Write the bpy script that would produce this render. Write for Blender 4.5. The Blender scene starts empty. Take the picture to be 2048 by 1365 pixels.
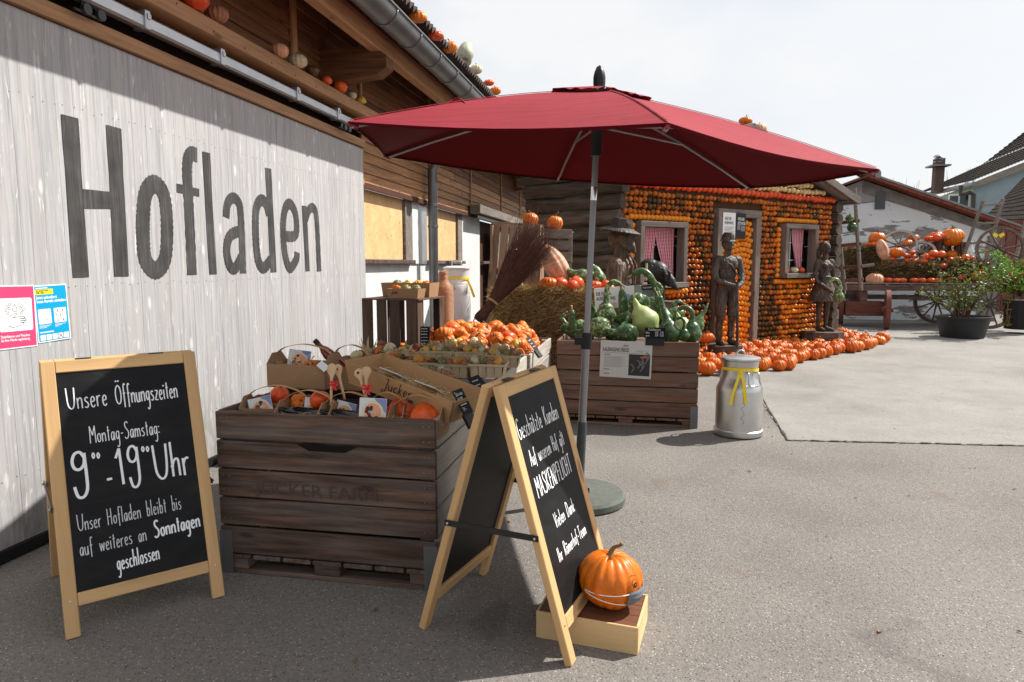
import bpy, math, random
from mathutils import Vector as V, Matrix, noise
R = math.radians
random.seed(7)
SC = bpy.context.scene
COL = SC.collection

# ------------------------------------------------------------------ camera, sky, sun, exposure
CAM_H = 1.5
cam_d = bpy.data.cameras.new('camera'); cam_d.lens = 24; cam_d.sensor_width = 36; cam_d.clip_start = 0.05; cam_d.clip_end = 900
cam = bpy.data.objects.new('camera', cam_d); COL.objects.link(cam); SC.camera = cam
cam.location = (0, 0, CAM_H); cam.rotation_euler = (R(90 - 6.437), 0, R(10.96))
SUN_EL, SUN_AZ = R(46.5), R(57)
wd = bpy.data.worlds.new('World'); SC.world = wd; wd.use_nodes = True
nt = wd.node_tree; N = nt.nodes; L = nt.links
bg = N['Background']
sky = N.new('ShaderNodeTexSky'); sky.sky_type = 'NISHITA'; sky.sun_disc = False
sky.sun_elevation = SUN_EL; sky.sun_rotation = SUN_AZ; sky.air_density = 1.0; sky.dust_density = 2.5
tc = N.new('ShaderNodeTexCoord')
mp = N.new('ShaderNodeMapping'); mp.inputs['Scale'].default_value = (1.0, 1.0, 2.2); mp.inputs['Location'].default_value = (3.3, 1.2, 0.3)
nz = N.new('ShaderNodeTexNoise'); nz.inputs['Scale'].default_value = 2.0; nz.inputs['Detail'].default_value = 7; nz.inputs['Roughness'].default_value = 0.5
rp = N.new('ShaderNodeValToRGB'); rp.color_ramp.elements[0].position = 0.34; rp.color_ramp.elements[0].color = (0.50, 0.50, 0.50, 1)
rp.color_ramp.elements[1].position = 0.62; rp.color_ramp.elements[1].color = (0.97, 0.97, 0.97, 1)
mx = N.new('ShaderNodeMixRGB'); mx.inputs[2].default_value = (6.5, 6.55, 6.62, 1)
L.new(tc.outputs['Generated'], mp.inputs[0]); L.new(mp.outputs[0], nz.inputs['Vector']); L.new(nz.outputs['Fac'], rp.inputs[0])
L.new(rp.outputs[0], mx.inputs[0]); L.new(sky.outputs[0], mx.inputs[1]); L.new(mx.outputs[0], bg.inputs[0])
bg.inputs[1].default_value = 0.10
sun_d = bpy.data.lights.new('sun', 'SUN'); sun_d.energy = 5.0; sun_d.angle = R(0.55); sun_d.color = (1.0, 0.955, 0.89)
sun = bpy.data.objects.new('sun', sun_d); COL.objects.link(sun)
SV = V((math.sin(SUN_AZ) * math.cos(SUN_EL), math.cos(SUN_AZ) * math.cos(SUN_EL), math.sin(SUN_EL)))
sun.rotation_euler = SV.to_track_quat('Z', 'Y').to_euler(); sun.location = SV * 40
vs = SC.view_settings; vs.view_transform = 'Standard'; vs.look = 'None'; vs.gamma = 1; vs.use_curve_mapping = False; vs.exposure = 0.54
SC.cycles.max_bounces = 6; SC.cycles.diffuse_bounces = 3; SC.cycles.glossy_bounces = 3; SC.cycles.transparent_max_bounces = 8

# ------------------------------------------------------------------ measuring: a pixel of the 2048x1365 photograph to a point on a real plane
_F = 1365.0; _p = math.atan(154 / _F); _a = R(10.96)
_fw = V((-math.sin(_a) * math.cos(_p), math.cos(_a) * math.cos(_p), -math.sin(_p))); _rt = V((math.cos(_a), math.sin(_a), 0)); _up = _rt.cross(_fw)
def ray(x, y): return _fw + _rt * ((x - 1024) / _F) + _up * (-(y - 682.5) / _F)
_C = V((0, 0, CAM_H))
def G(x, y, z=0): d = ray(x, y); return _C + d * ((z - CAM_H) / d.z)
def PX(x, y, X): d = ray(x, y); return _C + d * (X / d.x)
def PY(x, y, Y): d = ray(x, y); return _C + d * (Y / d.y)

# ------------------------------------------------------------------ objects, parts, copies
LM = {}
def link(o, parent=None, M=None):
    COL.objects.link(o)
    M = M if M is not None else Matrix.Identity(4)
    LM[o.name] = M
    if parent is not None:
        o.parent = parent; o.matrix_basis = LM[parent.name].inverted() @ M
    else: o.matrix_basis = M
    return o
def tag(o, label=None, cat=None, group=None, kind=None):
    if label: o['label'] = label
    if cat: o['category'] = cat
    if group: o['group'] = group
    if kind: o['kind'] = kind
    return o
def thing(name, label, cat, loc=(0, 0, 0), rz=0, group=None):
    o = bpy.data.objects.new(name, None); o.empty_display_size = 0.1
    link(o, None, Matrix.Translation(V(loc)) @ Matrix.Rotation(rz, 4, 'Z'))
    return tag(o, label, cat, group)
def dup(root, M, label=None, group=None, cat=None):
    def rec(o, par):
        c = o.copy(); COL.objects.link(c)
        if par is not None: c.parent = par
        for ch in o.children: rec(ch, c)
        return c
    c = rec(root, None); c.matrix_basis = M; LM[c.name] = M
    if label: c['label'] = label
    if group: c['group'] = group
    if cat: c['category'] = cat
    return c
def TRS(loc, rx=0, ry=0, rz=0, s=1):
    s = s if hasattr(s, '__len__') else (s, s, s)
    return Matrix.Translation(V(loc)) @ Matrix.Rotation(rz, 4, 'Z') @ Matrix.Rotation(ry, 4, 'Y') @ Matrix.Rotation(rx, 4, 'X') @ Matrix.Diagonal((*s, 1))
def axes(o, x, y, z):
    M = Matrix.Identity(4)
    for i, a in enumerate((x, y, z, o)):
        for k in range(3): M[k][i] = a[k]
    return M
def frame(p, xdir, up=(0, 0, 1)):
    x = V(xdir).normalized(); u = V(up); y = u.cross(x)
    if y.length < 1e-5: y = V((0, 1, 0)).cross(x)
    y.normalize(); z = x.cross(y); return axes(V(p), x, y, z)

class MB:
    def __init__(s): s.v = []; s.f = []; s.m = []; s.mi = 0
    def add(s, vs, fs):
        b = len(s.v); s.v += [tuple(q) for q in vs]; s.f += [tuple(i + b for i in f) for f in fs]; s.m += [s.mi] * len(fs)
    def box(s, c, size, M=None, b=0):
        hx, hy, hz = size[0] / 2, size[1] / 2, size[2] / 2
        c = V(c)
        if b <= 0:
            vs = [V((x * hx, y * hy, z * hz)) for x in (-1, 1) for y in (-1, 1) for z in (-1, 1)]
            fs = [(0, 1, 3, 2), (4, 6, 7, 5), (0, 4, 5, 1), (2, 3, 7, 6), (0, 2, 6, 4), (1, 5, 7, 3)]
        else:
            b = min(b, hx * .45, hy * .45, hz * .45); vs = []; ids = {}
            for x in (-1, 1):
                for y in (-1, 1):
                    for z in (-1, 1):
                        for ax in range(3):
                            q = [x * (hx - b), y * (hy - b), z * (hz - b)]; q[ax] = (x * hx, y * hy, z * hz)[ax]
                            ids[(x, y, z, ax)] = len(vs); vs.append(V(q))
            fs = []
            for ax in range(3):
                o = [k for k in range(3) if k != ax]
                for sg in (-1, 1):
                    q = []
                    for u, w in ((-1, -1), (1, -1), (1, 1), (-1, 1)):
                        t = [0, 0, 0]; t[ax] = sg; t[o[0]] = u; t[o[1]] = w; q.append(ids[(*t, ax)])
                    if (sg > 0) == (ax == 1): q = q[::-1]
                    fs.append(tuple(q))
            for ax in range(3):
                o = [k for k in range(3) if k != ax]
                for u in (-1, 1):
                    for w in (-1, 1):
                        t0 = [0, 0, 0]; t0[o[0]] = u; t0[o[1]] = w; t0[ax] = -1; t1 = list(t0); t1[ax] = 1
                        q = [ids[(*t0, o[0])], ids[(*t1, o[0])], ids[(*t1, o[1])], ids[(*t0, o[1])]]
                        n = (vs[q[1]] - vs[q[0]]).cross(vs[q[2]] - vs[q[0]])
                        if n.dot(vs[q[0]]) < 0: q = q[::-1]
                        fs.append(tuple(q))
            for x in (-1, 1):
                for y in (-1, 1):
                    for z in (-1, 1):
                        q = [ids[(x, y, z, k)] for k in range(3)]
                        n = (vs[q[1]] - vs[q[0]]).cross(vs[q[2]] - vs[q[0]])
                        if n.dot(vs[q[0]]) < 0: q = q[::-1]
                        fs.append(tuple(q))
        if M is not None: vs = [M @ (q + c) for q in vs]
        else: vs = [q + c for q in vs]
        s.add(vs, fs); return s
    def bar(s, p0, p1, w, t, up=(0, 0, 1), b=0):
        p0, p1 = V(p0), V(p1); d = p1 - p0
        return s.box((0, 0, 0), (d.length, w, t), frame((p0 + p1) / 2, d, up), b)
    def tube(s, pts, rad, n=8, cap=True, sq=1):
        pts = [V(p) for p in pts]; m = len(pts)
        if not hasattr(rad, '__len__'): rad = [rad] * m
        if len(rad) != m: k_ = (len(rad) - 1) / (m - 1); rad = [rad[int(i * k_)] + (rad[min(int(i * k_) + 1, len(rad) - 1)] - rad[int(i * k_)]) * (i * k_ - int(i * k_)) for i in range(m)]
        vs = []; pu = None
        for i, p in enumerate(pts):
            d = (pts[min(i + 1, m - 1)] - pts[max(i - 1, 0)]).normalized()
            if pu is None:
                pu = V((0, 0, 1)) if abs(d.z) < .9 else V((1, 0, 0))
            a = (pu - d * pu.dot(d)).normalized(); bb = d.cross(a); pu = a
            for k in range(n):
                t = 2 * math.pi * k / n
                vs.append(p + (a * math.cos(t) + bb * math.sin(t) * sq) * rad[i])
        fs = [(i * n + k, i * n + (k + 1) % n, (i + 1) * n + (k + 1) % n, (i + 1) * n + k) for i in range(m - 1) for k in range(n)]
        if cap: fs += [tuple(range(n))[::-1], tuple(range((m - 1) * n, m * n))]
        s.add(vs, fs); return s
    def lathe(s, prof, n=24, c=(0, 0, 0), M=None, fr=None):
        c = V(c); vs = []; m = len(prof)
        for r, z in prof:
            for k in range(n):
                t = 2 * math.pi * k / n; q = V((r * math.cos(t), r * math.sin(t), z)) + c
                vs.append(M @ q if M else q)
        fs = [(i * n + k, i * n + (k + 1) % n, (i + 1) * n + (k + 1) % n, (i + 1) * n + k) for i in range(m - 1) for k in range(n)]
        if prof[0][0] > 1e-4: fs.append(tuple(range(n))[::-1])
        if prof[-1][0] > 1e-4: fs.append(tuple(range((m - 1) * n, m * n)))
        s.add(vs, fs); return s
    def ell(s, c, r, nu=10, nv=7, M=None):
        r = r if hasattr(r, '__len__') else (r, r, r); c = V(c); vs = [V((0, 0, -r[2])) ]
        for j in range(1, nv):
            ph = -math.pi / 2 + math.pi * j / nv
            for k in range(nu):
                t = 2 * math.pi * k / nu; vs.append(V((r[0] * math.cos(ph) * math.cos(t), r[1] * math.cos(ph) * math.sin(t), r[2] * math.sin(ph))))
        vs.append(V((0, 0, r[2]))); e = len(vs) - 1
        fs = [(0, 1 + (k + 1) % nu, 1 + k) for k in range(nu)]
        for j in range(nv - 2):
            for k in range(nu): a = 1 + j * nu; fs.append((a + k, a + (k + 1) % nu, a + nu + (k + 1) % nu, a + nu + k))
        a = 1 + (nv - 2) * nu; fs += [(a + k, a + (k + 1) % nu, e) for k in range(nu)]
        vs = [(M @ q if M else q) + c for q in vs]; s.add(vs, fs); return s
    def poly(s, pts, th=None, nrm=None):
        n = len(pts); pts = [V(p) for p in pts]
        if not th: s.add(pts, [tuple(range(n))]); return s
        nn = V(nrm).normalized() * th
        s.add(pts + [p - nn for p in pts], [tuple(range(n)), tuple(range(2 * n - 1, n - 1, -1))] + [(k, n + k, n + (k + 1) % n, (k + 1) % n) for k in range(n)])
        return s
    def ribbon(s, pts, w, z=0.0, taper=0):
        P = [V((p[0], p[1])) for p in pts]; m = len(P)
        if m < 2: return s
        L_, R_ = [], []
        for i in range(m):
            d = (P[min(i + 1, m - 1)] - P[max(i - 1, 0)])
            if d.length < 1e-9: d = V((1, 0))
            d.normalize(); nn = V((-d.y, d.x)); h = w / 2
            if taper: h *= 1 - taper * abs(2 * i / (m - 1) - 1) ** 3
            L_.append(P[i] + nn * h); R_.append(P[i] - nn * h)
        vs = [(q.x, q.y, z + j * 1.5e-6) for j, q in enumerate(R_)] + [(q.x, q.y, z + j * 1.5e-6) for j, q in enumerate(L_)]
        s.add(vs, [(i, i + 1, m + i + 1, m + i) for i in range(m - 1)]); return s
    def mesh(s, name, mats, smooth=False):
        me = bpy.data.meshes.new(name); me.from_pydata(s.v, [], s.f)
        for m in (mats if isinstance(mats, (list, tuple)) else [mats]): me.materials.append(m)
        if isinstance(mats, (list, tuple)) and len(mats) > 1: me.polygons.foreach_set('material_index', s.m)
        if smooth:
            me.polygons.foreach_set('use_smooth', [True] * len(me.polygons))
            if smooth != True: me.set_sharp_from_angle(angle=R(smooth))
        me.update(); return me
    def build(s, name, mats, parent=None, M=None, smooth=False):
        return link(bpy.data.objects.new(name, s.mesh(name, mats, smooth)), parent, M)
def inst(name, me, parent=None, M=None): return link(bpy.data.objects.new(name, me), parent, M)

_pc = {}
def plank(name, p0, p1, w, t, mat, parent=None, up=(0, 0, 1), b=.003, warp=0):
    """one board: local X along its length, w across (in the plane normal to up), t thick along up"""
    p0, p1 = V(p0), V(p1); d = p1 - p0; Lk = round(d.length, 3)
    key = (Lk, round(w, 3), round(t, 3), mat.name, b)
    if key not in _pc: _pc[key] = MB().box((0, 0, 0), (Lk, w, t), b=b).mesh('board', mat)
    M = frame((p0 + p1) / 2, d, up)
    if warp: M = M @ Matrix.Rotation(random.uniform(-warp, warp), 4, 'X') @ Matrix.Rotation(random.uniform(-warp, warp) * .15, 4, 'Z')
    return inst(name, _pc[key], parent, M)

# ------------------------------------------------------------------ materials
def mat_base(name, rough=.6, spec=.3, metal=0):
    m = bpy.data.materials.new(name); m.use_nodes = True; b = m.node_tree.nodes['Principled BSDF']
    b.inputs['Roughness'].default_value = rough; b.inputs['Specular IOR Level'].default_value = spec; b.inputs['Metallic'].default_value = metal
    return m, m.node_tree, b
def nd(t, kind, **kw):
    n = t.nodes.new('ShaderNode' + kind)
    for k, v in kw.items():
        if k in n.inputs: n.inputs[k].default_value = v
        else: setattr(n, k, v)
    return n
def ramp(t, fac, stops):
    r = t.nodes.new('ShaderNodeValToRGB'); e = r.color_ramp.elements
    while len(e) < len(stops): e.new(0.5)
    for i, (p, c) in enumerate(stops):
        e[i].position = p; e[i].color = (*c, 1) if hasattr(c, '__len__') else (c, c, c, 1)
    t.links.new(fac, r.inputs[0]); return r.outputs[0]
def mix(t, fac, a, b, mode='MIX'):
    m = t.nodes.new('ShaderNodeMixRGB'); m.blend_type = mode
    for i, v in enumerate((fac, a, b)):
        if isinstance(v, bpy.types.NodeSocket): t.links.new(v, m.inputs[i])
        elif i == 0: m.inputs[0].default_value = v
        else: m.inputs[i].default_value = (*v, 1) if hasattr(v, '__len__') else (v, v, v, 1)
    return m.outputs[0]
def coords(t, scale=(1, 1, 1), rand=True, kind='Object', island=False):
    tc = nd(t, 'TexCoord'); src = tc.outputs[kind]
    if rand:
        oi = nd(t, 'ObjectInfo'); mul = nd(t, 'VectorMath', operation='SCALE'); cx = nd(t, 'CombineXYZ')
        for k in range(3): t.links.new(oi.outputs['Random'], cx.inputs[k])
        t.links.new(cx.outputs[0], mul.inputs[0]); mul.inputs['Scale'].default_value = 37.0
        ad = nd(t, 'VectorMath', operation='ADD'); t.links.new(src, ad.inputs[0]); t.links.new(mul.outputs[0], ad.inputs[1]); src = ad.outputs[0]
    mp = nd(t, 'Mapping'); mp.inputs['Scale'].default_value = scale; t.links.new(src, mp.inputs[0]); return mp.outputs[0]
def noi(t, vec, scale, detail=4, rough=.55, dist=0):
    n = nd(t, 'TexNoise'); n.inputs['Scale'].default_value = scale; n.inputs['Detail'].default_value = detail
    n.inputs['Roughness'].default_value = rough; n.inputs['Distortion'].default_value = dist
    t.links.new(vec, n.inputs['Vector']); return n.outputs['Fac']
def bump(t, b, h, strength=.3, dist=.01):
    n = nd(t, 'Bump'); n.inputs['Strength'].default_value = strength; n.inputs['Distance'].default_value = dist
    t.links.new(h, n.inputs['Height']); t.links.new(n.outputs[0], b.inputs['Normal'])
def rnd(t, island=False):
    if island: return nd(t, 'NewGeometry').outputs['Random Per Island']
    return nd(t, 'ObjectInfo').outputs['Random']
def sc(c, k): return tuple(min(1, x * k) for x in c)

def wood(name, c, dark=.55, light=1.25, rough=.7, grain=1.0, var=.25, knots=True, grey=0, bs=.35, spec=.25):
    m, t, b = mat_base(name, rough, spec)
    v = coords(t, (1.6 * grain, 26 * grain, 26 * grain))
    g = noi(t, v, 1.3, 5, .6, .6)
    col = ramp(t, g, [(.25, sc(c, dark)), (.5, c), (.75, sc(c, light))])
    v2 = coords(t, (.7, 3, 3)); g2 = noi(t, v2, 1.5, 3)
    col = mix(t, .5, col, ramp(t, g2, [(.3, .62), (.7, 1.15)]), 'MULTIPLY')
    if grey:
        g3 = noi(t, coords(t, (.9, 6, 6)), 2.2, 4, .6)
        col = mix(t, ramp(t, g3, [(.4, 0), (.72, grey)]), col, (.30, .29, .28))
    col = mix(t, 1, col, ramp(t, rnd(t), [(0, 1 - var), (1, 1 + var * .6)]), 'MULTIPLY')
    if knots:
        vo = nd(t, 'TexVoronoi'); t.links.new(coords(t, (2.2, 7, 7)), vo.inputs['Vector']); vo.inputs['Scale'].default_value = .9
        k = ramp(t, vo.outputs['Distance'], [(.0, 1), (.10, .55), (.13, 0)])
        col = mix(t, k, col, sc(c, .33))
    t.links.new(col, b.inputs['Base Color'])
    bump(t, b, g, bs, .004); return m
def plain(name, c, rough=.6, var=.12, scale=14, metal=0, spec=.3, bs=.12, bd=.003, obvar=0):
    m, t, b = mat_base(name, rough, spec, metal)
    g = noi(t, coords(t), scale, 4)
    col = ramp(t, g, [(.3, sc(c, 1 - var)), (.7, sc(c, 1 + var))])
    if obvar: col = mix(t, 1, col, ramp(t, rnd(t), [(0, 1 - obvar), (1, 1 + obvar)]), 'MULTIPLY')
    t.links.new(col, b.inputs['Base Color']); 
    if bs: bump(t, b, g, bs, bd)
    return m
def flat(name, c, rough=.6, spec=.3, metal=0):
    m, t, b = mat_base(name, rough, spec, metal); b.inputs['Base Color'].default_value = (*c, 1); return m
def skin(name, c1, c2, rough=.36, scale=3, blotch=None, bth=.5, bsz=4, spec=.45, island=False, bs=.15, bsc=25):
    """squash skin: colour varies from one to the next and over each"""
    m, t, b = mat_base(name, rough, spec)
    r = rnd(t, island); base = mix(t, r, c1, c2); v = coords(t)
    g = noi(t, v, scale, 4); col = mix(t, 1, base, ramp(t, g, [(.3, .72), (.7, 1.12)]), 'MULTIPLY')
    if blotch:
        q = noi(t, v, bsz, 5, .6, .4); col = mix(t, ramp(t, q, [(bth - .05, 0), (bth + .06, 1)]), col, blotch)
    f = noi(t, v, 60, 2); col = mix(t, .35, col, ramp(t, f, [(.35, .75), (.6, 1.05)]), 'MULTIPLY')
    t.links.new(col, b.inputs['Base Color']); bump(t, b, noi(t, v, bsc, 3), bs, .004)
    b.inputs['Subsurface Weight'].default_value = 0.0
    return m

M_ = {}
M_['orange'] = skin('pumpkin_orange', (.64, .125, .005), (.76, .185, .007), .40, spec=.35)
M_['orange_floor'] = skin('pumpkin_deep_orange', (.60, .105, .008), (.74, .165, .010), .46, spec=.3)
M_['hokkaido'] = skin('squash_red_orange', (.72, .065, .012), (.84, .13, .016), .36)
M_['pale_orange'] = skin('pumpkin_pale_orange', (.70, .16, .014), (.82, .23, .022), .42, spec=.32)
M_['yellow'] = skin('gourd_yellow', (.80, .42, .03), (.85, .55, .10), .4)
M_['cream'] = skin('squash_cream', (.66, .56, .34), (.74, .66, .44), .5)
M_['pink'] = skin('squash_pink', (.62, .30, .17), (.72, .38, .22), .6, 4, (.50, .20, .10), .56, 7)
M_['nutmeg'] = skin('squash_brown_pink', (.34, .13, .06), (.42, .18, .09), .6)
M_['stripe'] = skin('gourd_striped', (.72, .42, .04), (.80, .50, .08), .4, 3, (.75, .13, .02), .52, 6)
M_['grey_green'] = skin('squash_grey_green', (.36, .38, .28), (.44, .45, .34), .6, 4, (.22, .25, .17), .55, 9)
M_['calabash'] = skin('gourd_dark_green', (.030, .075, .022), (.060, .125, .035), .34, 3, (.26, .34, .15), .61, 30)
M_['calabash_net'] = skin('gourd_netted_green', (.05, .11, .035), (.08, .15, .045), .36, 3, (.36, .44, .20), .55, 34)
M_['calabash_pale'] = skin('gourd_pale_green', (.42, .50, .18), (.50, .56, .24), .4, 2, (.34, .44, .15), .6, 5)
M_['green'] = skin('gourd_green', (.05, .10, .03), (.12, .16, .05), .4, 3, (.55, .45, .15), .55, 9)
M_['maroon'] = skin('gourd_maroon', (.20, .03, .02), (.32, .05, .03), .4)
M_['w_brown'] = skin('wall_squash_brown', (.36, .085, .008), (.74, .19, .010), .45, 9, (.045, .040, .012), .60, 7, .35, True, .1)
M_['w_green'] = skin('wall_squash_green', (.04, .038, .012), (.15, .065, .012), .42, 9, (.50, .14, .01), .63, 8, .35, True, .1)
M_['w_orange'] = skin('wall_squash_orange', (.84, .22, .008), (.92, .34, .015), .4, 6, None, .5, 4, .35, True, .1)
M_['w_red'] = skin('wall_squash_red', (.74, .060, .014), (.84, .12, .02), .36, 6, None, .5, 4, .4, True, .1)
M_['w_cream'] = skin('wall_squash_cream', (.72, .50, .20), (.80, .62, .32), .5, 6, None, .5, 4, .3, True, .1)
M_['stem'] = plain('dry_stem', (.20, .13, .055), .8, .3, 40, bs=.4)
M_['stem_grey'] = plain('corky_stem', (.33, .25, .15), .85, .3, 40, bs=.4)

M_['pine'] = wood('new_pine_wood', (.66, .41, .19), .88, 1.08, .5, 1.0, .06, True, 0, .10)
M_['pine_light'] = wood('light_box_wood', (.68, .47, .24), .85, 1.1, .6, 1.0, .08, True, 0, .12)
M_['crate'] = wood('dark_crate_wood', (.105, .062, .044), .25, 2.1, .72, 1.0, .28, True, .28, .45)
M_['crate_red'] = wood('reddish_crate_wood', (.190, .100, .066), .42, 1.5, .7, 1.0, .22, True, .22, .4)
M_['crate_grey'] = wood('weathered_crate_wood', (.27, .235, .205), .6, 1.3, .75, 1.0, .22, True, .3, .45)
M_['crate_pale'] = wood('bleached_crate_wood', (.40, .36, .31), .65, 1.25, .75, 1.0, .15, True, .2, .4)
M_['slatbox'] = wood('brown_fruit_crate_wood', (.095, .055, .038), .55, 1.4, .75, 1.0, .3, True, .1, .4)
M_['slatlight'] = wood('old_fruit_crate_wood', (.30, .18, .11), .6, 1.3, .75, 1.0, .25, True, .2, .4)
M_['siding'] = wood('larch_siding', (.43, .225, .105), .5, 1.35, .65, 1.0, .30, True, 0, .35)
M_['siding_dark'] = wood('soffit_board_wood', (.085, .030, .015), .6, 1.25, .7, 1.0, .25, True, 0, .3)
M_['siding_up'] = wood('shaded_larch_siding', (.20, .088, .040), .42, 1.4, .7, 1.0, .30, True, 0, .4)  # darker copy of the larch siding, with the eave shade put into its colour
M_['beam'] = wood('larch_beam', (.44, .24, .12), .65, 1.25, .6, 1.0, .12, True, 0, .25)
M_['ply'] = wood('spruce_panel', (.78, .50, .24), .82, 1.12, .6, .7, .06, True, 0, .1)
M_['log'] = wood('old_log_wood', (.085, .058, .040), .5, 1.6, .85, .7, .3, True, .25, .7)
M_['oldwood'] = wood('grey_old_wood', (.20, .165, .14), .55, 1.45, .85, 1.0, .2, True, .35, .6)
M_['wagonwood'] = wood('wagon_wood', (.135, .075, .055), .5, 1.5, .8, 1.0, .25, True, .3, .5)
M_['wagonred'] = wood('wagon_red_wood', (.17, .055, .035), .5, 1.4, .75, 1.0, .2, False, .1, .4)
M_['statue'] = wood('carved_statue_wood', (.085, .064, .050), .45, 1.8, .62, .35, .1, False, .3, .6)
M_['cardboard'] = plain('brown_cardboard', (.36, .215, .115), .75, .06, 9, bs=.05)
M_['cardboard_in'] = plain('tan_cardboard', (.47, .275, .13), .72, .05, 9, bs=.05)
M_['chip'] = wood('wood_chip_strip', (.56, .44, .29), .8, 1.15, .7, 1.0, .15, False, 0, .2)
M_['chalkboard'] = plain('chalkboard_black', (.0095, .0095, .0105), .5, .15, 3, spec=.16, bs=.02)
def chalkb():
    m, t, b = mat_base('chalkboard_smeared', .5, .16); v = coords(t, (1.2, 3.5, 1)); g = noi(t, v, 2.2, 6, .65, 1.2)
    t.links.new(ramp(t, g, [(.42, (.0085, .0085, .0095)), (.62, (.014, .014, .015)), (.80, (.030, .030, .031))]), b.inputs['Base Color']); return m
M_['chalkboard'] = chalkb()
M_['chalk'] = flat('chalk_pen_white', (.86, .87, .89), .6)
M_['chalk_dim'] = flat('chalk_pen_thin', (.62, .63, .65), .6)
M_['black'] = flat('black_plastic', (.014, .014, .015), .4)
M_['blackmetal'] = flat('black_metal', (.012, .012, .013), .35, .5)
M_['screw'] = flat('zinc_screw', (.5, .5, .5), .35, .5, 1)
M_['alu'] = plain('brushed_aluminium', (.60, .60, .59), .36, .10, 5, 1.0, .5, .08)
M_['polegrey'] = flat('umbrella_pole_grey', (.27, .27, .28), .35, .5, .6)
M_['zinc'] = plain('grey_zinc', (.20, .205, .215), .42, .18, 4, .75, .5, .06)
M_['galv'] = plain('galvanised_steel', (.52, .53, .55), .38, .1, 6, .8, .5, .05)
M_['ribbon_y'] = flat('yellow_ribbon', (.90, .66, .01), .35, .5)
M_['ribbon_r'] = flat('red_ribbon', (.62, .010, .016), .35, .5)
M_['white'] = flat('white_print', (.82, .82, .82), .5)
M_['ink'] = flat('black_ink', (.02, .02, .022), .6)
M_['inkgrey'] = flat('grey_ink', (.22, .22, .23), .6)
M_['whitecan'] = plain('white_enamel', (.72, .70, .68), .4, .05, 4, bs=.02)
M_['wicker'] = plain('wicker_cane', (.46, .22, .11), .5, .3, 60, bs=.4)
M_['straw'] = plain('straw', (.42, .30, .13), .75, .4, 30, bs=0, obvar=.2)
M_['excelsior'] = plain('wood_wool', (.60, .44, .23), .7, .25, 40, bs=0)
M_['haybody'] = plain('hay_mass', (.22, .125, .058), .95, .75, 55, bs=1, bd=.03)
M_['twig'] = plain('birch_twig', (.095, .038, .026), .65, .35, 20, bs=.2)
M_['haydark'] = plain('old_dark_hay', (.045, .030, .018), .95, .8, 45, bs=1, bd=.03)
M_['soil'] = plain('dark_soil', (.03, .022, .016), .95, .4, 30, bs=.6)
M_['spoon'] = wood('spoon_wood', (.62, .42, .24), .9, 1.1, .5, 2, .05, False, 0, .05)
M_['glassdark'] = flat('dark_window_glass', (.02, .022, .025), .08, .6)

def asphalt():
    m, t, b = mat_base('asphalt_worn', .88, .2); v = coords(t, rand=False)
    a = noi(t, v, .35, 5, .6); f = mix(t, .5, noi(t, v, 42, 4, .75), noi(t, v, 110, 3, .7)); sp = nd(t, 'TexVoronoi'); t.links.new(v, sp.inputs['Vector']); sp.inputs['Scale'].default_value = 110
    col = ramp(t, a, [(.3, (.165, .150, .136)), (.55, (.195, .179, .164)), (.75, (.218, .202, .187))])
    col = mix(t, 1, col, ramp(t, f, [(.34, .62), (.50, 1.0), (.66, 1.30)]), 'MULTIPLY')
    pk = nd(t, 'SeparateColor'); t.links.new(sp.outputs['Color'], pk.inputs[0])
    st = nd(t, 'Math', operation='MULTIPLY'); t.links.new(ramp(t, pk.outputs[0], [(.86, 0), (.88, 1)]), st.inputs[0]); t.links.new(ramp(t, sp.outputs['Distance'], [(.22, 1), (.40, 0)]), st.inputs[1])
    col = mix(t, st.outputs[0], col, (.46, .43, .39))
    dk = nd(t, 'Math', operation='MULTIPLY'); t.links.new(ramp(t, pk.outputs[1], [(.86, 0), (.88, 1)]), dk.inputs[0]); t.links.new(ramp(t, sp.outputs['Distance'], [(.25, 1), (.45, 0)]), dk.inputs[1])
    col = mix(t, dk.outputs[0], col, (.045, .043, .042))
    s = noi(t, v, 1.7, 5, .65, .5); col = mix(t, ramp(t, s, [(.60, 0), (.74, .5)]), col, (.15, .085, .06))
    oi = noi(t, v, 1.15, 3, .5, 1.0); col = mix(t, ramp(t, oi, [(.66, 0), (.72, .38)]), col, (.075, .068, .062))
    pt = noi(t, v, .9, 3, .5, .2); col = mix(t, 1, col, ramp(t, pt, [(.36, .90), (.56, 1.04)]), 'MULTIPLY')
    vc = nd(t, 'TexVoronoi', feature='DISTANCE_TO_EDGE'); t.links.new(mix(t, .22, v, nd(t, 'TexNoise', Scale=1.3).outputs['Color']), vc.inputs['Vector']); vc.inputs['Scale'].default_value = .33
    ck = nd(t, 'Math', operation='MULTIPLY'); t.links.new(ramp(t, vc.outputs['Distance'], [(.001, 1), (.0035, 0)]), ck.inputs[0]); t.links.new(ramp(t, noi(t, v, .5, 2), [(.52, 0), (.6, .7)]), ck.inputs[1])
    t.links.new(col, b.inputs['Base Color'])
    bump(t, b, mix(t, .5, f, sp.outputs['Distance']), .75, .006); return m
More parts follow.
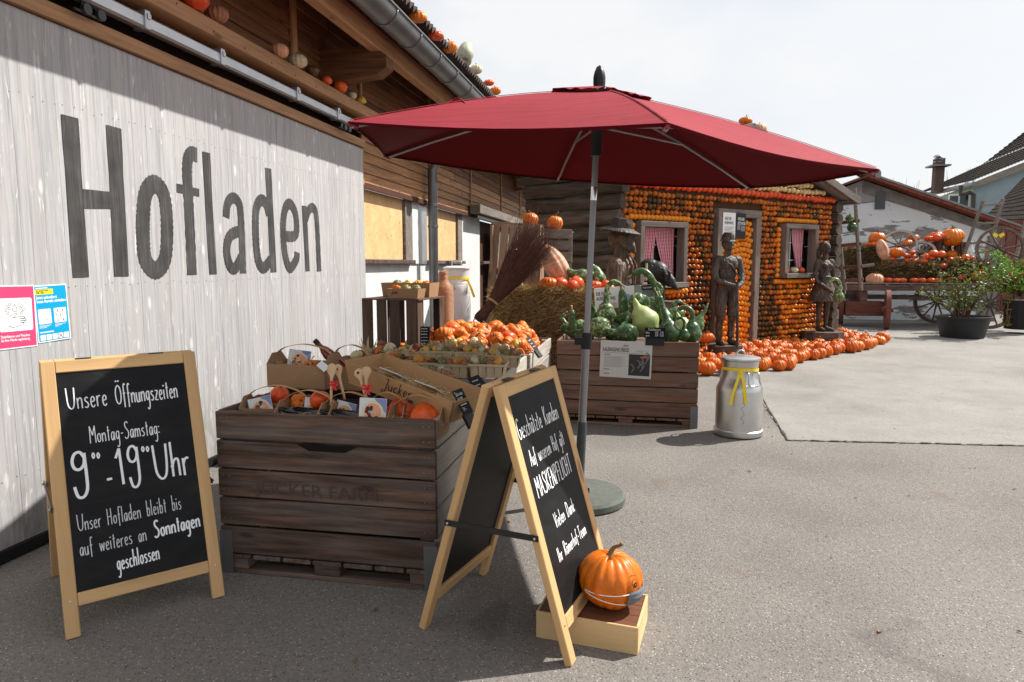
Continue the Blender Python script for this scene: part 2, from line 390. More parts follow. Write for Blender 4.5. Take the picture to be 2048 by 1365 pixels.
def concrete():
    m, t, b = mat_base('concrete_apron', .85, .2); v = coords(t, rand=False)
    a = noi(t, v, .8, 6, .65, .3); f = noi(t, v, 70, 3, .6)
    col = ramp(t, a, [(.3, (.20, .190, .172)), (.5, (.255, .243, .224)), (.72, (.295, .283, .264))])
    col = mix(t, 1, col, ramp(t, f, [(.3, .78), (.6, 1.08)]), 'MULTIPLY')
    s = noi(t, v, 3.1, 4, .6); col = mix(t, ramp(t, s, [(.56, 0), (.70, .45)]), col, (.20, .185, .165))
    sp = nd(t, 'TexVoronoi'); t.links.new(v, sp.inputs['Vector']); sp.inputs['Scale'].default_value = 26
    pk = nd(t, 'SeparateColor'); t.links.new(sp.outputs['Color'], pk.inputs[0])
    st = nd(t, 'Math', operation='MULTIPLY'); t.links.new(ramp(t, pk.outputs[0], [(.90, 0), (.92, 1)]), st.inputs[0]); t.links.new(ramp(t, sp.outputs['Distance'], [(.14, .6), (.3, 0)]), st.inputs[1])
    col = mix(t, st.outputs[0], col, (.13, .115, .10))
    t.links.new(col, b.inputs['Base Color']); bump(t, b, f, .35, .004); return m
def paintwood():
    """whitewashed upright boards: local X runs up the board"""
    m, t, b = mat_base('whitewashed_board', .6, .3)
    g = noi(t, coords(t, (1.5, 38, 38)), 1.2, 6, .65, .5)
    col = ramp(t, g, [(.30, (.28, .28, .29)), (.46, (.375, .375, .382)), (.62, (.45, .45, .45)), (.8, (.53, .53, .525))])
    g2 = noi(t, coords(t, (.8, 7, 7)), 1.4, 4); col = mix(t, ramp(t, g2, [(.42, 0), (.70, .38)]), col, (.44, .395, .37))
    g3 = noi(t, coords(t, (2.4, 14, 14)), 2.2, 4, .6, 1.2); col = mix(t, ramp(t, g3, [(.62, 0), (.70, .7)]), col, (.72, .72, .71))
    g4 = noi(t, coords(t, (1.0, 55, 55)), 1.0, 3, .5, .3); col = mix(t, ramp(t, g4, [(.64, 0), (.74, .6)]), col, (.23, .23, .24))
    col = mix(t, 1, col, ramp(t, rnd(t), [(0, .95), (1, 1.04)]), 'MULTIPLY')
    vo = nd(t, 'TexVoronoi'); t.links.new(coords(t, (2.5, 7, 7)), vo.inputs['Vector']); vo.inputs['Scale'].default_value = .9
    col = mix(t, ramp(t, vo.outputs['Distance'], [(.05, .5), (.09, .25), (.12, 0)]), col, (.80, .80, .79))
    sx = nd(t, 'SeparateXYZ'); t.links.new(nd(t, 'TexCoord').outputs['Object'], sx.inputs[0])
    lo = nd(t, 'MapRange'); lo.inputs[1].default_value = -1.36; lo.inputs[2].default_value = -.85; lo.inputs[3].default_value = 1; lo.inputs[4].default_value = 0; t.links.new(sx.outputs[0], lo.inputs[0])
    dd = nd(t, 'Math', operation='MULTIPLY'); t.links.new(lo.outputs[0], dd.inputs[0]); t.links.new(ramp(t, noi(t, coords(t, (3, 9, 9)), 1.6, 5, .7), [(.38, .1), (.62, .85)]), dd.inputs[1]); col = mix(t, dd.outputs[0], col, (.20, .185, .165))
    t.links.new(col, b.inputs['Base Color']); bump(t, b, g, .5, .005); return m
def brushpaint():
    m, t, b = mat_base('brushed_dark_paint', .65, .25); v = coords(t, (45, 1.6, 1), rand=False)
    g = noi(t, v, 1.3, 5, .65, .4); col = ramp(t, g, [(.28, (.030, .029, .030)), (.55, (.060, .058, .058)), (.72, (.125, .122, .122)), (.84, (.24, .24, .235))])
    g2 = noi(t, coords(t, (1, 1, 1), rand=False), 5, 4); col = mix(t, 1, col, ramp(t, g2, [(.35, .75), (.7, 1.35)]), 'MULTIPLY')
    t.links.new(col, b.inputs['Base Color']); bump(t, b, g, .4, .003); return m
def plaster():
    m, t, b = mat_base('white_wall_paint', .8, .2); v = coords(t)
    br = nd(t, 'TexBrick'); vv = coords(t, (1, 1, 1)); t.links.new(vv, br.inputs['Vector'])
    a = noi(t, v, 2, 5); col = ramp(t, a, [(.3, (.56, .57, .56)), (.6, (.68, .69, .68)), (.8, (.74, .74, .73))])
    f = noi(t, v, 26, 4, .6, .8); col = mix(t, ramp(t, f, [(.63, 0), (.70, .8)]), col, (.42, .40, .37))
    t.links.new(col, b.inputs['Base Color']); bump(t, b, f, .5, .01); return m
def flaking():
    """old brick wall, white paint flaking off grey render and red brick; local X along, local Y up"""
    m, t, b = mat_base('flaking_painted_brick', .85, .2); v = coords(t, rand=False); vs_ = coords(t, (1.0, 3.2, 1), rand=False)
    br = nd(t, 'TexBrick'); t.links.new(v, br.inputs['Vector']); br.inputs['Scale'].default_value = 1.0
    br.inputs['Brick Width'].default_value = .26; br.inputs['Row Height'].default_value = .075; br.inputs['Mortar Size'].default_value = .008
    br.inputs['Color1'].default_value = (.30, .09, .05, 1); br.inputs['Color2'].default_value = (.22, .075, .045, 1); br.inputs['Mortar'].default_value = (.25, .22, .19, 1)
    a = noi(t, v, 1.1, 4); white = ramp(t, a, [(.3, (.66, .66, .66)), (.7, (.80, .80, .795))])
    sp = nd(t, 'SeparateXYZ'); t.links.new(v, sp.inputs[0]); blu = ramp(t, sp.outputs[1], [(.55, 1), (.95, 0)])
    wl = noi(t, vs_, 2.4, 5, .6, .3); white = mix(t, ramp(t, wl, [(.30, .65), (.6, .15)]), white, (.60, .70, .74))
    grey = ramp(t, noi(t, v, 6, 4), [(.3, (.20, .195, .19)), (.7, (.30, .295, .285))])
    pg = noi(t, vs_, .75, 7, .68, .25); col = mix(t, ramp(t, pg, [(.54, 0), (.555, 1)]), white, grey)
    pb = noi(t, vs_, 1.5, 7, .62, .3); col = mix(t, ramp(t, pb, [(.635, 0), (.65, 1)]), col, br.outputs['Color'])
    t.links.new(col, b.inputs['Base Color']); bump(t, b, mix(t, .5, br.outputs['Fac'], pg), .3, .02); return m
def carved(name, c, light):
    m, t, b = mat_base(name, .55, .35); v = coords(t); g = noi(t, coords(t, (9, 9, 1.3)), 3.0, 6, .65, .6)
    vo = nd(t, 'TexVoronoi'); t.links.new(coords(t, (1, 1, .55)), vo.inputs['Vector']); vo.inputs['Scale'].default_value = 34
    col = ramp(t, g, [(.28, sc(c, .3)), (.5, c), (.72, light)]); q = noi(t, v, 3.2, 3); col = mix(t, 1, col, ramp(t, q, [(.35, .6), (.65, 1.3)]), 'MULTIPLY')
    col = mix(t, 1, col, ramp(t, vo.outputs['Distance'], [(.0, 1.15), (.6, .75)]), 'MULTIPLY')
    ck = noi(t, coords(t, (14, 14, .7)), 2.0, 3, .5); col = mix(t, ramp(t, ck, [(.68, 0), (.73, .6)]), col, (.015, .011, .009))
    t.links.new(col, b.inputs['Base Color']); bump(t, b, mix(t, .5, vo.outputs['Distance'], g), 1.0, .02); return m
M_['statue'] = carved('carved_statue_wood', (.085, .062, .048), (.20, .155, .125))
M_['bust'] = carved('carved_bust_wood', (.14, .088, .056), (.21, .135, .085))
M_['hat'] = carved('carved_dark_hat', (.040, .030, .026), (.10, .075, .062))
M_['asphalt'] = asphalt(); M_['concrete'] = concrete(); M_['whitewash'] = paintwood(); M_['brush'] = brushpaint(); M_['plaster'] = plaster(); M_['flaking'] = flaking()
def gingham():
    m, t, b = mat_base('gingham_cloth', .85, .1); tc = nd(t, 'TexCoord'); sp = nd(t, 'SeparateXYZ'); t.links.new(tc.outputs['UV'], sp.inputs[0])
    fs = []
    for k in range(2):
        a = nd(t, 'Math', operation='FRACT'); t.links.new(sp.outputs[k], a.inputs[0]); g = nd(t, 'Math', operation='GREATER_THAN'); t.links.new(a.outputs[0], g.inputs[0]); g.inputs[1].default_value = .5; fs.append(g.outputs[0])
    s = nd(t, 'Math', operation='ADD'); t.links.new(fs[0], s.inputs[0]); t.links.new(fs[1], s.inputs[1]); h = nd(t, 'Math', operation='MULTIPLY'); t.links.new(s.outputs[0], h.inputs[0]); h.inputs[1].default_value = .5
    t.links.new(ramp(t, h.outputs[0], [(0, (.80, .74, .75)), (.5, (.62, .16, .22)), (1, (.42, .02, .06))]), b.inputs['Base Color']); return m
M_['gingham'] = gingham()
def canopy_mat():
    m, t, b = mat_base('dark_red_canvas', .75, .15); v = coords(t, rand=False)
    g = noi(t, v, 2.2, 4); f = noi(t, v, 220, 2); col = ramp(t, g, [(.3, (.27, .010, .022)), (.7, (.32, .013, .028))]); col = mix(t, .3, col, ramp(t, f, [(.3, .7), (.7, 1.1)]), 'MULTIPLY')
    t.links.new(col, b.inputs['Base Color']); b.inputs['Sheen Weight'].default_value = .07; b.inputs['Sheen Roughness'].default_value = .35
    wr = noi(t, coords(t, (1.2, 5, 3), rand=False), 1.6, 3, .5, .8); bump(t, b, mix(t, .12, wr, f), .55, .03)
    tr = nd(t, 'BsdfTranslucent'); tr.inputs[0].default_value = (.10, .003, .006, 1); ad = nd(t, 'MixShader'); ad.inputs[0].default_value = .07
    out = [n for n in t.nodes if n.type == 'OUTPUT_MATERIAL'][0]; t.links.new(b.outputs[0], ad.inputs[1]); t.links.new(tr.outputs[0], ad.inputs[2]); t.links.new(ad.outputs[0], out.inputs[0])
    return m
M_['canvas'] = canopy_mat()
M_['underside_shade'] = flat('dark_underside_shade', (.10, .0035, .006), .8, .1)  # added layer under the canvas; the parasol's underside shade is painted into its colour
def leafm(name, c1, c2, tr=.25):
    m, t, b = mat_base(name, .45, .4); col = mix(t, rnd(t, True), c1, c2); t.links.new(col, b.inputs['Base Color'])
    tl = nd(t, 'BsdfTranslucent'); t.links.new(col, tl.inputs[0]); ad = nd(t, 'MixShader'); ad.inputs[0].default_value = tr
    out = [n for n in t.nodes if n.type == 'OUTPUT_MATERIAL'][0]; t.links.new(b.outputs[0], ad.inputs[1]); t.links.new(tl.outputs[0], ad.inputs[2]); t.links.new(ad.outputs[0], out.inputs[0]); return m
M_['leaf'] = leafm('shrub_leaf', (.06, .12, .020), (.20, .22, .045))
M_['leaf_ger'] = leafm('geranium_leaf', (.08, .22, .025), (.20, .36, .04))
M_['straw_blade'] = leafm('straw_blade', (.24, .14, .055), (.78, .56, .27), .1)
M_['straw_green'] = leafm('dry_grass_blade', (.22, .13, .05), (.32, .24, .09), .2)
M_['husk'] = leafm('corn_husk', (.50, .38, .20), (.66, .54, .33), .2)
M_['petal_r'] = leafm('red_petal', (.55, .01, .02), (.70, .03, .05), .2)
M_['petal_y'] = leafm('yellow_petal', (.75, .50, .02), (.85, .62, .05), .2)
M_['strawdark'] = leafm('dark_straw_blade', (.04, .026, .014), (.16, .10, .05), .1)
# ------------------------------------------------------------------ hand lettering (x-height 10, ascender 20) and printed lettering
HW = {
 'U': (9, "0 20 .4 12 1.2 4 4 .3 6.8 2 8 8 8.4 20"), 'n': (5.4, "|0 10 .3 0", "0 6 1.6 9 3.2 10 4.4 8.5 4.7 5 4.8 0"), 's': (4.4, "3.8 9 2.2 10 .6 8.6 1 6.6 3 5 3.9 2.6 2.6 .4 0 1"),
 'e': (4.8, ".4 5 3.8 6 3.9 8.6 2.4 10 .6 8 .3 4 1.2 .8 3 .2 4.4 2"), 'r': (3.8, "|0 10 .3 0", "0 6 1.2 9 2.6 10 3.6 9.4"),
 'O': (9, "4.5 19 1.5 16.5 .3 10 1.5 3 4.5 .3 7.5 3 8.4 10 7.2 16.5 4.5 19 3.6 18.6"), 'f': (4.2, "4.2 18.6 3.2 20 2 19 1.6 15 1.8 4 1.9 -4", "|0 10 3.9 10.5"),
 'u': (5.4, "0 10 .2 4 1 .6 2.6 .3 4 2.4 4.5 10", "|4.5 10 4.8 0"), 'g': (5, "4.2 9 2.4 10 .6 8 .2 4.6 1.2 1.4 2.8 1.4 4.1 5", "4.3 10 4.5 0 4.2 -6 2.6 -8.6 .8 -7"),
 'z': (4.8, "|.2 10 4.4 9.8 .2 .3 4.8 .2"), 'i': (1.6, "|.4 10 .6 0", "|.5 14 .6 14.6"), 't': (3.8, "|1.6 17 1.9 0", "|0 11.5 3.8 12"),
 'M': (8.6, "|0 0 .3 20 4 9 7.6 20 8.2 0"), 'o': (5, "2.4 10 .6 8 .2 4.4 1.2 1 2.6 .2 4.2 2 4.7 5.6 3.8 9.2 2.4 10"), 'a': (5, "4.2 9 2.4 10 .7 8 .2 4 1.4 .4 3 1.6 4.1 6", "|4.3 10 4.7 0"),
 '-': (4.6, "|.4 7 3.8 7.2"), 'S': (6, "5.2 18 3.4 20 1 18.6 .6 15 2.4 11.6 4.8 8.6 5.2 4 3.4 .6 1 0 -.4 2"), 'm': (8.2, "|0 10 .2 0", "0 6 1.4 9.6 2.8 9.6 3.8 7 3.9 0", "3.9 6 5.2 9.6 6.6 9.6 7.5 7 7.7 0"),
 ':': (2, "|.5 9 .6 8.2", "|.5 2 .6 1.2"), '9': (6, "5 17 3.6 19.6 1.4 19 .3 15.4 1 12 3 11.2 4.8 13.6 5.2 18", "5.2 19 5.4 8 5.2 1 3.6 -2.4 1.4 -2 .3 3"), '1': (4, "|0 14.5 2.2 19.6 2.8 0"),
 'H': (7, "|0 20 .3 0", "|5.6 20 5.9 0", "|.2 10 5.8 10.4"), 'h': (5.4, "|.2 20 .4 0", "|.3 6 .3 6", "0.3 6 1.8 9.2 3.4 10 4.5 8.4 4.8 0"), 'l': (1.8, "|.5 20 .7 0"), 'd': (5.2, "4.2 8.6 2.4 10 .6 8 .2 4.2 1.4 .4 3.2 1.4 4.2 4", "|4.4 20 4.8 0"),
 'b': (5, "|.3 20 .5 0", ".4 6 1.8 9.8 3.6 9.6 4.5 6 3.8 1.2 2 .2 .5 2"), 'w': (7.4, "|0 10 1.8 .2 3.6 9 5.4 .2 7 10"), 'c': (4.4, "3.9 8.8 2.4 10 .6 8 .2 4 1.4 .6 3 .3 4 1.8"),
 'G': (8, "7 17.6 4.6 20 1.6 17.4 .3 10 1.6 2.4 4.4 .2 6.8 2.6 7 8.6 4.4 8.8"), 'K': (6.4, "|.2 20 .4 0", "|5.6 19.6 .6 9.4 6 0"), 'A': (7.6, "|0 0 3.4 20 7 0", "|1.4 7 5.8 7.4"),
 'N': (7, "|0 0 .2 20 6 .2 6.2 20"), 'P': (5.6, "|.3 20 .4 0", ".3 19.6 3.4 20 5 17 4.2 12.6 .4 11"), 'F': (5.4, "|.3 0 .3 19.8 5 20", "|.3 10.6 4.2 10.8"), 'L': (5, "|.3 20 .4 .2 4.6 .2"),
 'I': (2.2, "|.8 20 .9 0"), 'C': (6, "5.4 17.6 3.6 20 1.2 17.6 .3 10 1.2 2.4 3.4 .2 5.4 2"), 'T': (6.6, "|3.2 19.6 3.3 0", "|0 19.8 6.4 20"), 'V': (6.6, "|0 20 3.2 0 6.4 20"), 'D': (7, "|.4 0 .3 20", ".3 20 4.2 18.6 6.2 13 5.8 5 3.2 .4 .4 0"),
 'k': (4.8, "|.3 20 .4 0", "|4.2 10 .6 5 4.6 0"), 'R': (6, "|.3 20 .4 0", ".3 19.6 3.6 20 5 17 4.2 12.6 .4 11", "|1.8 11.4 5.4 0"), 'E': (5.4, "|5 20 .3 20 .3 0 5 0", "|.3 10.4 4 10.6"), 'J': (6.4, "5.6 20 5.4 8 4.6 -3 2.8 -8 .2 -6.4 .2 -3.4 2 -1.6", "|3 19.6 6.4 20.2"),
 'p': (5, "|.3 10 .5 -9", ".4 6 1.8 9.8 3.6 9.6 4.5 6 3.8 1.2 2 .2 .5 2"), 'ü': (5.4, "0 10 .2 4 1 .6 2.6 .3 4 2.4 4.5 10", "|4.5 10 4.8 0", "|1.2 14 1.3 14.6", "|3.4 14 3.5 14.6"),
 '0': (5.4, "2.7 20 .8 17 .3 10 1 2.6 2.7 0 4.4 2.6 5 10 4.4 17 2.7 20"), '3': (5, ".4 18 2.4 20 4.4 17.4 4 13 1.8 11 4.2 9 4.8 4 3 .4 .4 2"), '5': (5, "|4.6 20 .8 20 .5 11.6", ".5 11.6 2.6 12.6 4.6 9.6 4.4 3.4 2.4 .2 .3 2"), '.': (1.6, "|.5 .4 .6 1"),
 '4': (5, "|3.2 0 3.2 20 .2 6 4.8 6"), '2': (5, ".4 17 2.4 20 4.4 17.6 3.8 12 .4 .2", "|.4 .2 5 .2"), '~': (6, "0 3 1 8 2 2 3 8 4 2 5 8 6 3"), ' ': (6.5,)}
HW['Ö'] = (9,) + HW['O'][1:] + ("|2.6 23.5 2.7 24.2", "|6 23.5 6.1 24.2"); HW['ö'] = (5,) + HW['o'][1:] + ("|1.2 14 1.3 14.6", "|3.4 14 3.5 14.6"); HW['ä'] = (5,) + HW['a'][1:] + ("|1.4 14 1.5 14.6", "|3.6 14 3.7 14.6")
HW['°'] = (3.2, "1.4 17.4 .2 15.8 1.4 14 2.8 15.6 1.4 17.4")
def smooth(P, k=5):
    P = [V(p) for p in P]; out = []
    for i in range(len(P) - 1):
        a, b, c, d = P[max(i - 1, 0)], P[i], P[i + 1], P[min(i + 2, len(P) - 1)]
        for j in range(k):
            t = j / k; out.append(.5 * ((2 * b) + (c - a) * t + (2 * a - 5 * b + 4 * c - d) * t * t + (3 * b - a - 3 * c + d) * t ** 3))
    return out + [P[-1]]
def handwrite(mb, text, x, y, size, pen, slope=0.0, slant=0.0, gap=2.2, cond=1.0, z=0.0, width=None, jit=.25):
    """size = x-height; draws from (x, y) rightwards; width fits the whole line"""
    k = size / 10; tot = sum(HW.get(c, HW['~'])[0] + gap for c in text) * k * cond
    if width: cond *= width / tot
    rr = random.Random(hash(text) % 1000 if False else sum(map(ord, text)))
    cx = 0
    for c in text:
        gl = HW.get(c, HW['~']); jy = rr.uniform(-jit, jit)
        for st in gl[1:]:
            straight = st[0] == '|'; a = [float(q) for q in st.lstrip('|').split()]
            P = [(a[i], a[i + 1] + jy) for i in range(0, len(a), 2)]
            P = [((cx + px) * cond * k, py * k) for px, py in P]
            P = [(x + px + py * slant, y + py + px * slope) for px, py in P]
            if not straight and len(P) > 2: P = [tuple(q) for q in smooth([V((q[0], q[1])) for q in P])]
            if straight and len(P) == 2 and (V(P[0]) - V(P[1])).length < size * .09: 
                d = size * .05; mb.add([(P[0][0] + pen * .8 * math.cos(t), P[0][1] + pen * .8 * math.sin(t), z) for t in [j * math.pi / 4 for j in range(8)]], [tuple(range(8))])
            elif straight and len(P) > 2:
                for i in range(len(P) - 1): mb.ribbon([P[i], P[i + 1]], pen, z + i * 2e-5)
            else: mb.ribbon(P, pen, z)
            z += 4e-5
        cx += gl[0] + gap
    return cx * cond * k
_tc = {}
def print_text(name, text, size, mat, parent, M, width=None, xs=1.0, align='LEFT', bold=0.0, sp=1.0):
    """printed lettering as a flat mesh in the built-in font; M maps local XY to the surface"""
    cu = bpy.data.curves.new('t', 'FONT'); cu.body = text; cu.size = size; cu.align_x = align; cu.offset = bold * size; cu.space_line = sp; cu.resolution_u = 2
    ob = bpy.data.objects.new('t', cu); COL.objects.link(ob); dg = bpy.context.evaluated_depsgraph_get()
    me = bpy.data.meshes.new_from_object(ob.evaluated_get(dg)); bpy.data.objects.remove(ob); bpy.data.curves.remove(cu)
    xsn = [v.co.x for v in me.vertices]
    if width and xsn: xs = width / max(1e-6, max(xsn) - min(xsn))
    for v in me.vertices: v.co.x *= xs
    me.materials.clear(); me.materials.append(mat)
    return inst(name, me, parent, M)
def rect(mb, x0, y0, x1, y1, z): mb.add([(x0, y0, z), (x1, y0, z), (x1, y1, z), (x0, y1, z)], [(0, 1, 2, 3)])
def rrect(mb, x0, y0, x1, y1, r, z, n=4):
    P = []
    for cx, cy, a0 in ((x1 - r, y1 - r, 0), (x0 + r, y1 - r, 90), (x0 + r, y0 + r, 180), (x1 - r, y0 + r, 270)):
        for k in range(n + 1): t = R(a0 + 90 * k / n); P.append((cx + r * math.cos(t), cy + r * math.sin(t), z))
    mb.add(P, [tuple(range(len(P)))])
def disc(mb, x, y, r, z, n=16): mb.add([(x + r * math.cos(2 * math.pi * k / n), y + r * math.sin(2 * math.pi * k / n), z) for k in range(n)], [tuple(range(n))])
def ring(mb, x, y, r, w, z, n=16): mb.ribbon([(x + r * math.cos(2 * math.pi * k / n), y + r * math.sin(2 * math.pi * k / n)) for k in range(n + 1)], w, z)

# ------------------------------------------------------------------ squashes, pumpkins, gourds
def squash_mesh(mat, ribs=12, dep=.10, sq=.8, top=.18, bot=.10, pear=0.0, nu=None, nv=14, lump=.04, seed=0, pw=.6, rad=1.0):
    nu = nu or (ribs * 5 if ribs else 24); mb = MB(); rr = random.Random(seed)
    off = V((rr.uniform(0, 50), rr.uniform(0, 50), 0)); vs = []
    for j in range(nv + 1):
        ph = -math.pi / 2 + math.pi * j / nv
        for k in range(nu):
            t = 2 * math.pi * k / nu
            rv = 1 - dep * (1 - abs(math.sin(ribs * t / 2)) ** pw) if ribs else 1
            rc = max(math.cos(ph), 0); z = math.sin(ph) * sq
            z -= top * math.exp(-(rc / .28) ** 2) if ph > 0 else -bot * math.exp(-(rc / .3) ** 2)
            if ribs and ph > 0: z -= (1 - rv) * .6 * sq * math.sin(ph)
            wd = 1 - pear * (math.sin(ph)); nn = 1 + lump * noise.noise(V((math.cos(t), math.sin(t), ph)) * 1.4 + off) * 2
            vs.append((rad * rc * rv * nn * wd * math.cos(t), rad * rc * rv * nn * wd * math.sin(t), z * nn))
    fs = [(j * nu + k, j * nu + (k + 1) % nu, (j + 1) * nu + (k + 1) % nu, (j + 1) * nu + k) for j in range(nv) for k in range(nu)]
    mb.add(vs, fs); return mb.mesh('squash', mat, True)
def stem_mesh(h=.5, r=.12, bend=.3, mat=None, flare=1.7, seed=0):
    rr = random.Random(seed); a = rr.uniform(0, 6.28); P = []; Rr = []
    for i in range(6):
        u = i / 5; P.append((math.cos(a) * bend * u * u, math.sin(a) * bend * u * u, h * u * (1 - .18 * u))); Rr.append(r * (flare - (flare - .75) * min(1, u * 2.2) + (.25 if i == 5 else 0)))
    return MB().tube(P, Rr, 7).mesh('stem', mat or M_['stem'], True)
SQ = {}
def proto(kind):
    if kind in SQ: return SQ[kind]
    sp = {  # mat, ribs, dep, sq, top, pear, stem(h, r, bend), lump
        'pumpkin': ('orange_floor', 12, .09, .86, .16, 0, (.42, .10, .22), .05), 'big': ('orange', 16, .055, .88, .13, .02, (.55, .085, .30), .03),
        'hokkaido': ('hokkaido', 0, 0, .86, -.06, .08, (.30, .085, .16), .05), 'flatpk': ('orange', 14, .07, .70, .16, 0, (.45, .09, .25), .04),
        'pale': ('pale_orange', 13, .09, .72, .16, 0, (.42, .09, .3), .05), 'redflat': ('hokkaido', 12, .07, .62, .12, 0, (.25, .09, .12), .05),
        'white': ('cream', 12, .08, .82, .12, 0, (.3, .09, .1), .03), 'stripe': ('stripe', 12, .10, .8, .12, 0, (.2, .08, .1), .04),
        'nutmeg': ('nutmeg', 14, .12, .72, .14, 0, (.15, .08, .1), .04), 'pinkround': ('pink', 12, .06, .86, .10, 0, (.3, .08, .1), .04),
        'green': ('green', 10, .05, .88, .06, 0, (.28, .07, .2), .06), 'yellow': ('yellow', 10, .06, .85, .05, .15, (.3, .08, .2), .07),
        'maroon': ('maroon', 0, 0, .8, .05, .1, (.2, .07, .1), .08), 'mini': ('orange', 10, .10, .62, .12, 0, (.3, .08, .2), .04),
        'grey': ('grey_green', 14, .08, .72, .12, 0, (.2, .09, .1), .06), 'netcream': ('pink', 14, .06, .72, .08, 0, (.22, .09, .1), .05), 'banded': ('w_green', 9, .04, .9, .05, 0, (.3, .07, .2), .05)}[kind]
    body = squash_mesh(M_[sp[0]], sp[1], sp[2], sp[3], sp[4], .10, sp[5], lump=sp[7], seed=len(SQ))
    st = [stem_mesh(sp[6][0] * (.7 + .6 * random.random()), sp[6][1], sp[6][2] * (.5 + random.random()), seed=k) for k in range(4)]
    SQ[kind] = (body, st, sp[3] - sp[4] * .95 - (.02 if sp[1] else 0), sp[3]); return SQ[kind]
def squash(kind, loc, r, label, group=None, cat='pumpkin', name='pumpkin', tilt=.12, rz=None, stem=True, sit=True, rx=None, ry=None):
    body, st, zt, hz = proto(kind); rr = random
    rz = rr.uniform(0, 6.28) if rz is None else rz
    rx = rr.uniform(-tilt, tilt) if rx is None else rx; ry = rr.uniform(-tilt, tilt) if ry is None else ry
    s = (r * rr.uniform(.96, 1.05), r * rr.uniform(.96, 1.05), r * rr.uniform(.94, 1.06)); loc = V(loc)
    if sit: loc = loc + V((0, 0, s[2] * (hz - .07)))
    o = inst(name, body, None, TRS(loc, rx, ry, rz, s)); tag(o, label, cat, group)
    if stem:
        c = bpy.data.objects.new('stem', rr.choice(st)); COL.objects.link(c); c.parent = o; c.location = (0, 0, zt); c.rotation_euler[2] = rr.uniform(0, 6.28)
    return o
def gourd(kind, pts, rads, label, group=None, mat='calabash', name='calabash_gourd', cat='gourd'):
    P = smooth([V(p) for p in pts], 4); Rr = []; m = len(pts)
    for i in range(m - 1):
        for j in range(4): u = j / 4; u2 = u * u * (3 - 2 * u); Rr.append(rads[i] * (1 - u2) + rads[i + 1] * u2)
    Rr.append(rads[-1]); mb = MB(); mb.tube(P, Rr, 16)
    c = V(P[0]); o = MB(); o.v = [tuple(V(q) - c) for q in mb.v]; o.f = mb.f; o.m = mb.m
    ob = o.build(name, M_[mat], None, Matrix.Translation(c), True); tag(ob, label, cat, group)
    d = (V(P[-1]) - V(P[-2])).normalized(); e = V(P[-1]) - c
    MB().tube([e, e + d * rads[-1] * 1.2, e + d * rads[-1] * 2.4], [rads[-1] * .55, rads[-1] * .4, rads[-1] * .5], 6).build('stem', M_['stem_grey'], None, None, True)
    st = bpy.data.objects[[k for k in LM.keys()][-1]]; st.parent = ob
    return ob
def swan(c, r, kind=0, az=0, neck=1.0, s=1.0, lean=0.3):
    """points and radii of a long-necked bottle gourd lying or standing with its belly at c"""
    ca, sa = math.cos(az), math.sin(az); c = V(c)
    def q(x, z): return c + V((ca * x * r, sa * x * r, z * r))
    if kind == 0:   # upright swan neck that hooks over
        P = [q(0, -1), q(0, -.7), q(0, 0), q(0, .7), q(.05, 1.25), q(.0, 2.1 * neck), q(.15, 2.9 * neck), q(.7, 3.35 * neck), q(1.35, 3.1 * neck)]
        Rr = [.15, .75, 1.0, .72, .36, .25, .25, .25, .22]
    elif kind == 1: # leaning straight neck
        P = [q(0, -1), q(0, -.6), q(0, 0), q(lean * .8, .7), q(lean * 1.6, 1.3), q(lean * 3, 2.2 * neck), q(lean * 4.4, 3.3 * neck)]
        Rr = [.15, .8, 1.0, .7, .38, .26, .2]
    elif kind == 2: # lying, neck curls up
        P = [q(-1, 0), q(-.7, 0), q(0, 0), q(.7, .0), q(1.3, .05), q(2.0, .4), q(2.5, 1.1), q(2.5, 1.9 * neck), q(2.1, 2.5 * neck)]
        Rr = [.15, .75, 1.0, .74, .42, .28, .25, .23, .2]
    else:           # club
        P = [q(0, -1.4), q(.1, -1), q(.2, 0), q(.3, 1.2), q(.45, 2.3 * neck), q(.6, 3.0 * neck)]
        Rr = [.2, .6, .78, .72, .58, .40]
    return P, [a * r for a in Rr]

# ------------------------------------------------------------------ continuous carved / cast bodies
def fuse(mb, name, mat, parent=None, M=None, voxel=.012, sm=6, dec=None):
    me = mb.mesh('raw', mat); ob = bpy.data.objects.new('raw', me); COL.objects.link(ob)
    a = ob.modifiers.new('r', 'REMESH'); a.mode = 'VOXEL'; a.voxel_size = voxel; a.use_smooth_shade = True
    b = ob.modifiers.new('s', 'SMOOTH'); b.iterations = sm; b.factor = .5
    dg = bpy.context.evaluated_depsgraph_get(); me2 = bpy.data.meshes.new_from_object(ob.evaluated_get(dg)); bpy.data.objects.remove(ob); bpy.data.meshes.remove(me)
    me2.materials.clear(); me2.materials.append(mat); me2.name = name
    return link(bpy.data.objects.new(name, me2), parent, M)
def limb(mb, pts, rad, n=10):
    mb.tube(pts, rad, n)
    mb.ell(pts[0], rad[0], 8, 6); mb.ell(pts[-1], rad[-1], 8, 6); return mb

def blades(n, region, size, mat, name, parent, kind='stuff', spread=.8, seed=0, w=.05, curl=.3):
    """many thin straws: region() gives (point, direction)"""
    rr = random.Random(seed); mb = MB()
    for _ in range(n):
        p, d = region(rr); p = V(p); d = (V(d) + V((rr.gauss(0, spread), rr.gauss(0, spread), rr.gauss(0, spread)))).normalized(); l = size * rr.uniform(.5, 1.3)
        s = d.cross(V((rr.random(), rr.random(), rr.random() + .1))).normalized() * l * w; e = d.cross(s).normalized() * l * curl * rr.uniform(-1, 1)
        m = p + d * l * .5 + e * .5; q = p + d * l + e * 1.4
        mb.add([p - s, p + s, m + s, m - s, q], [(0, 1, 2, 3), (3, 2, 4)])
    o = mb.build(name, mat, parent, LM[parent.name] if False else None); 
    if kind: o['kind'] = kind
    return o
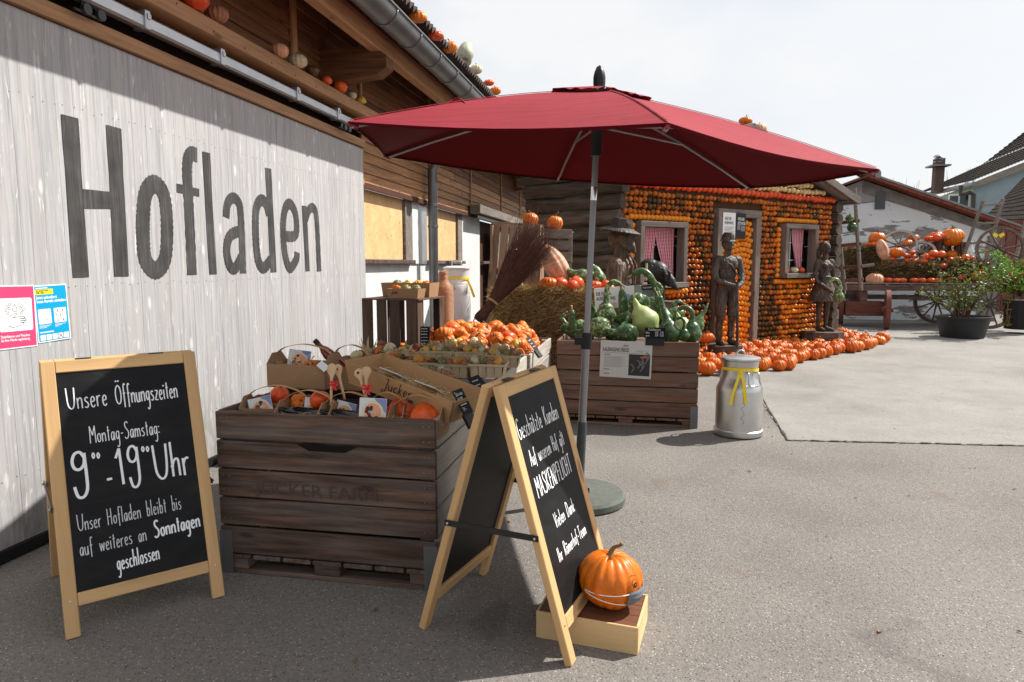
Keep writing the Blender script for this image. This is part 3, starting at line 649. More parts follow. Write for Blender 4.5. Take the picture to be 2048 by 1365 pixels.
# ================================================================== GROUND
mb = MB(); n = 60
mb.add([(-150, -20, 0), (150, -20, 0), (150, 260, 0), (-150, 260, 0)], [(0, 1, 2, 3)])
tag(mb.build('ground', M_['asphalt']), kind='structure')
# concrete apron, 5 mm proud of the asphalt, with its own slab joints
apr = [G(1575, 882), G(2048, 893), V((9, 6.6, 0)), V((16, 7.6, 0)), V((16, 19.5, 0)), V((4.4, 19.5, 0)), V((1.9, 13.4, 0)), V((-.6, 10.6, 0)), G(1395, 742), G(1500, 770)]
rj = random.Random(12); ap2 = []
for i, p in enumerate(apr):
    q_ = apr[(i + 1) % len(apr)]; m_ = 90 if i == 0 else 60 if i in (9, 8) else 30 if i == 1 else 1
    if m_ == 1 and i == len(apr) - 1: m_ = 60
    for k in range(m_): t_ = k / m_; ap2.append(V((p.x + (q_.x - p.x) * t_ + (rj.gauss(0, .006) if m_ > 1 else 0), p.y + (q_.y - p.y) * t_ + (rj.gauss(0, .008) if m_ > 1 else 0), 0)))
mb = MB(); mb.poly([V((p.x, p.y, .006)) for p in ap2]); tag(mb.build('concrete_apron', M_['concrete']), kind='structure')
mb = MB(); jl = [G(1488, 740), G(1575, 882), G(1800, 887), G(2048, 893), V((9, 6.6, 0))]
J = []
for p, q_ in zip(jl, jl[1:]):
    for k in range(24): J.append((p.x + (q_.x - p.x) * k / 24 + rj.gauss(0, .003), p.y + (q_.y - p.y) * k / 24 + rj.gauss(0, .003)))
for i in range(0, len(J) - 1):
    if rj.random() < .86: mb.ribbon(J[i:i + 2], rj.uniform(.006, .022), .0105 + i * 1e-5)
tag(mb.build('slab_joint', flat('joint_tar', (.05, .047, .043), .9)), kind='structure')
# loose grit on the asphalt near the viewer
rr = random.Random(3); mb = MB()
for _ in range(2600):
    y = 1.6 + 5.5 * rr.random() ** 1.5; x = rr.uniform(-3.0, 3.6) * (.5 + y * .14); s = rr.uniform(.0012, .0038)
    mb.ell((x, y, s * .5), (s, s * rr.uniform(.7, 1.3), s * .7), 5, 3)
tag(mb.build('loose_grit', plain('grit_stone', (.34, .32, .29), .9, .3, 60, bs=0)), kind='stuff')
rr = random.Random(5); mb = MB()
for _ in range(70):
    y = 1.7 + 5 * rr.random(); x = rr.uniform(-1.2, 3.0); l = rr.uniform(.01, .035); a = rr.uniform(0, 3.1)
    mb.bar((x, y, .002), (x + l * math.cos(a), y + l * math.sin(a), .003), .0025, .001)
tag(mb.build('straw_scraps', M_['straw']), kind='stuff')
rr = random.Random(15); mb = MB()
for _ in range(90):
    y = 1.6 + 8 * rr.random(); x = rr.uniform(-1.6, 4.0) * (.4 + y * .12); a = rr.uniform(0, 6.28); l = rr.uniform(.008, .022); u_ = V((math.cos(a), math.sin(a), rr.uniform(0, .3))) * l; w_ = V((-math.sin(a), math.cos(a), rr.uniform(-.3, .3))) * l * .45; c = V((x, y, .004))
    mb.add([c - u_, c + w_ + V((0, 0, .004)), c + u_, c - w_ + V((0, 0, .003))], [(0, 1, 2, 3)])
tag(mb.build('fallen_leaves', plain('dry_leaf', (.22, .11, .04), .8, .4, 30, bs=0)), kind='stuff')

# ================================================================== BARN with farm shop door
DX = -3.13          # face of the sliding door
WX = -3.20          # face of the upper siding
barn = thing('barn', 'long wooden barn with whitewashed sliding door and overhanging tiled roof', 'barn', (-3.4, 8, 0))
# --- sliding door : upright whitewashed boards, frame rail on top, painted letters
door = MB().box((0, 0, 0), (.03, 9.22, 2.72)).build('sliding_door', M_['oldwood'], barn, Matrix.Translation((DX - .036, 7.37 - 4.61, 1.43)))
y = 7.37; k = 0; rr = random.Random(11)
while y > -1.8:
    w = rr.choice((.118, .122, .145, .15)); top = 2.78
    plank('door_board', (DX - .011 + rr.uniform(-.0015, .0015), y - w / 2, .075), (DX - .011, y - w / 2, top), w + .0, .022, M_['whitewash'], door, (1, 0, 0), .0012)
    y -= w
q = MB(); yy = 7.30; rn = random.Random(2)
while yy > -1.0:
    for z in (.42, 1.38, 2.36):
        for dy in (0, .055): q.ell((DX + .001, yy + dy + rn.uniform(-.006, .006), z + rn.uniform(-.01, .01)), (.0015, .0042, .0042), 6, 4)
    yy -= .135
tag(q.build('nail_heads', flat('dull_nail', (.30, .295, .29), .5, .4, .5), door), kind='stuff')
plank('top_rail', (DX + .006, -1.85, 2.83), (DX + .006, 7.385, 2.83), .085, .05, M_['beam'], door, (1, 0, 0), .004)
plank('rubber_seal', (DX - .01, -1.85, .04), (DX - .01, 7.37, .04), .06, .03, M_['black'], door, (1, 0, 0), .002)
DM = axes(V((DX + .003, 0, 0)), V((0, 1, 0)), V((0, 0, 1)), V((1, 0, 0)))       # local x = along the wall, y = up
def onwall(px, py): p = PX(px, py, DX); return (p.y, p.z)
def letter(strokes, name='letter'):
    mb = MB(); z = 0
    for wpx, pts, sm in strokes:
        P = [onwall(*q) for q in pts]; w0 = abs(onwall(pts[0][0] + wpx / 2, pts[0][1])[0] - onwall(pts[0][0] - wpx / 2, pts[0][1])[0])
        if sm: P = [tuple(q) for q in smooth([V(p) for p in P], 6)]
        # ragged brush edges
        Q = []; 
        for i in range(len(P) - 1):
            for j in range(3): Q.append(tuple(V(P[i]) * (1 - j / 3) + V(P[i + 1]) * (j / 3)))
        Q.append(P[-1])
        m = len(Q); W = [w0 * (1 + .05 * math.sin(i * 1.7) + .035 * math.sin(i * 4.1 + 2)) for i in range(m)]
        L_, R_ = [], []
        for i in range(m):
            d = (V(Q[min(i + 1, m - 1)]) - V(Q[max(i - 1, 0)])).normalized(); nn = V((-d.y, d.x)); L_.append(V(Q[i]) + nn * W[i] / 2); R_.append(V(Q[i]) - nn * W[i] / 2)
        mb.add([(q.x, q.y, z + j * 3e-6) for j, q in enumerate(R_)] + [(q.x, q.y, z + j * 3e-6) for j, q in enumerate(L_)], [(i, i + 1, m + i + 1, m + i) for i in range(m - 1)]); z += .0003
    mb.build(name, M_['brush'], door, DM)
letter([(33, [(139, 233), (150, 395), (162, 555)], 0), (29, [(227, 254), (235, 400), (243, 553)], 0), (30, [(148, 397), (240, 402)], 0)])
letter([(26, [(286, 470), (286, 440), (291, 388), (309, 368), (328, 392), (334, 455), (330, 518), (311, 541), (291, 520), (286, 470), (286, 430)], 1)])
letter([(18, [(394, 311), (381, 309), (374, 335), (378, 420), (384, 550)], 1), (11, [(353, 376), (398, 386)], 0)])
letter([(15, [(412, 305), (418, 420), (426, 549)], 0)])
letter([(13, [(452, 435), (455, 408), (465, 396), (476, 404), (481, 430), (486, 547)], 1), (13, [(480, 462), (460, 472), (453, 500), (459, 530), (470, 537), (482, 515)], 1)])
letter([(12, [(536, 337), (541, 430), (547, 545)], 0), (12, [(538, 430), (532, 408), (521, 401), (512, 420), (511, 470), (516, 520), (527, 536), (541, 520)], 1)])
letter([(11, [(566, 472), (591, 470), (591, 430), (581, 409), (571, 416), (566, 450), (569, 505), (579, 536), (592, 520), (594, 505)], 1)])
letter([(9, [(608, 412), (615, 543)], 0), (9, [(611, 440), (618, 420), (627, 417), (633, 440), (638, 543)], 1)])
# --- track, brackets
tr = MB(); tr.lathe([(.001, -4.4), (.052, -4.4), (.052, 4.4), (.001, 4.4)], 10)
trM = axes(V((-3.09, 3.05, 2.985)), V((1, 0, 0)), V((0, 0, 1)), V((0, 1, 0)))
track = MB().box((0, 0, 0), (.075, 8.9, .085), b=.014).build('door_track', M_['galv'], barn, Matrix.Translation((-3.09, 3.0, 2.985)))
for yy in (2.0, 3.9, 4.67, 5.78, 6.6, 7.25):
    MB().box((0, 0, 0), (.10, .045, .12), b=.006).box((.052, 0, .02), (.012, .03, .03)).build('track_bracket', M_['galv'], track, Matrix.Translation((-3.088, yy, 2.995)))
for yy in (3.45, 6.75):
    hg = MB().box((0, 0, 0), (.02, .16, .012)).box((0, 0, .045), (.012, .04, .09)); hg.lathe([(.03, -.012), (.03, .012)], 12, (0, -.05, .06), Matrix.Rotation(R(90), 4, 'Y')); hg.lathe([(.03, -.012), (.03, .012)], 12, (0, .05, .06), Matrix.Rotation(R(90), 4, 'Y'))
    hg.build('roller_hanger', M_['blackmetal'], track, Matrix.Translation((-3.09, yy, 2.885)))
# --- ledge beam the little pumpkins stand on
plank('ledge_beam', (-3.08, -1.5, 3.135), (-3.08, 7.6, 3.135), .19, .11, M_['beam'], barn, (0, 0, 1), .006)
plank('ledge_beam', (-3.165, -1.5, 3.02), (-3.165, 7.6, 3.02), .10, .045, M_['siding_dark'], barn, (1, 0, 0), .004)
for yy in [x * .38 + 2.2 for x in range(14)]:
    MB().lathe([(.0065, 0), (.0065, .003)], 8, (0, 0, 0), Matrix.Rotation(R(90), 4, 'Y')).build('screw_head', M_['black'], barn, Matrix.Translation((-2.985, yy, 3.11 + .05 * (int(yy * 10) % 2))))
# --- siding: overlapping horizontal boards between upright battens
SY = [-2.0, 3.2, 6.0, 7.46, 9.98, 12.42, 15.15, 19.9]
rr = random.Random(4)
zb = 2.43; pitch = .118; top = 4.02
for a, b_ in zip(SY[:-1], SY[1:]):
    z = zb if a > 7.3 else 3.12
    if a < 7.3: z = zb + pitch * math.ceil((3.1 - zb) / pitch)
    while z < top:
        cut = rr.uniform(.25, .75) if rr.random() < .35 else None
        segs = [(a, a + (b_ - a) * cut - .002), (a + (b_ - a) * cut + .002, b_)] if cut else [(a, b_)]
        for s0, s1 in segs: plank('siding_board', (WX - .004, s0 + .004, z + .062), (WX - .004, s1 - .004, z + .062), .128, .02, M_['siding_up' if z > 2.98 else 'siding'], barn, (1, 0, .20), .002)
        z += pitch
MB().box((0, 0, 0), (.05, 22, 1.7)).build('wall_backing', flat('dark_void', (.02, .012, .008), .9), barn, Matrix.Translation((WX - .06, 9, 3.25)))
for yy, w in ((7.46, .05), (9.97, .07), (12.42, .06), (15.15, .06), (5.98, .09), (17.5, .06)):
    plank('batten', (WX + .022, yy, 2.40 if yy > 7 else 3.2), (WX + .022, yy, 4.0), w, .028, M_['siding'], barn, (1, 0, 0), .003)
plank('drip_board', (WX + .02, 7.40, 2.395), (WX + .02, 19.8, 2.395), .03, .07, M_['siding_dark'], barn, (0, 0, 1), .003)
# --- wall below: white masonry, spruce panels in the openings, grey posts, sill
lx = -3.30
def wallbox(name, y0, y1, z0, z1, x=lx, th=.12, mat='plaster', b=.0): return MB().box((0, 0, 0), (th, y1 - y0, z1 - z0), b=b).build(name, M_[mat], barn, Matrix.Translation((x - th / 2, (y0 + y1) / 2, (z0 + z1) / 2)))
wallbox('masonry_wall', -2, 7.3, 0, 2.38, -3.34); wallbox('masonry_wall', 7.3, 12.0, 0, 1.50, -3.26)
wallbox('masonry_pillar', 12.02, 13.35, 0, 2.38, -3.24); wallbox('masonry_wall', 16.8, 20.3, 0, 2.38, -3.3); wallbox('doorway_panel', 13.36, 16.8, 0, 2.38, -3.36, .05, 'siding_dark')
wallbox('white_post', 7.40, 7.50, 1.5, 2.38, -3.22, .08, 'plaster', .004)
for y0, y1 in ((7.51, 9.02), (9.98, 11.72)): wallbox('window_panel', y0, y1, 1.56, 2.38, -3.275, .03, 'ply', .002)
for y0, y1, mt in ((9.03, 9.30, 'oldwood'), (9.31, 9.62, 'plaster'), (9.63, 9.97, 'galv'), (11.73, 12.0, 'oldwood')): wallbox('window_post', y0, y1, 1.5, 2.38, -3.235, .07, mt, .004)
for y0, y1 in ((7.4, 9.25), (9.99, 12.0), (13.4, 14.3)): wallbox('window_sill', y0, y1, 1.50, 1.555, -3.17, .14, 'crate', .006)
sd = thing('plank_door', 'weathered grey plank door hanging on a covered track at the barn', 'door', (-3.16, 15.2, 0))
for i in range(9): plank('door_plank', (-3.16, 14.32 + i * .2, .05), (-3.16, 14.32 + i * .2, 2.22), .19, .03, M_['oldwood'], sd, (1, 0, 0), .003)
plank('track_cover', (-3.06, 12.25, 2.50), (-3.06, 17.0, 2.50), .20, .16, M_['oldwood'], sd, (0, 0, 1), .006); plank('track', (-3.08, 12.4, 2.37), (-3.08, 16.8, 2.37), .07, .06, M_['blackmetal'], sd)
# --- eave: soffit boards, corbels, purlin, gutter, tiles
EX = -2.47
EZ = 3.64
def slope_z(x): return EZ + .10 + (EX - x) * .42
for i in range(8):
    xa = WX + .0 + i * .094
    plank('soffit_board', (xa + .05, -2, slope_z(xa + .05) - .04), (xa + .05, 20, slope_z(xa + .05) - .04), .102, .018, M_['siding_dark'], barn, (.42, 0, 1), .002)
plank('eave_purlin', (-2.61, -2, slope_z(-2.61) - .155), (-2.61, 20, slope_z(-2.61) - .155), .12, .19, M_['beam'], barn, (0, 0, 1), .008)
plank('eave_board', (EX - .02, -2, EZ + .155), (EX - .02, 20, EZ + .155), .02, .26, M_['siding_dark'], barn, (0, 0, 1), .003)
for yy in (1.3, 6.6, 11.6, 16.8):
    c = MB(); pr = [(-3.6, 3.60), (-2.62, 3.60), (-2.50, 3.51), (-2.50, 3.40), (-2.60, 3.33), (-2.74, 3.32), (-2.88, 3.30), (-3.6, 3.22)]
    pts = [V((x, yy - .09, z)) for x, z in pr]; c.poly(pts, .18, (0, -1, 0))
    o = V((-3.0, yy, 3.4)); cc = MB(); cc.v = [tuple(V(q) - o) for q in c.v]; cc.f = c.f; cc.m = c.m
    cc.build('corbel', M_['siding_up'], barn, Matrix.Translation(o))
GX, GZ, GR = -2.32, 3.735, .128
g = MB(); prof = [(GR * math.cos(t), GR * math.sin(t)) for t in [math.pi + math.pi * k / 10 for k in range(11)]]; ys = [-2 + i * .5 for i in range(45)]
vsx = []
for yy in ys:
    for x, z in prof: vsx.append((x, yy - 9, z))
g.add(vsx, [(i * 11 + k, i * 11 + k + 1, (i + 1) * 11 + k + 1, (i + 1) * 11 + k) for i in range(44) for k in range(10)])
g.tube([(GR + .008, -11, .004), (GR + .008, 11, .004)], .011, 8)
gut = g.build('gutter', M_['zinc'], barn, Matrix.Translation((GX, 9, GZ)), 40)
for i in range(31):
    yy = -.6 + i * .66; q = MB(); q.tube([(1.04 * GR * math.cos(t), 0, 1.04 * GR * math.sin(t)) for t in [math.pi + math.pi * k / 10 for k in range(11)]], .0075, 6)
    q.build('gutter_bracket', M_['zinc'], gut, Matrix.Translation((GX, yy, GZ)), True)
# folded roof tiles
tm = plain('roof_tile', (.115, .088, .078), .8, .3, 9, bs=.3, obvar=.25)
def tile_mesh():
    q = MB(); P = []; w = .30; n = 12
    for i in range(n + 1):
        y = -w / 2 + w * i / n; z = .055 * abs(((i / 2) % 2) - 1) ; P.append((y, z))
    vs = []
    for x in (0.0, -.38):
        for y, z in P: vs.append((x, y, z + (.03 if x == 0 else 0)))
    for y, z in P: vs.append((0, y, z + .03 - .022))
    m = n + 1
    q.add(vs, [(i, i + 1, m + i + 1, m + i) for i in range(n)] + [(2 * m + i, 2 * m + i + 1, i + 1, i) for i in range(n)]); return q.mesh('tile', tm)
TM = tile_mesh(); sl = math.atan(.42)
for r_ in range(3):
    for i in range(66):
        x = EX + .20 - r_ * .33 * math.cos(sl); inst('roof_tile', TM, barn, Matrix.Translation((x, -.2 + i * .302, EZ + .31 + (EX + .03 - x + .1) * .42)) @ Matrix.Rotation(sl, 4, 'Y') @ Matrix.Rotation(random.uniform(-.02, .02), 4, 'X'))
MB().box((0, 0, 0), (6, 22.5, .05)).build('roof_slope', tm, barn, Matrix.Translation((EX - .35 - 3 * math.cos(sl), 9.2, EZ + .40 + 3 * math.sin(sl))) @ Matrix.Rotation(sl, 4, 'Y'))
# --- downpipe
dp = MB(); dp.tube([(GX, 9.75, 3.6), (GX, 9.75, 3.42), (-2.42, 9.75, 3.28), (-2.95, 9.75, 3.06), (-3.07, 9.75, 2.85), (-3.07, 9.75, 0.0)], .070, 16)
o = V((-3.07, 9.75, 1.5)); d2 = MB(); d2.v = [tuple(V(q) - o) for q in dp.v]; d2.f = dp.f; d2.m = dp.m
dpo = d2.build('downpipe', M_['zinc'], barn, Matrix.Translation(o), 40)
for zz in (2.36, 2.05, 1.0): MB().lathe([(.073, -.02), (.078, -.018), (.078, .018), (.073, .02)], 16).build('pipe_collar', M_['zinc'], dpo, Matrix.Translation((-3.07, 9.75, zz)), 40)
# --- posters on the door
def poster_pink():
    p0 = onwall(0, 575)[0] - .14; w = .295; h = .42; PS = .76; M0 = axes(V((DX + .004, onwall(65, 570)[0] - w * PS, onwall(65, 569)[1] - h * PS)), V((0, 1, 0)), V((0, 0, 1)), V((1, 0, 0))) @ Matrix.Rotation(R(-1.0), 4, 'Z') @ Matrix.Scale(.76, 4)
    t = thing('poster', 'pink hygiene poster with a hand under falling drops, on the whitewashed door', 'poster', M0.translation)
    q = MB(); q.box((w / 2, h / 2, -.0005), (w, h, .001)); q.build('paper', M_['white'], t, M0)
    q = MB(); rect(q, .008, .008, w - .008, h - .008, .0008); q.build('printed_ground', flat('poster_pink', (.76, .055, .16), .5), t, M0)
    q = MB(); rrect(q, .02, .115, w - .028, .335, .012, .0015); q.build('white_field', M_['white'], t, M0)
    q = MB()
    cx, cy = .135, .245
    for dx, dy in ((-.055, .035), (-.035, .05), (-.065, .012), (-.04, .022), (-.052, -.008), (.035, .05), (.055, .035), (.04, .022), (.065, .012), (.05, -.008)): ring(q, cx + dx, cy + dy, .0085, .003, .0022)
    q.ribbon([tuple(a) for a in smooth([V((cx, cy + .05)), V((cx - .016, cy + .018)), V((cx - .008, cy + .002)), V((cx + .008, cy + .002)), V((cx + .016, cy + .018)), V((cx, cy + .05))])], .0032, .0022)
    for st in ([(-.055, -.035), (-.03, -.025), (.0, -.012), (.012, -.016), (-.002, -.032), (-.018, -.042), (.02, -.036), (.065, -.036), (.068, -.045), (.03, -.048)], [(.03, -.048), (.074, -.05), (.076, -.060), (.03, -.062)], [(.03, -.062), (.072, -.064), (.073, -.074), (.03, -.075)], [(.03, -.075), (.06, -.078), (.058, -.088), (.02, -.098), (-.02, -.104), (-.04, -.096), (-.055, -.094)]):
        q.ribbon([tuple(a) for a in smooth([V((cx + a, cy + b_)) for a, b_ in st], 4)], .0034, .0022)
    q.build('hand_drawing', M_['ink'], t, M0)
    print_text('lettering', 'Desinfizieren und Waschen\nSie Ihre Hände regelmässig.', .024, M_['white'], t, M0 @ Matrix.Translation((.022, .075, .0018)), width=.215, bold=.02)
poster_pink()
def poster_blue():
    w = .29; h = .42; a = onwall(67, 572); b_ = onwall(140, 690); PS = .72; M0 = axes(V((DX + .0045, a[0], a[1] - h * PS)), V((0, 1, 0)), V((0, 0, 1)), V((1, 0, 0))) @ Matrix.Rotation(R(1.4), 4, 'Z') @ Matrix.Scale(.72, 4)
    t = thing('poster', 'blue rules poster with small pictograms, beside the pink one on the door', 'poster', M0.translation)
    MB().box((w / 2, h / 2, -.0005), (w, h, .001)).build('paper', M_['white'], t, M0)
    q = MB(); rect(q, .008, .008, w - .008, h - .008, .0008); q.build('printed_ground', flat('poster_blue', (.0, .32, .60), .5), t, M0)
    q = MB(); rect(q, .01, h - .068, .165, h - .03, .0014); q.build('yellow_band', flat('poster_yellow', (.88, .74, .02), .5), t, M0)
    print_text('lettering', 'SO SCHÜTZEN\nWIR UNS.', .018, M_['ink'], t, M0 @ Matrix.Translation((.018, h - .046, .002)), width=.105, bold=.03, sp=.85)
    print_text('lettering', 'Jetzt unbedingt\nneue Regeln einhalten', .030, M_['white'], t, M0 @ Matrix.Translation((.016, h - .10, .0015)), width=.262, bold=.03, sp=.95)
    for x in (.02, .155): q = MB(); rrect(q, x, .135, x + .11, .245, .008, .0016); q.build('picture_panel', M_['white'], t, M0)
    for k in range(5): q = MB(); rect(q, .02 + k * .052, .015, .064 + k * .052, .055, .0016); q.build('small_panel', M_['white'], t, M0)
    q = MB()
    for k in range(3): rect(q, .02, .122 - k * .008, .12 - k * .02, .125 - k * .008, .0016); rect(q, .155, .122 - k * .008, .25 - k * .03, .125 - k * .008, .0016)
    rect(q, .02, .07, .14, .078, .0016); rect(q, .016, h - .024, .12, h - .018, .0016)
    q.build('white_small_print', M_['white'], t, M0)
    q = MB(); ring(q, .075, .215, .012, .0018, .0024); q.ribbon([(.052, .14), (.052, .175), (.064, .19), (.086, .19), (.098, .175), (.098, .14)], .0018, .0024); ring(q, .066, .165, .006, .0015, .0024); ring(q, .088, .165, .006, .0015, .0024)
    for x, y in ((.19, .225), (.172, .20), (.235, .225), (.185, .155), (.235, .155)): disc(q, x, y + .008, .003, .0024, 8); rect(q, x - .0035, y - .012, x + .0035, y + .004, .0024)
    for k in range(5): q.ribbon([(.03 + k * .052, .025), (.04 + k * .052, .045), (.054 + k * .052, .028)], .0018, .0024)
    q.build('pictograms', M_['ink'], t, M0)
    q = MB(); q.ribbon([(.18, .018), (.218, .052)], .003, .003); q.ribbon([(.18, .052), (.218, .018)], .003, .0032); disc(q, .212, .198, .003, .0024, 8); rect(q, .209, .178, .215, .194, .0024); q.build('red_cross', flat('cross_red', (.6, .02, .03)), t, M0)
poster_blue()
# ================================================================== LOG HOUSE with the squash covered front
TH = R(46); W0 = G(1511, 697); W0 = V((W0.x, W0.y, 0)); FD = V((math.sin(TH), math.cos(TH), 0)); FN = V((math.cos(TH), -math.sin(TH), 0))
def F(s, n=0, z=0): return W0 + FD * s + FN * n + V((0, 0, z))
FM = axes(W0, FD, V((0, 0, 1)), FN)       # local x along the front, y up, z outwards
def onfront(px, py, off=0):
    d = ray(px, py); P = W0 + FN * off; t = (P - _C).dot(FN) / d.dot(FN); q = _C + d * t
    return (q - W0).dot(FD), q.z
S0, S1 = -3.32, 2.09
house = thing('log_house', 'log house whose front is covered all over with rows of small squashes', 'house', F(-.6, -1.5, 0))
# front panel (dark boards behind the squashes), gable following the roof
APX, APZ = -.75, 3.72
def roofz(s): return 3.72 - (abs(s - APX) * (.325 if s > APX else .285))
WIN = [(-2.99, -1.97, 1.13, 2.15), (.53, 1.50, 1.25, 2.22)]; DOOR = (-1.22, -.11, 0, 2.41)
back = MB(); dkm = flat('squash_rack_board', (.075, .032, .014), .9)
for a, b_, z0, z1 in ((S0, -2.99, 0, 2.7), (-2.99, -1.97, 0, 1.13), (-2.99, -1.97, 2.15, 2.7), (-1.97, .53, 0, 2.7), (.53, 1.5, 0, 1.25), (.53, 1.5, 2.22, 2.7), (1.5, S1, 0, 2.7)):
    back.box(((a + b_) / 2, (z0 + z1) / 2, -.03), (b_ - a, z1 - z0, .05))
back.poly([(S0, 2.70, -.006), (S1, 2.70, -.006), (S1, roofz(S1), -.006), (APX, APZ, -.006), (S0, roofz(S0), -.006)], .045, (0, 0, 1))
back.build('front_wall', dkm, house, FM)
# rows of squashes
def sq_low(mat): 
    q = MB(); q.ell((0, 0, 0), (1, 1, .93), 12, 9); return q.mesh('wall_squash', mat, True)
WM = {k: sq_low(M_[k]) for k in ('w_brown', 'w_green', 'w_orange', 'w_red', 'w_cream')}
rr = random.Random(21); allsq = []
pz, ps = .0925, .098
z = .07; row = 0
while z < 2.60:
    s = S0 + .10 + (ps / 2 if row % 2 else 0) * .6 + rr.uniform(-.01, .01)
    while s < S1 - .05:
        kind = 'w_brown'; inwin = False
        for a, b_, z0, z1 in WIN:
            if a - .13 < s < b_ + .13 and z0 - .13 < z < z1 + .12: inwin = True
        if DOOR[0] - .06 < s < DOOR[1] + .05 and z < DOOR[3] + .07: inwin = True
        if not inwin:
            g = .16
            gg = 0
            if z < 1.35: g = .30 + .45 * max(0, math.sin((s + .2) * 2.1 + z * 1.2))
            if -2.2 < s < -1.3: g += .10
            if S0 + 3.3 < s < .6 and z < 1.3: g = .85 if s < .45 else g
            if s > .6 and z < 1.0: g = .10
            if rr.random() < g: kind = 'w_green'
            if s > .55 and z < 1.1 and rr.random() < .55: kind = 'w_orange'
            allsq.append((s, z + rr.uniform(-.011, .011), .0455 + rr.uniform(-.007, .006), kind, rr.uniform(.032, .04)))
        s += ps + rr.uniform(-.006, .006)
    z += pz; row += 1
for a, b_, z0, z1 in WIN:           # bright ring of orange round each window
    for k in range(int((b_ - a + .2) / .087) + 1):
        for zz in (z0 - .065, z1 + .062): allsq.append((a - .10 + k * .087, zz, .051, 'w_orange', .04))
    for k in range(int((z1 - z0) / .09)):
        for ss in (a - .065, b_ + .065): allsq.append((ss, z0 + .05 + k * .09, .051, 'w_orange', .04))
z = .07
while z < 2.25:                     # door filled with bright orange ones
    s = DOOR[0] + .18 + (.04 if row % 2 else 0); row += 1
    while s < DOOR[1] - .15: allsq.append((s, z + .025 * math.sin(s * 9), .052 + rr.uniform(-.004, .004), 'w_orange', .03)); s += .094
    z += .092
s = S0 + .02
while s < S1 + .02: allsq.append((s, 2.705 + rr.uniform(-.012, .012), rr.uniform(.055, .066), 'w_red', .05)); s += .119 + rr.uniform(-.004, .004)
z = 2.815
while z < 3.6:
    s = S0 + rr.uniform(0, .1)
    while s < S1:
        if z + .07 < roofz(s) - .02: allsq.append((s, z + rr.uniform(-.016, .016), rr.uniform(.048, .062), 'w_cream', .045))
        s += .116 + rr.uniform(-.006, .006)
    z += .104
def dcam(q): return (F(q[0], 0, q[1]) - _C).length / q[2]
vis = sorted([q for q in allsq], key=dcam)
shown = [q for q in vis if F(q[0], 0, q[1]).z < 3.0][:296]; rest = [q for q in vis if q not in set(shown)]
nmz = {'w_brown': 'mottled_squash', 'w_green': 'mottled_squash', 'w_orange': 'mottled_squash', 'w_red': 'mottled_squash', 'w_cream': 'mottled_squash'}
for s, z, r, k, n in shown: inst('wall_squash', WM[k], house, FM @ TRS((s, z, n - .01), rr.uniform(-.5, .5), rr.uniform(-.5, .5), rr.uniform(-.4, .4), (r, r * .98, r)))
keys = list(WM); q = MB()
for s, z, r, k, n in rest: q.mi = keys.index(k); q.ell((s, z, n - .01), (r, r * .96, r), 9, 6)
tag(q.build('remaining_wall_squashes', [M_[k] for k in keys], house, FM, True), kind='stuff')
# window boxes
for wi, (a, b_, z0, z1) in enumerate(WIN):
    fw = .085; dp = .17
    wf = MB().box(((a + b_) / 2, (z0 + z1) / 2, -.14), (b_ - a - .02, z1 - z0 - .02, .02)).build('window', M_['glassdark'], house, FM)
    def fb(p0, p1, w=fw, t=dp, up=V((0, 0, 1)), nm='window_frame', mt='oldwood', n=.07):
        P0 = FM @ V((*p0, n)); P1 = FM @ V((*p1, n)); plank(nm, P0, P1, w, t, M_[mt], wf, FN, .006)
    fb((a, z1 - fw / 2), (b_, z1 - fw / 2)); fb((a, z0 + fw / 2), (b_, z0 + fw / 2), fw, dp + .05, n=.095)
    fb((a + fw / 2, z0 + fw), (a + fw / 2, z1 - fw)); fb((b_ - fw / 2, z0 + fw), (b_ - fw / 2, z1 - fw))
    for f_ in (.33, .66): fb((a + fw, z0 + (z1 - z0) * f_), (b_ - fw, z0 + (z1 - z0) * f_), .022, .02, n=-.115, nm='glazing_bar', mt='plaster')
    fb(((a + b_) / 2, z0 + fw), ((a + b_) / 2, z1 - fw), .022, .02, n=-.11, nm='glazing_bar', mt='plaster')
    # gathered gingham curtains
    def curtain(xt0, xt1, xb0, xb1, zt, zb_):
        mb = MB(); nu, nv = 26, 14; uv = []
        for j in range(nv + 1):
            v = j / nv; e = v ** 1.6
            for i in range(nu + 1):
                u = i / nu; x = (xt0 * (1 - u) + xt1 * u) * (1 - e) + (xb0 * (1 - u) + xb1 * u) * e
                mb.v.append((x, zt + (zb_ - zt) * v, -.07 + .016 * math.sin(u * 28 + v * 2) * (.5 + v))); uv.append((u * 16, v * 38))
        mb.add([], []); w = nu + 1
        for j in range(nv):
            for i in range(nu): mb.f.append((j * w + i, j * w + i + 1, (j + 1) * w + i + 1, (j + 1) * w + i)); mb.m.append(0)
        me = mb.mesh('curtain', M_['gingham'], True); ul = me.uv_layers.new()
        for l_ in me.loops: ul.data[l_.index].uv = uv[l_.vertex_index]
        inst('curtain', me, wf, FM)
    ia, ib = a + fw, b_ - fw
    if wi == 0: curtain(ia, ia + .45, ia, ia + .30, z1 - fw, z0 + fw + .02); curtain(ib - .42, ib, ib - .16, ib + .0, z1 - fw, z0 + fw + .02)
    else: curtain(ia - .02, ia + .12, ia - .01, ia + .10, z1 - fw, z0 + fw); curtain(ib - .42, ib - .06, ib - .24, ib - .10, z1 - fw, z0 + fw + .02)
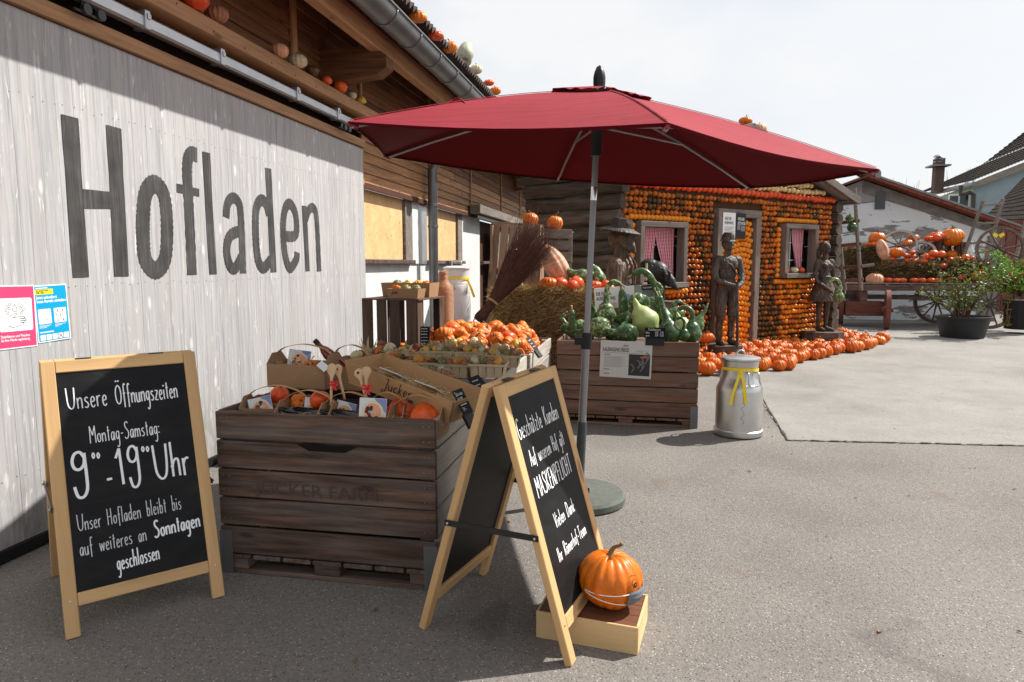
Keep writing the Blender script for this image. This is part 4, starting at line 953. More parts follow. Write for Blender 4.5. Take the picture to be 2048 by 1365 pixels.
# door frame
def fr(p0, p1, w, t, n=.05, nm='door_frame'): plank(nm, FM @ V((*p0, n)), FM @ V((*p1, n)), w, t, M_['oldwood'], house, FN, .006)
fr((DOOR[0] + .065, .02), (DOOR[0] + .065, DOOR[3] - .13), .13, .12); fr((DOOR[1] - .065, .02), (DOOR[1] - .065, DOOR[3] - .13), .13, .12); fr((DOOR[0], DOOR[3] - .065), (DOOR[1], DOOR[3] - .065), .13, .12)
# logs
def log(name, p0, p1, r, seed):
    p0, p1 = V(p0), V(p1); d = p1 - p0; Lk = d.length; rr = random.Random(seed); q = MB(); n = 16; m = 9; o1, o2 = rr.uniform(0, 9), rr.uniform(0, 9)
    P = [(-Lk / 2 + Lk * i / (m - 1), .012 * math.sin(i * .9 + o1), .012 * math.sin(i * 1.3 + o2)) for i in range(m)]
    q.tube(P, [r * (1 + .06 * math.sin(i * 1.1 + o2) + rr.uniform(-.02, .02)) for i in range(m)], n, sq=.95)
    return q.build(name, M_['log'], house, frame((p0 + p1) / 2, d), 50)
DL = V((-math.sin(R(57)), math.cos(R(57)), 0)); C0 = F(S0, -.16)
for i in range(12): log('log', C0 - DL * (.20 + .03 * (i % 3)) + V((0, 0, .12 + i * .232)), C0 + DL * (1.66 + .06 * (i % 2)) + V((0, 0, .12 + i * .232)), .128, i)
CR = F(S1 + .13, 0)
for i in range(13): log('log', CR + FN * (.10 + .02 * (i % 2)) + V((0, 0, .11 + i * .205)), CR - FN * 1.9 + V((0, 0, .11 + i * .205)), .108, 40 + i)
for i in range(13): log('log', F(S0 - .2, -1.85, .11 + i * .21), F(S1 + .2, -1.85, .11 + i * .21), .108, 70 + i)
# roof
OV = .34; DPT = -2.15
for sgn, se in ((-1, S0 - .26), (1, S1 + .36)):
    zE = roofz(se); a = V((APX, APZ + .10)); e = V((se, zE + .10)); dd = (e - a)
    for i in range(12):
        n0 = OV - i * (OV - DPT) / 12; n1 = n0 - (OV - DPT) / 12 + .01
        plank('roof_board', F(APX, (n0 + n1) / 2, APZ + .03), F(se, (n0 + n1) / 2, zE + .03), abs(n0 - n1), .03, M_['oldwood'], house, V((-FD.x * dd.y, -FD.y * dd.y, abs(dd.x))) if sgn > 0 else V((FD.x * dd.y, FD.y * dd.y, abs(dd.x))), .003)
    plank('verge_board', F(APX, OV + .012, APZ + .0), F(se, OV + .012, zE + .0), .13, .028, M_['oldwood'], house, FN, .004)
    plank('eave_beam', F(se + .02 * -sgn, OV, zE - .02), F(se + .02 * -sgn, DPT, zE - .02), .05, .15, M_['oldwood'], house, FD, .005)
plank('wall_plate', C0 - DL * .3 + V((0, 0, 2.86)), C0 + DL * 1.9 + V((0, 0, 2.86)), .16, .14, M_['log'], house, (0, 0, 1), .01)
# notices on the door
t = thing('notice', 'white information notice at the top of the squash filled door', 'notice', F(-1, .1, 2.1))
a = onfront(1447, 425, .12); b_ = onfront(1470, 478, .12); w = b_[0] - a[0]; h = a[1] - b_[1]
NM = axes(F(a[0], .118, b_[1]), FD, V((0, 0, 1)), FN)
MB().box((w / 2, h / 2, -.003), (w, h, .006)).build('panel', M_['white'], t, NM)
print_text('lettering', 'HEXE UND\nHEXENHÄUSLI', .07, M_['ink'], t, NM @ Matrix.Translation((.04, h - .12, .001)), width=w * .7, bold=.02)
q = MB()
for k in range(9): rect(q, .04, h - .24 - k * .022, .04 + w * (.78 - .1 * (k % 3)), h - .232 - k * .022, .001)
for x in (.06, .14, .22): rect(q, x, .03, x + .035, .06, .001)
q.build('small_print', M_['inkgrey'], t, NM)
t = thing('notice', 'black information notice beside the white one on the door', 'notice', F(-.6, .1, 2.1)); c_ = onfront(1491, 478, .12); w2 = c_[0] - b_[0] - .01
NM = axes(F(b_[0] + .008, .118, b_[1]), FD, V((0, 0, 1)), FN)
MB().box((w2 / 2, h / 2, -.003), (w2, h, .006)).build('panel', M_['ink'], t, NM)
print_text('lettering', 'WITCH AND\nWITCH HOUSE', .07, M_['white'], t, NM @ Matrix.Translation((.05, h - .12, .001)), width=w2 * .75, bold=.02)
q = MB(); rect(q, .04, h * .35, w2 * .45, h * .6, .001); rect(q, w2 * .52, h * .30, w2 * .92, h * .52, .001); q.build('printed_pictures', M_['inkgrey'], t, NM)
# squashes on that roof
for (px, py, r, kind, lab) in ((1490, 237, .105, 'flatpk', 'orange pumpkin on the very peak of the log house roof'), (1519, 255, .12, 'pinkround', 'pink pumpkin just right of the log house peak'), (1668, 357, .085, 'pinkround', 'small pink pumpkin low on the right verge of the log house roof')):
    s, z = onfront(px, py, .2); s = max(s, APX) if 'peak of' in lab else s
    squash(kind, F(s, .2, roofz(s) + .05), r, lab)
# small squashes on the right window sill
for s, k, r, lab in ((.70, 'hokkaido', .06, 'red squash at the left end of the small window sill'), (.93, 'white', .075, 'cream squash in the middle of the small window sill'), (1.15, 'hokkaido', .065, 'red squash at the right of the small window sill')):
    squash(k, F(s, .06, 1.335), r, lab, cat='squash', name='squash')
# ladder against the right corner
lad = thing('ladder', 'old wooden ladder standing at the right corner of the log house', 'ladder', F(2.75, .3, 0))
l0b, l0t = PY(1688, 570, 15.0), PY(1668, 374, 15.0); l1b, l1t = PY(1721, 572, 14.8), PY(1709, 376, 14.8)
def ext(b_, t_, zb_): k = (zb_ - b_.z) / (t_.z - b_.z); return b_ + (t_ - b_) * k
for b_, t_ in ((l0b, l0t), (l1b, l1t)): q = MB().tube([ext(b_, t_, .97), t_], [.042, .036], 8); q.build('ladder_rail', M_['oldwood'], lad, None, 50)
for z in (1.16, 1.42, 1.87, 2.32, 2.78):
    a = ext(l0b, l0t, z); b_ = ext(l1b, l1t, z + .03); dd = (b_ - a).normalized(); plank('rung', a - dd * .28, b_ + dd * .06, .065, .04, M_['wagonred'], lad, (0, -1, .1), .008)
for (px, py, r, mt, lab) in ((1699, 437, .085, 'calabash_net', 'upper of two round green gourds hanging on the ladder rung'), (1704, 455, .10, 'calabash', 'lower of two round green gourds hanging on the ladder rung')):
    p = PY(px, py, 14.75); gourd(0, [p + V((0, 0, -r)), p + V((0, 0, -r * .6)), p, p + V((0, 0, r * .6)), p + V((0, 0, r))], [r * .2, r * .8, r, r * .75, r * .15], lab, mat=mt, name='round_gourd')

# ================================================================== WHITE FLAKING BUILDING behind
wb = thing('outbuilding', 'low brick outbuilding with flaking white paint and red tiled roof', 'building', (7, 21, 0))
q = MB(); ax_, az = 5.65, 3.72
q.poly([(3.2, 0, 0), (9.03, 0, 0), (9.03, 2.42, 0), (ax_, az, 0), (3.2, 2.8, 0)], 6, (0, 0, 1))
WBM = axes(V((0, 20, 0)), V((1, 0, 0)), V((0, 0, 1)), V((0, -1, 0)))
q.build('wall', M_['flaking'], wb, WBM)
gm = plain('grey_render', (.20, .19, .175), .9, .25, 6, bs=.3)
sl2 = (az - 2.42) / (9.03 - ax_)
q = MB(); q.poly([(ax_, az, .03), (ax_, az - .34, .03), (9.03, 2.42 - .18, .03), (9.03, 2.42, .03)], .028, (0, 0, 1)); q.build('render_band', gm, wb, WBM)
q = MB(); q.poly([(3.6, az - .75, .02), (ax_ + .55, az - .55, .02), (ax_, az, .02), (3.6, az - .72 - .1, .02)], .018, (0, 0, 1)); q.build('gable_board', wood('grey_gable_board', (.36, .36, .37), .8, 1.1), wb, WBM)
q = MB(); q.poly([(8.6, 0, .035), (9.05, 0, .035), (9.05, 2.3, .035), (8.75, 2.2, .035)], .03, (0, 0, 1)); q.build('corner_render', gm, wb, WBM)
MB().box((0, 0, 0), (.24, .46, .1)).build('vent_opening', M_['glassdark'], wb, WBM @ Matrix.Translation((6.10, 3.18, .0)))
rtm = plain('old_red_tile', (.15, .045, .028), .85, .5, 12, bs=.4, obvar=.35)
def red_tile():
    q = MB(); q.tube([(0, -.20, 0), (0, .20, .012)], [.075, .085], 8, sq=.55); return q.mesh('red_tile', rtm, 60)
RT = red_tile()
Lr = math.hypot(9.35 - ax_, (9.35 - ax_) * sl2); ang = math.atan(sl2)
rf = MB(); rf.box((Lr / 2, 3, 0), (Lr, 6.4, .05)); rfo = rf.build('roof', rtm, wb, Matrix.Translation((ax_, 19.75, az + .06)) @ Matrix.Rotation(ang, 4, 'Y'))
for i in range(24):
    for j in range(2): inst('roof_tile', RT, rfo, Matrix.Translation((ax_, 19.72 + j * .16, az + .10)) @ Matrix.Rotation(ang, 4, 'Y') @ Matrix.Translation((.02 + i * .158 * Lr / 3.85, 0, random.uniform(-.01, .01))) @ Matrix.Rotation(R(90), 4, 'Z') @ Matrix.Rotation(random.uniform(-.06, .06), 4, 'Z'))
MB().box((Lr / 2, 0, .0), (Lr, .02, .05)).build('verge_cap', M_['zinc'], wb, Matrix.Translation((ax_, 19.66, az + .16)) @ Matrix.Rotation(ang, 4, 'Y'))
MB().box((-1.3, 3, 0), (2.6, 6.4, .05)).build('roof', rtm, wb, Matrix.Translation((ax_, 19.75, az + .06)) @ Matrix.Rotation(-ang * .95, 4, 'Y'))
MB().tube([(0, -3.2, 0), (0, 3.2, 0)], .13, 10, sq=.6).build('ridge_cap', M_['zinc'], wb, Matrix.Translation((ax_ + .25, 22.8, az + .10)))

# ================================================================== FAR HOUSE
fh = thing('farmhouse', 'pale green and blue farmhouse with dark tiled roof and chimney', 'house', (20, 43, 0))
FY = 40.0
def P3(px, py, Y): return PY(px, py, Y)
gw = plain('pale_green_plaster', (.42, .50, .34), .85, .08, 2); bw = plain('pale_blue_plaster', (.27, .345, .375), .85, .08, 2)
# corner between the green eaves wall and the blue gable wall
cX = P3(1952, 420, FY).x; eL = P3(1842, 386, 52.0)
cA = V((cX, FY, 0)); gdir = (V((P3(1848, 440, 52).x, 52, 0)) - cA); bdir = V((9.5, 2.4, 0))
zE = P3(1952, 365, FY).z
q = MB(); q.poly([cA, cA + gdir, cA + gdir + V((0, 0, zE)), cA + V((0, 0, zE))], .3, (-1, -.3, 0)); q.build('eaves_wall', gw, fh)
rTop = P3(2090, 240, FY + 1.2)
q = MB(); q.poly([cA, V((P3(2125, 300, 40).x, 40, 0)), P3(2125, 300, 40), P3(1952, 368, 40)], .3, (0, -1, 0)); q.build('gable_wall', bw, fh)
tdm = plain('dark_roof_tile', (.030, .026, .023), 1.0, .35, 6, spec=.03, bs=.2, obvar=.2)
# roof slope as a real field of tiles: rows and columns in relief
def tiled(name, A, B, Cc, D, nu, nv, parent, dz=.05):
    """A-B eave, D-C ridge; pan tile relief"""
    q = MB(); U = nu * 3; nrm = (B - A).cross(D - A).normalized(); nrm = nrm if nrm.z > 0 else -nrm
    for j in range(nv):
        for e in (0, 1):
            v = (j + e) / nv
            for i in range(U + 1):
                u = i / U; p = (A * (1 - u) + B * u) * (1 - v) + (D * (1 - u) + Cc * u) * v
                q.v.append(tuple(p + nrm * (dz * (.55 * abs(math.sin(i * math.pi / 3)) + (1 - e) * .7))))
    w = U + 1
    for r_ in range(2 * nv - 1):
        for i in range(U): q.f.append((r_ * w + i, r_ * w + i + 1, (r_ + 1) * w + i + 1, (r_ + 1) * w + i)); q.m.append(0)
    return q.build(name, tdm, parent)
A = P3(1838, 388, 52.5); B = P3(1945, 364, 39.7); B2 = P3(2120, 294, 39.7)
Cr = P3(2110, 220, 44); Dr = P3(1925, 335, 50)
A.z -= 0
tiled('roof', A, B, P3(1966, 329, 46), P3(1846, 383, 56), 30, 7, fh)
tiled('roof', B, B2, P3(2120, 268, 46), P3(1966, 329, 46), 26, 7, fh)
tiled('roof', P3(1966, 331, 46.3), P3(2120, 270, 46.3), P3(2160, 190, 56), P3(2050, 266, 56), 22, 9, fh, .10)
T1, T2 = P3(2120, 268, 46), P3(2160, 190, 56); E1 = T1 + V((6, -3, -4.2)); E2 = T2 + V((8, 2, -7))
tiled('roof', E1, E2, T2, T1, 26, 12, fh, .10); tiled('roof', B2, E1, T1, T1 + V((-.05, 0, 0)), 14, 8, fh, .08)
q = MB(); q.poly([V((B2.x - .3, 40.2, 0)), V((E1.x - .5, E1.y + .3, 0)), V((E1.x - .5, E1.y + .3, E1.z)), V((B2.x - .3, 40.2, B2.z))], .3, (0, -1, 0)); q.build('side_wall', bw, fh)
q = MB(); q.poly([B + V((0, -.1, -.05)), B2 + V((0, -.1, -.05)), B2 + V((0, -.1, -.45)), B + V((0, -.1, -.35))], .12, (0, -1, 0)); q.build('verge_board', wood('verge_timber', (.30, .25, .2)), fh)
MB().tube([A + V((.1, -.2, -.15)), B + V((.0, -.2, -.15))], .13, 8).build('gutter', M_['zinc'], fh)
p = P3(1922, 372, 39.9); MB().tube([p, p + V((0, 0, -.45)), P3(1940, 386, 39.9), P3(1943, 386, 39.9) + V((.1, 0, -.1)), P3(1944, 450, 39.9)], .11, 8).build('downpipe', flat('brown_pipe', (.06, .05, .045), .5), fh)
wn = P3(1921, 406, 40.6); wf = MB().box((0, 0, 0), (1.0, .12, 1.25)).build('window', M_['white'], fh, Matrix.Translation(P3(1917, 412, 41.5)) @ Matrix.Rotation(R(-28), 4, 'Z'))
for sx in (-.23, .23): MB().box((sx, -.07, 0), (.38, .03, 1.08)).build('pane', M_['glassdark'], wf, LM[wf.name])
ch = MB().box((0, 0, 0), (.50, .50, 2.0)).build('chimney', plain('brown_chimney', (.13, .085, .07), .9, .2, 5, bs=.3), fh, Matrix.Translation(P3(1876, 352, 46)))
cp = P3(1876, 333, 46); MB().box((0, 0, 0), (1.05, 1.05, .09)).build('chimney_slab', M_['zinc'], ch, Matrix.Translation(cp))
for k in range(3): MB().lathe([(.001, .16), (.2, .10), (.30, .0), (.10, -.01), (.14, -.1)][:], 12).build('chimney_cowl', M_['galv'], ch, Matrix.Translation(cp + V((0, 0, .22 + k * .17))))
# lean-to roof and thatch dark wall in front of it at far right
lt = thing('lean_to_shed', 'dark tiled lean-to shed at the right edge behind the ladder', 'shed', (11.5, 24, 0))
tiled('roof', P3(1962, 442, 25), P3(2110, 440, 24), P3(2110, 300, 30), P3(2048, 355, 30), 26, 14, lt, .03)
q = MB(); q.box((0, 0, 0), (3.6, .3, 2.9)); q.build('wall', wood('dark_shed_board', (.06, .035, .028)), lt, Matrix.Translation((11.2, 24.4, 1.45)))
for i in range(12): plank('wall_board', (9.5 + i * .29, 24.2, .0), (9.5 + i * .29, 24.2, 2.85), .27, .03, M_['wagonred'], lt, (0, -1, 0))
# bare twigs of trees behind the roofs
def twiggy(name, label, base, h, n, seed, spread=.5):
    rr = random.Random(seed); t = thing(name, label, 'tree', base); q = MB(); b0 = V(base)
    MB().tube([b0, b0 + V((0, 0, h * .45))], [.12, .08], 7).build('trunk', M_['twig'], t)
    for _ in range(n):
        a = rr.uniform(0, 6.28); p = b0 + V((0, 0, h * .4)); P = [p]; l = h * .6
        for k in range(5): p = p + V((math.cos(a) * spread * rr.uniform(.2, 1), math.sin(a) * spread * rr.uniform(.2, 1), l / 5 * rr.uniform(.8, 1.2))); P.append(p)
        q.tube(P, [.03, .025, .02, .016, .012, .006], 4)
    o = q.build('branches', M_['twig'], t); o['kind'] = 'stuff'
twiggy('bare_tree', 'bare twigs rising just right of the far chimney', P3(1898, 640, 60) * 1 - V((0, 0, P3(1898, 640, 60).z)), P3(1898, 348, 60).z, 26, 1, .35)
twiggy('bare_tree', 'thin twigs showing above the outbuilding roof', V((P3(1810, 400, 55).x, 55, 0)), P3(1810, 364, 55).z, 9, 2, .25)

# hedge closing the yard beyond the right edge of the picture
hg = thing('hedge', 'tall green hedge closing the yard beyond the lean-to shed', 'hedge', (32, 26, 0)); rr = random.Random(44); q = MB()
MB().box((0, 0, 0), (34, 1.1, 3.0)).build('inner_growth', plain('hedge_dark', (.02, .035, .012), .95, .5, 3, bs=.5), hg, Matrix.Translation((34, 24, 1.5)) @ Matrix.Rotation(R(-8), 4, 'Z'))
for _ in range(9000):
    u = rr.uniform(-17, 17); c = V((34, 24, 0)) + V((math.cos(R(-8)) * u, math.sin(R(-8)) * u, 0)) + V((rr.gauss(0, .1), rr.uniform(-.95, .7), rr.uniform(.05, 3.1 + .35 * math.sin(u * .9) + .2 * math.sin(u * 2.7)))); d = V((rr.gauss(0, 1), rr.gauss(0, 1), rr.gauss(0, 1))).normalized(); o_ = d.orthogonal().normalized() * .07; q.add([c - d * .13, c + o_, c + d * .13, c - o_], [(0, 1, 2, 3)])
tag(q.build('hedge_leaves', M_['leaf'], hg), kind='stuff')
# ================================================================== PARASOL
um = thing('parasol', 'large dark red parasol on a grey pole with round stone base', 'parasol', (-.36, 4.2, 0))
UC = V((-.322, 4.189, 2.112)); UR = 1.522; UT = (-.0853, .0321); UP = .788 + math.pi
def rimz(x, y): return UT[0] * x + UT[1] * y
def rimp(k, r=1.0): a = UP - k * math.pi / 3; x, y = UR * r * math.cos(a), UR * r * math.sin(a); return V((x, y, rimz(x, y)))
UH = PY(1197, 181, 4.2).z - UC.z
apex = V((UH * .085 + .0, 0, UH))
def canopy_pt(k, t, v, lift=0):  # k sector, t across 0..1, v 0 apex..1 rim
    e0, e1 = rimp(k), rimp(k + 1); e = e0 * (1 - t) + e1 * t
    sag = -.028 * math.sin(math.pi * t) * v ** 1.5 * (1.1 - v * .35); prof = v
    p = apex * (1 - v) + e * v; p.z += sag + .030 * math.sin(math.pi * v) + lift
    p += V((-e.x, -e.y, 0)) * .028 * math.sin(math.pi * t) * v; return p
cm = MB()
for k in range(6):
    nu, nv = 8, 10; b0 = len(cm.v)
    for j in range(nv + 1):
        for i in range(nu + 1): cm.v.append(tuple(canopy_pt(k, i / nu, .1 + .9 * j / nv)))
    for j in range(nv):
        for i in range(nu): cm.f.append((b0 + j * 9 + i, b0 + j * 9 + i + 1, b0 + (j + 1) * 9 + i + 1, b0 + (j + 1) * 9 + i)); cm.m.append(0)
    for i in range(nu):  # hem
        a, b_ = canopy_pt(k, i / nu, 1), canopy_pt(k, (i + 1) / nu, 1); cm.add([a, b_, b_ + V((0, 0, -.008)) - V((b_.x, b_.y, 0)) * .010, a + V((0, 0, -.008)) - V((a.x, a.y, 0)) * .012], [(0, 1, 2, 3)])
UM = Matrix.Translation(UC)
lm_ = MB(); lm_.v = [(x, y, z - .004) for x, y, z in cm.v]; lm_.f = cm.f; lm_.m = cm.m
cm.build('canopy', M_['canvas'], um, UM, 25); lm_.build('underside_shade', M_['underside_shade'], um, UM, 25)
for k in range(6):
    q = MB(); P = [canopy_pt(k, 0, .12 + .87 * j / 8, .0035) for j in range(9)]; sd = V((-(P[-1] - P[0]).y, (P[-1] - P[0]).x, 0)).normalized() * .006
    q.add([p - sd for p in P] + [p + V((0, 0, .003)) for p in P] + [p + sd for p in P], [(a * 9 + j, a * 9 + j + 1, (a + 1) * 9 + j + 1, (a + 1) * 9 + j) for a in (0, 1) for j in range(8)]); q.build('seam', M_['canvas'], um, UM)
vm = MB()
for k in range(6):
    nu = 10; b0 = len(vm.v)
    for j in range(4):
        for i in range(nu + 1): 
            v = .03 + .19 * j / 3; p = canopy_pt(k, i / nu, v, .022); p.z += (.006 * math.sin(i * 2.6 + k) * (j / 3)); vm.v.append(tuple(p))
    for j in range(3):
        for i in range(nu): vm.f.append((b0 + j * 11 + i, b0 + j * 11 + i + 1, b0 + (j + 1) * 11 + i + 1, b0 + (j + 1) * 11 + i)); vm.m.append(0)
vm.build('vent_cap', M_['canvas'], um, UM, 30)
PB = V((-.385, 4.2, 0)); PT = UC + apex; PD = (PT - PB).normalized()
def pol(z): return PB + (PT - PB) * (z / PT.z)
MB().tube([pol(.05), pol(1.05)], .0245, 14).build('lower_pole', M_['polegrey'], um, None, 40)
MB().tube([pol(1.0), pol(PT.z)], .0185, 14).build('upper_pole', M_['polegrey'], um, None, 40)
MB().tube([pol(.98), pol(1.08)], [.034, .032], 14).box((0, 0, 0), (.07, .03, .045), Matrix.Translation(pol(1.03) + V((-.035, -.02, 0)))).build('pole_clamp', M_['black'], um, None, 40)
MB().tube([pol(.0), pol(.52)], .030, 14).build('base_tube', flat('dark_green_tube', (.055, .065, .066), .4), um, None, 40)
MB().tube([pol(2.14), pol(2.30), pol(2.33)], [.032, .036, .05], 14).build('runner', M_['black'], um, None, 40)
MB().tube([pol(1.88), pol(1.96)], .0192, 14).build('chrome_sleeve', flat('chrome', (.7, .7, .7), .1, .5, 1), um, None, 40)
MB().lathe([(.033, -.05), (.036, -.01), (.036, .02), (.030, .05), (.018, .078), (.0, .09)], 16).build('finial', M_['black'], um, Matrix.Translation(PT + V((0, 0, .05))), 40)
rn = pol(2.31)
for k in range(6):
    e = rimp(k, .985) + UC; tp = PT + V((0, 0, -.035)); drop = V((0, 0, -.022))
    pts = [tp * (1 - v) + e * v + V((0, 0, .030 * math.sin(math.pi * v))) + drop for v in (0.02, .25, .5, .75, 1)]
    MB().tube(pts, .0085, 8).build('rib', M_['polegrey'], um, None, 40)
    m = pts[2]; MB().tube([rn, m], .0075, 8).build('strut', M_['polegrey'], um, None, 40)
    MB().tube([e + V((0, 0, -.02)) - (e - UC) * .02, e + (e - UC) * .012 + V((0, 0, -.01))], [.012, .008], 8).build('rib_tip', flat('red_plastic', (.25, .02, .03), .4), um, None, 40)
tie = smooth([PY(845, 236, 3.5), PY(880, 225, 3.55), PY(912, 203, 3.6), PY(930, 212, 3.5), PY(928, 222, 3.45), PY(898, 236, 3.4)], 5)
MB().tube([p + V((0, 0, .012)) for p in tie], .006, 6).build('tie_strap', M_['canvas'], um)
bs = MB().lathe([(.0, .0), (.275, .0), (.29, .012), (.29, .045), (.275, .062), (.10, .078), (.05, .085), (.045, .12), (.0, .12)], 40).build('base_disc', plain('green_grey_stone', (.105, .115, .10), .75, .15, 25, bs=.3), um, Matrix.Translation((-.38, 4.22, 0)), 30)

# ================================================================== CHALKBOARD STANDS
def aboard(label, lf, rf, spread, h, back_on_left, texts, topgap=.0):
    """lf, rf: feet of the written side, seen from its front"""
    lf, rf = V((*lf, 0)), V((*rf, 0)); u = (rf - lf).normalized(); w = (rf - lf).length; nb = V((-u.y, u.x, 0)); t = thing('chalkboard_stand', label, 'chalkboard', (lf + rf) / 2 + nb * spread / 2)
    for sgn in (0, 1):
        base0 = lf if sgn == 0 else lf + nb * spread; slope = (nb * (spread / 2 - .022) * (1 if sgn == 0 else -1) + V((0, 0, h))); Ls = slope.length; v = slope.normalized()
        n = u.cross(v) if sgn == 0 else -(u.cross(v))        # outward
        A = axes(base0, u, v, u.cross(v)); s_ = .052; th = .030
        def st(p0, p1, wd, nm): plank(nm, A @ V((*p0, 0)), A @ V((*p1, 0)), wd, th, M_['pine'], t, n, .003)
        st((s_ / 2, 0), (s_ / 2, Ls), s_, 'frame_stile'); st((w - s_ / 2, 0), (w - s_ / 2, Ls), s_, 'frame_stile')
        st((s_ + .001, Ls - .026), (w - s_ - .001, Ls - .026), s_, 'top_rail'); st((s_ + .001, .145), (w - s_ - .001, .145), s_, 'bottom_rail')
        pn = MB().box((0, 0, 0), (w - 2 * s_ + .004, Ls - .052 - .171 + .006, .010)).build('writing_panel', M_['chalkboard'], t, A @ Matrix.Translation((w / 2, (Ls - .052 + .171) / 2, (.004 if sgn == 0 else -.004))))
        for x in (s_ / 2, w - s_ / 2): MB().lathe([(.004, 0), (.004, .002)], 8).build('screw', M_['screw'], t, axes(A @ V((x, .145, 0)) + n * .0152, u, v if sgn == 0 else -v, n))
        if sgn == 0: TA = axes(A @ V((0, 0, .0095)), u, v, u.cross(v)); TL = Ls
    # stay bars and hinges
    for x in (-.006, w + .006):
        k = .46; a = lf + u * x + nb * (spread / 2) * k * 1.0 + V((0, 0, h * k)); b_ = a + nb * spread * (1 - k)
        a, b_ = a - nb * .028, b_ + nb * .028
        MB().bar(a, b_, .005, .024, u.cross(nb), b=.002).build('stay_bar', M_['blackmetal'], t)
        for q in (a + nb * .015, b_ - nb * .015): MB().ell(q + u * (.005 if x > 0 else -.005), .006, 8, 6).build('stay_screw', M_['screw'], t)
    for x in (.16, w - .16): MB().box((0, 0, 0), (.06, .03, .004)).build('hinge', M_['blackmetal'], t, axes(lf + u * x + nb * spread / 2 + V((0, 0, h + .004)), u, nb, V((0, 0, 1))))
    pw, pl = w - .104, TL - .223
    for (tx, x0, y0, sz, pen, kw) in texts:
        q = MB(); handwrite(q, tx, .052 + x0 * pw, .171 + y0 * pl, sz, pen, **kw)
        q.build('chalk_lettering', M_['chalk'] if pen > .0035 else M_['chalk_dim'], t, TA)
    return t
ml = V((-2.25, 2.2, 0)) + V((-.75, .661, 0)) * .36
hl = PY(95, 720, ml.y).z
aboard('chalkboard stand with opening hours in front of the whitewashed door', (-2.25, 2.20), (-1.848, 2.656), .72, hl - .012, True, [
    ('Unsere', .06, .825, .046, .0048, dict(width=.155)), ('Öffnungszeiten', .42, .825, .044, .0048, dict(width=.255)),
    ('Montag-Samstag:', .20, .655, .037, .0036, dict(width=.275)),
    ('9', .05, .44, .085, .0115, dict(width=.075)), ('°°', .20, .475, .070, .0055, dict(width=.036)), ('-', .285, .43, .06, .010, dict(width=.04)), ('19', .37, .44, .080, .010, dict(width=.105)), ('°°', .575, .475, .068, .0055, dict(width=.036)), ('Uhr', .66, .435, .078, .0095, dict(width=.155)),
    ('Unser Hofladen bleibt bis', .05, .265, .034, .0034, dict(width=.40, slope=.02)), ('auf weiteres an', .05, .155, .034, .0034, dict(width=.25, slope=.02)), ('Sonntagen', .605, .165, .036, .0068, dict(width=.19, slope=.03)),
    ('geschlossen', .30, .055, .036, .0052, dict(width=.165, slope=.04))])
mr = PY(992, 768, 2.47).z
aboard('chalkboard stand in the foreground asking customers to wear masks', (-.25, 2.40), (-.11, 2.975), .645, mr - .012, False, [
    ('Geschätzte Kunden', .03, .80, .040, .0052, dict(width=.425)), ('Auf unserem Hof gilt', .12, .665, .032, .0044, dict(width=.37)), ('MASKENPFLICHT', .10, .52, .040, .0056, dict(width=.39)),
    ('Vielen Dank', .27, .345, .030, .0045, dict(width=.225)), ('Ihr Römerhof-Team', .17, .205, .028, .0045, dict(width=.33))])

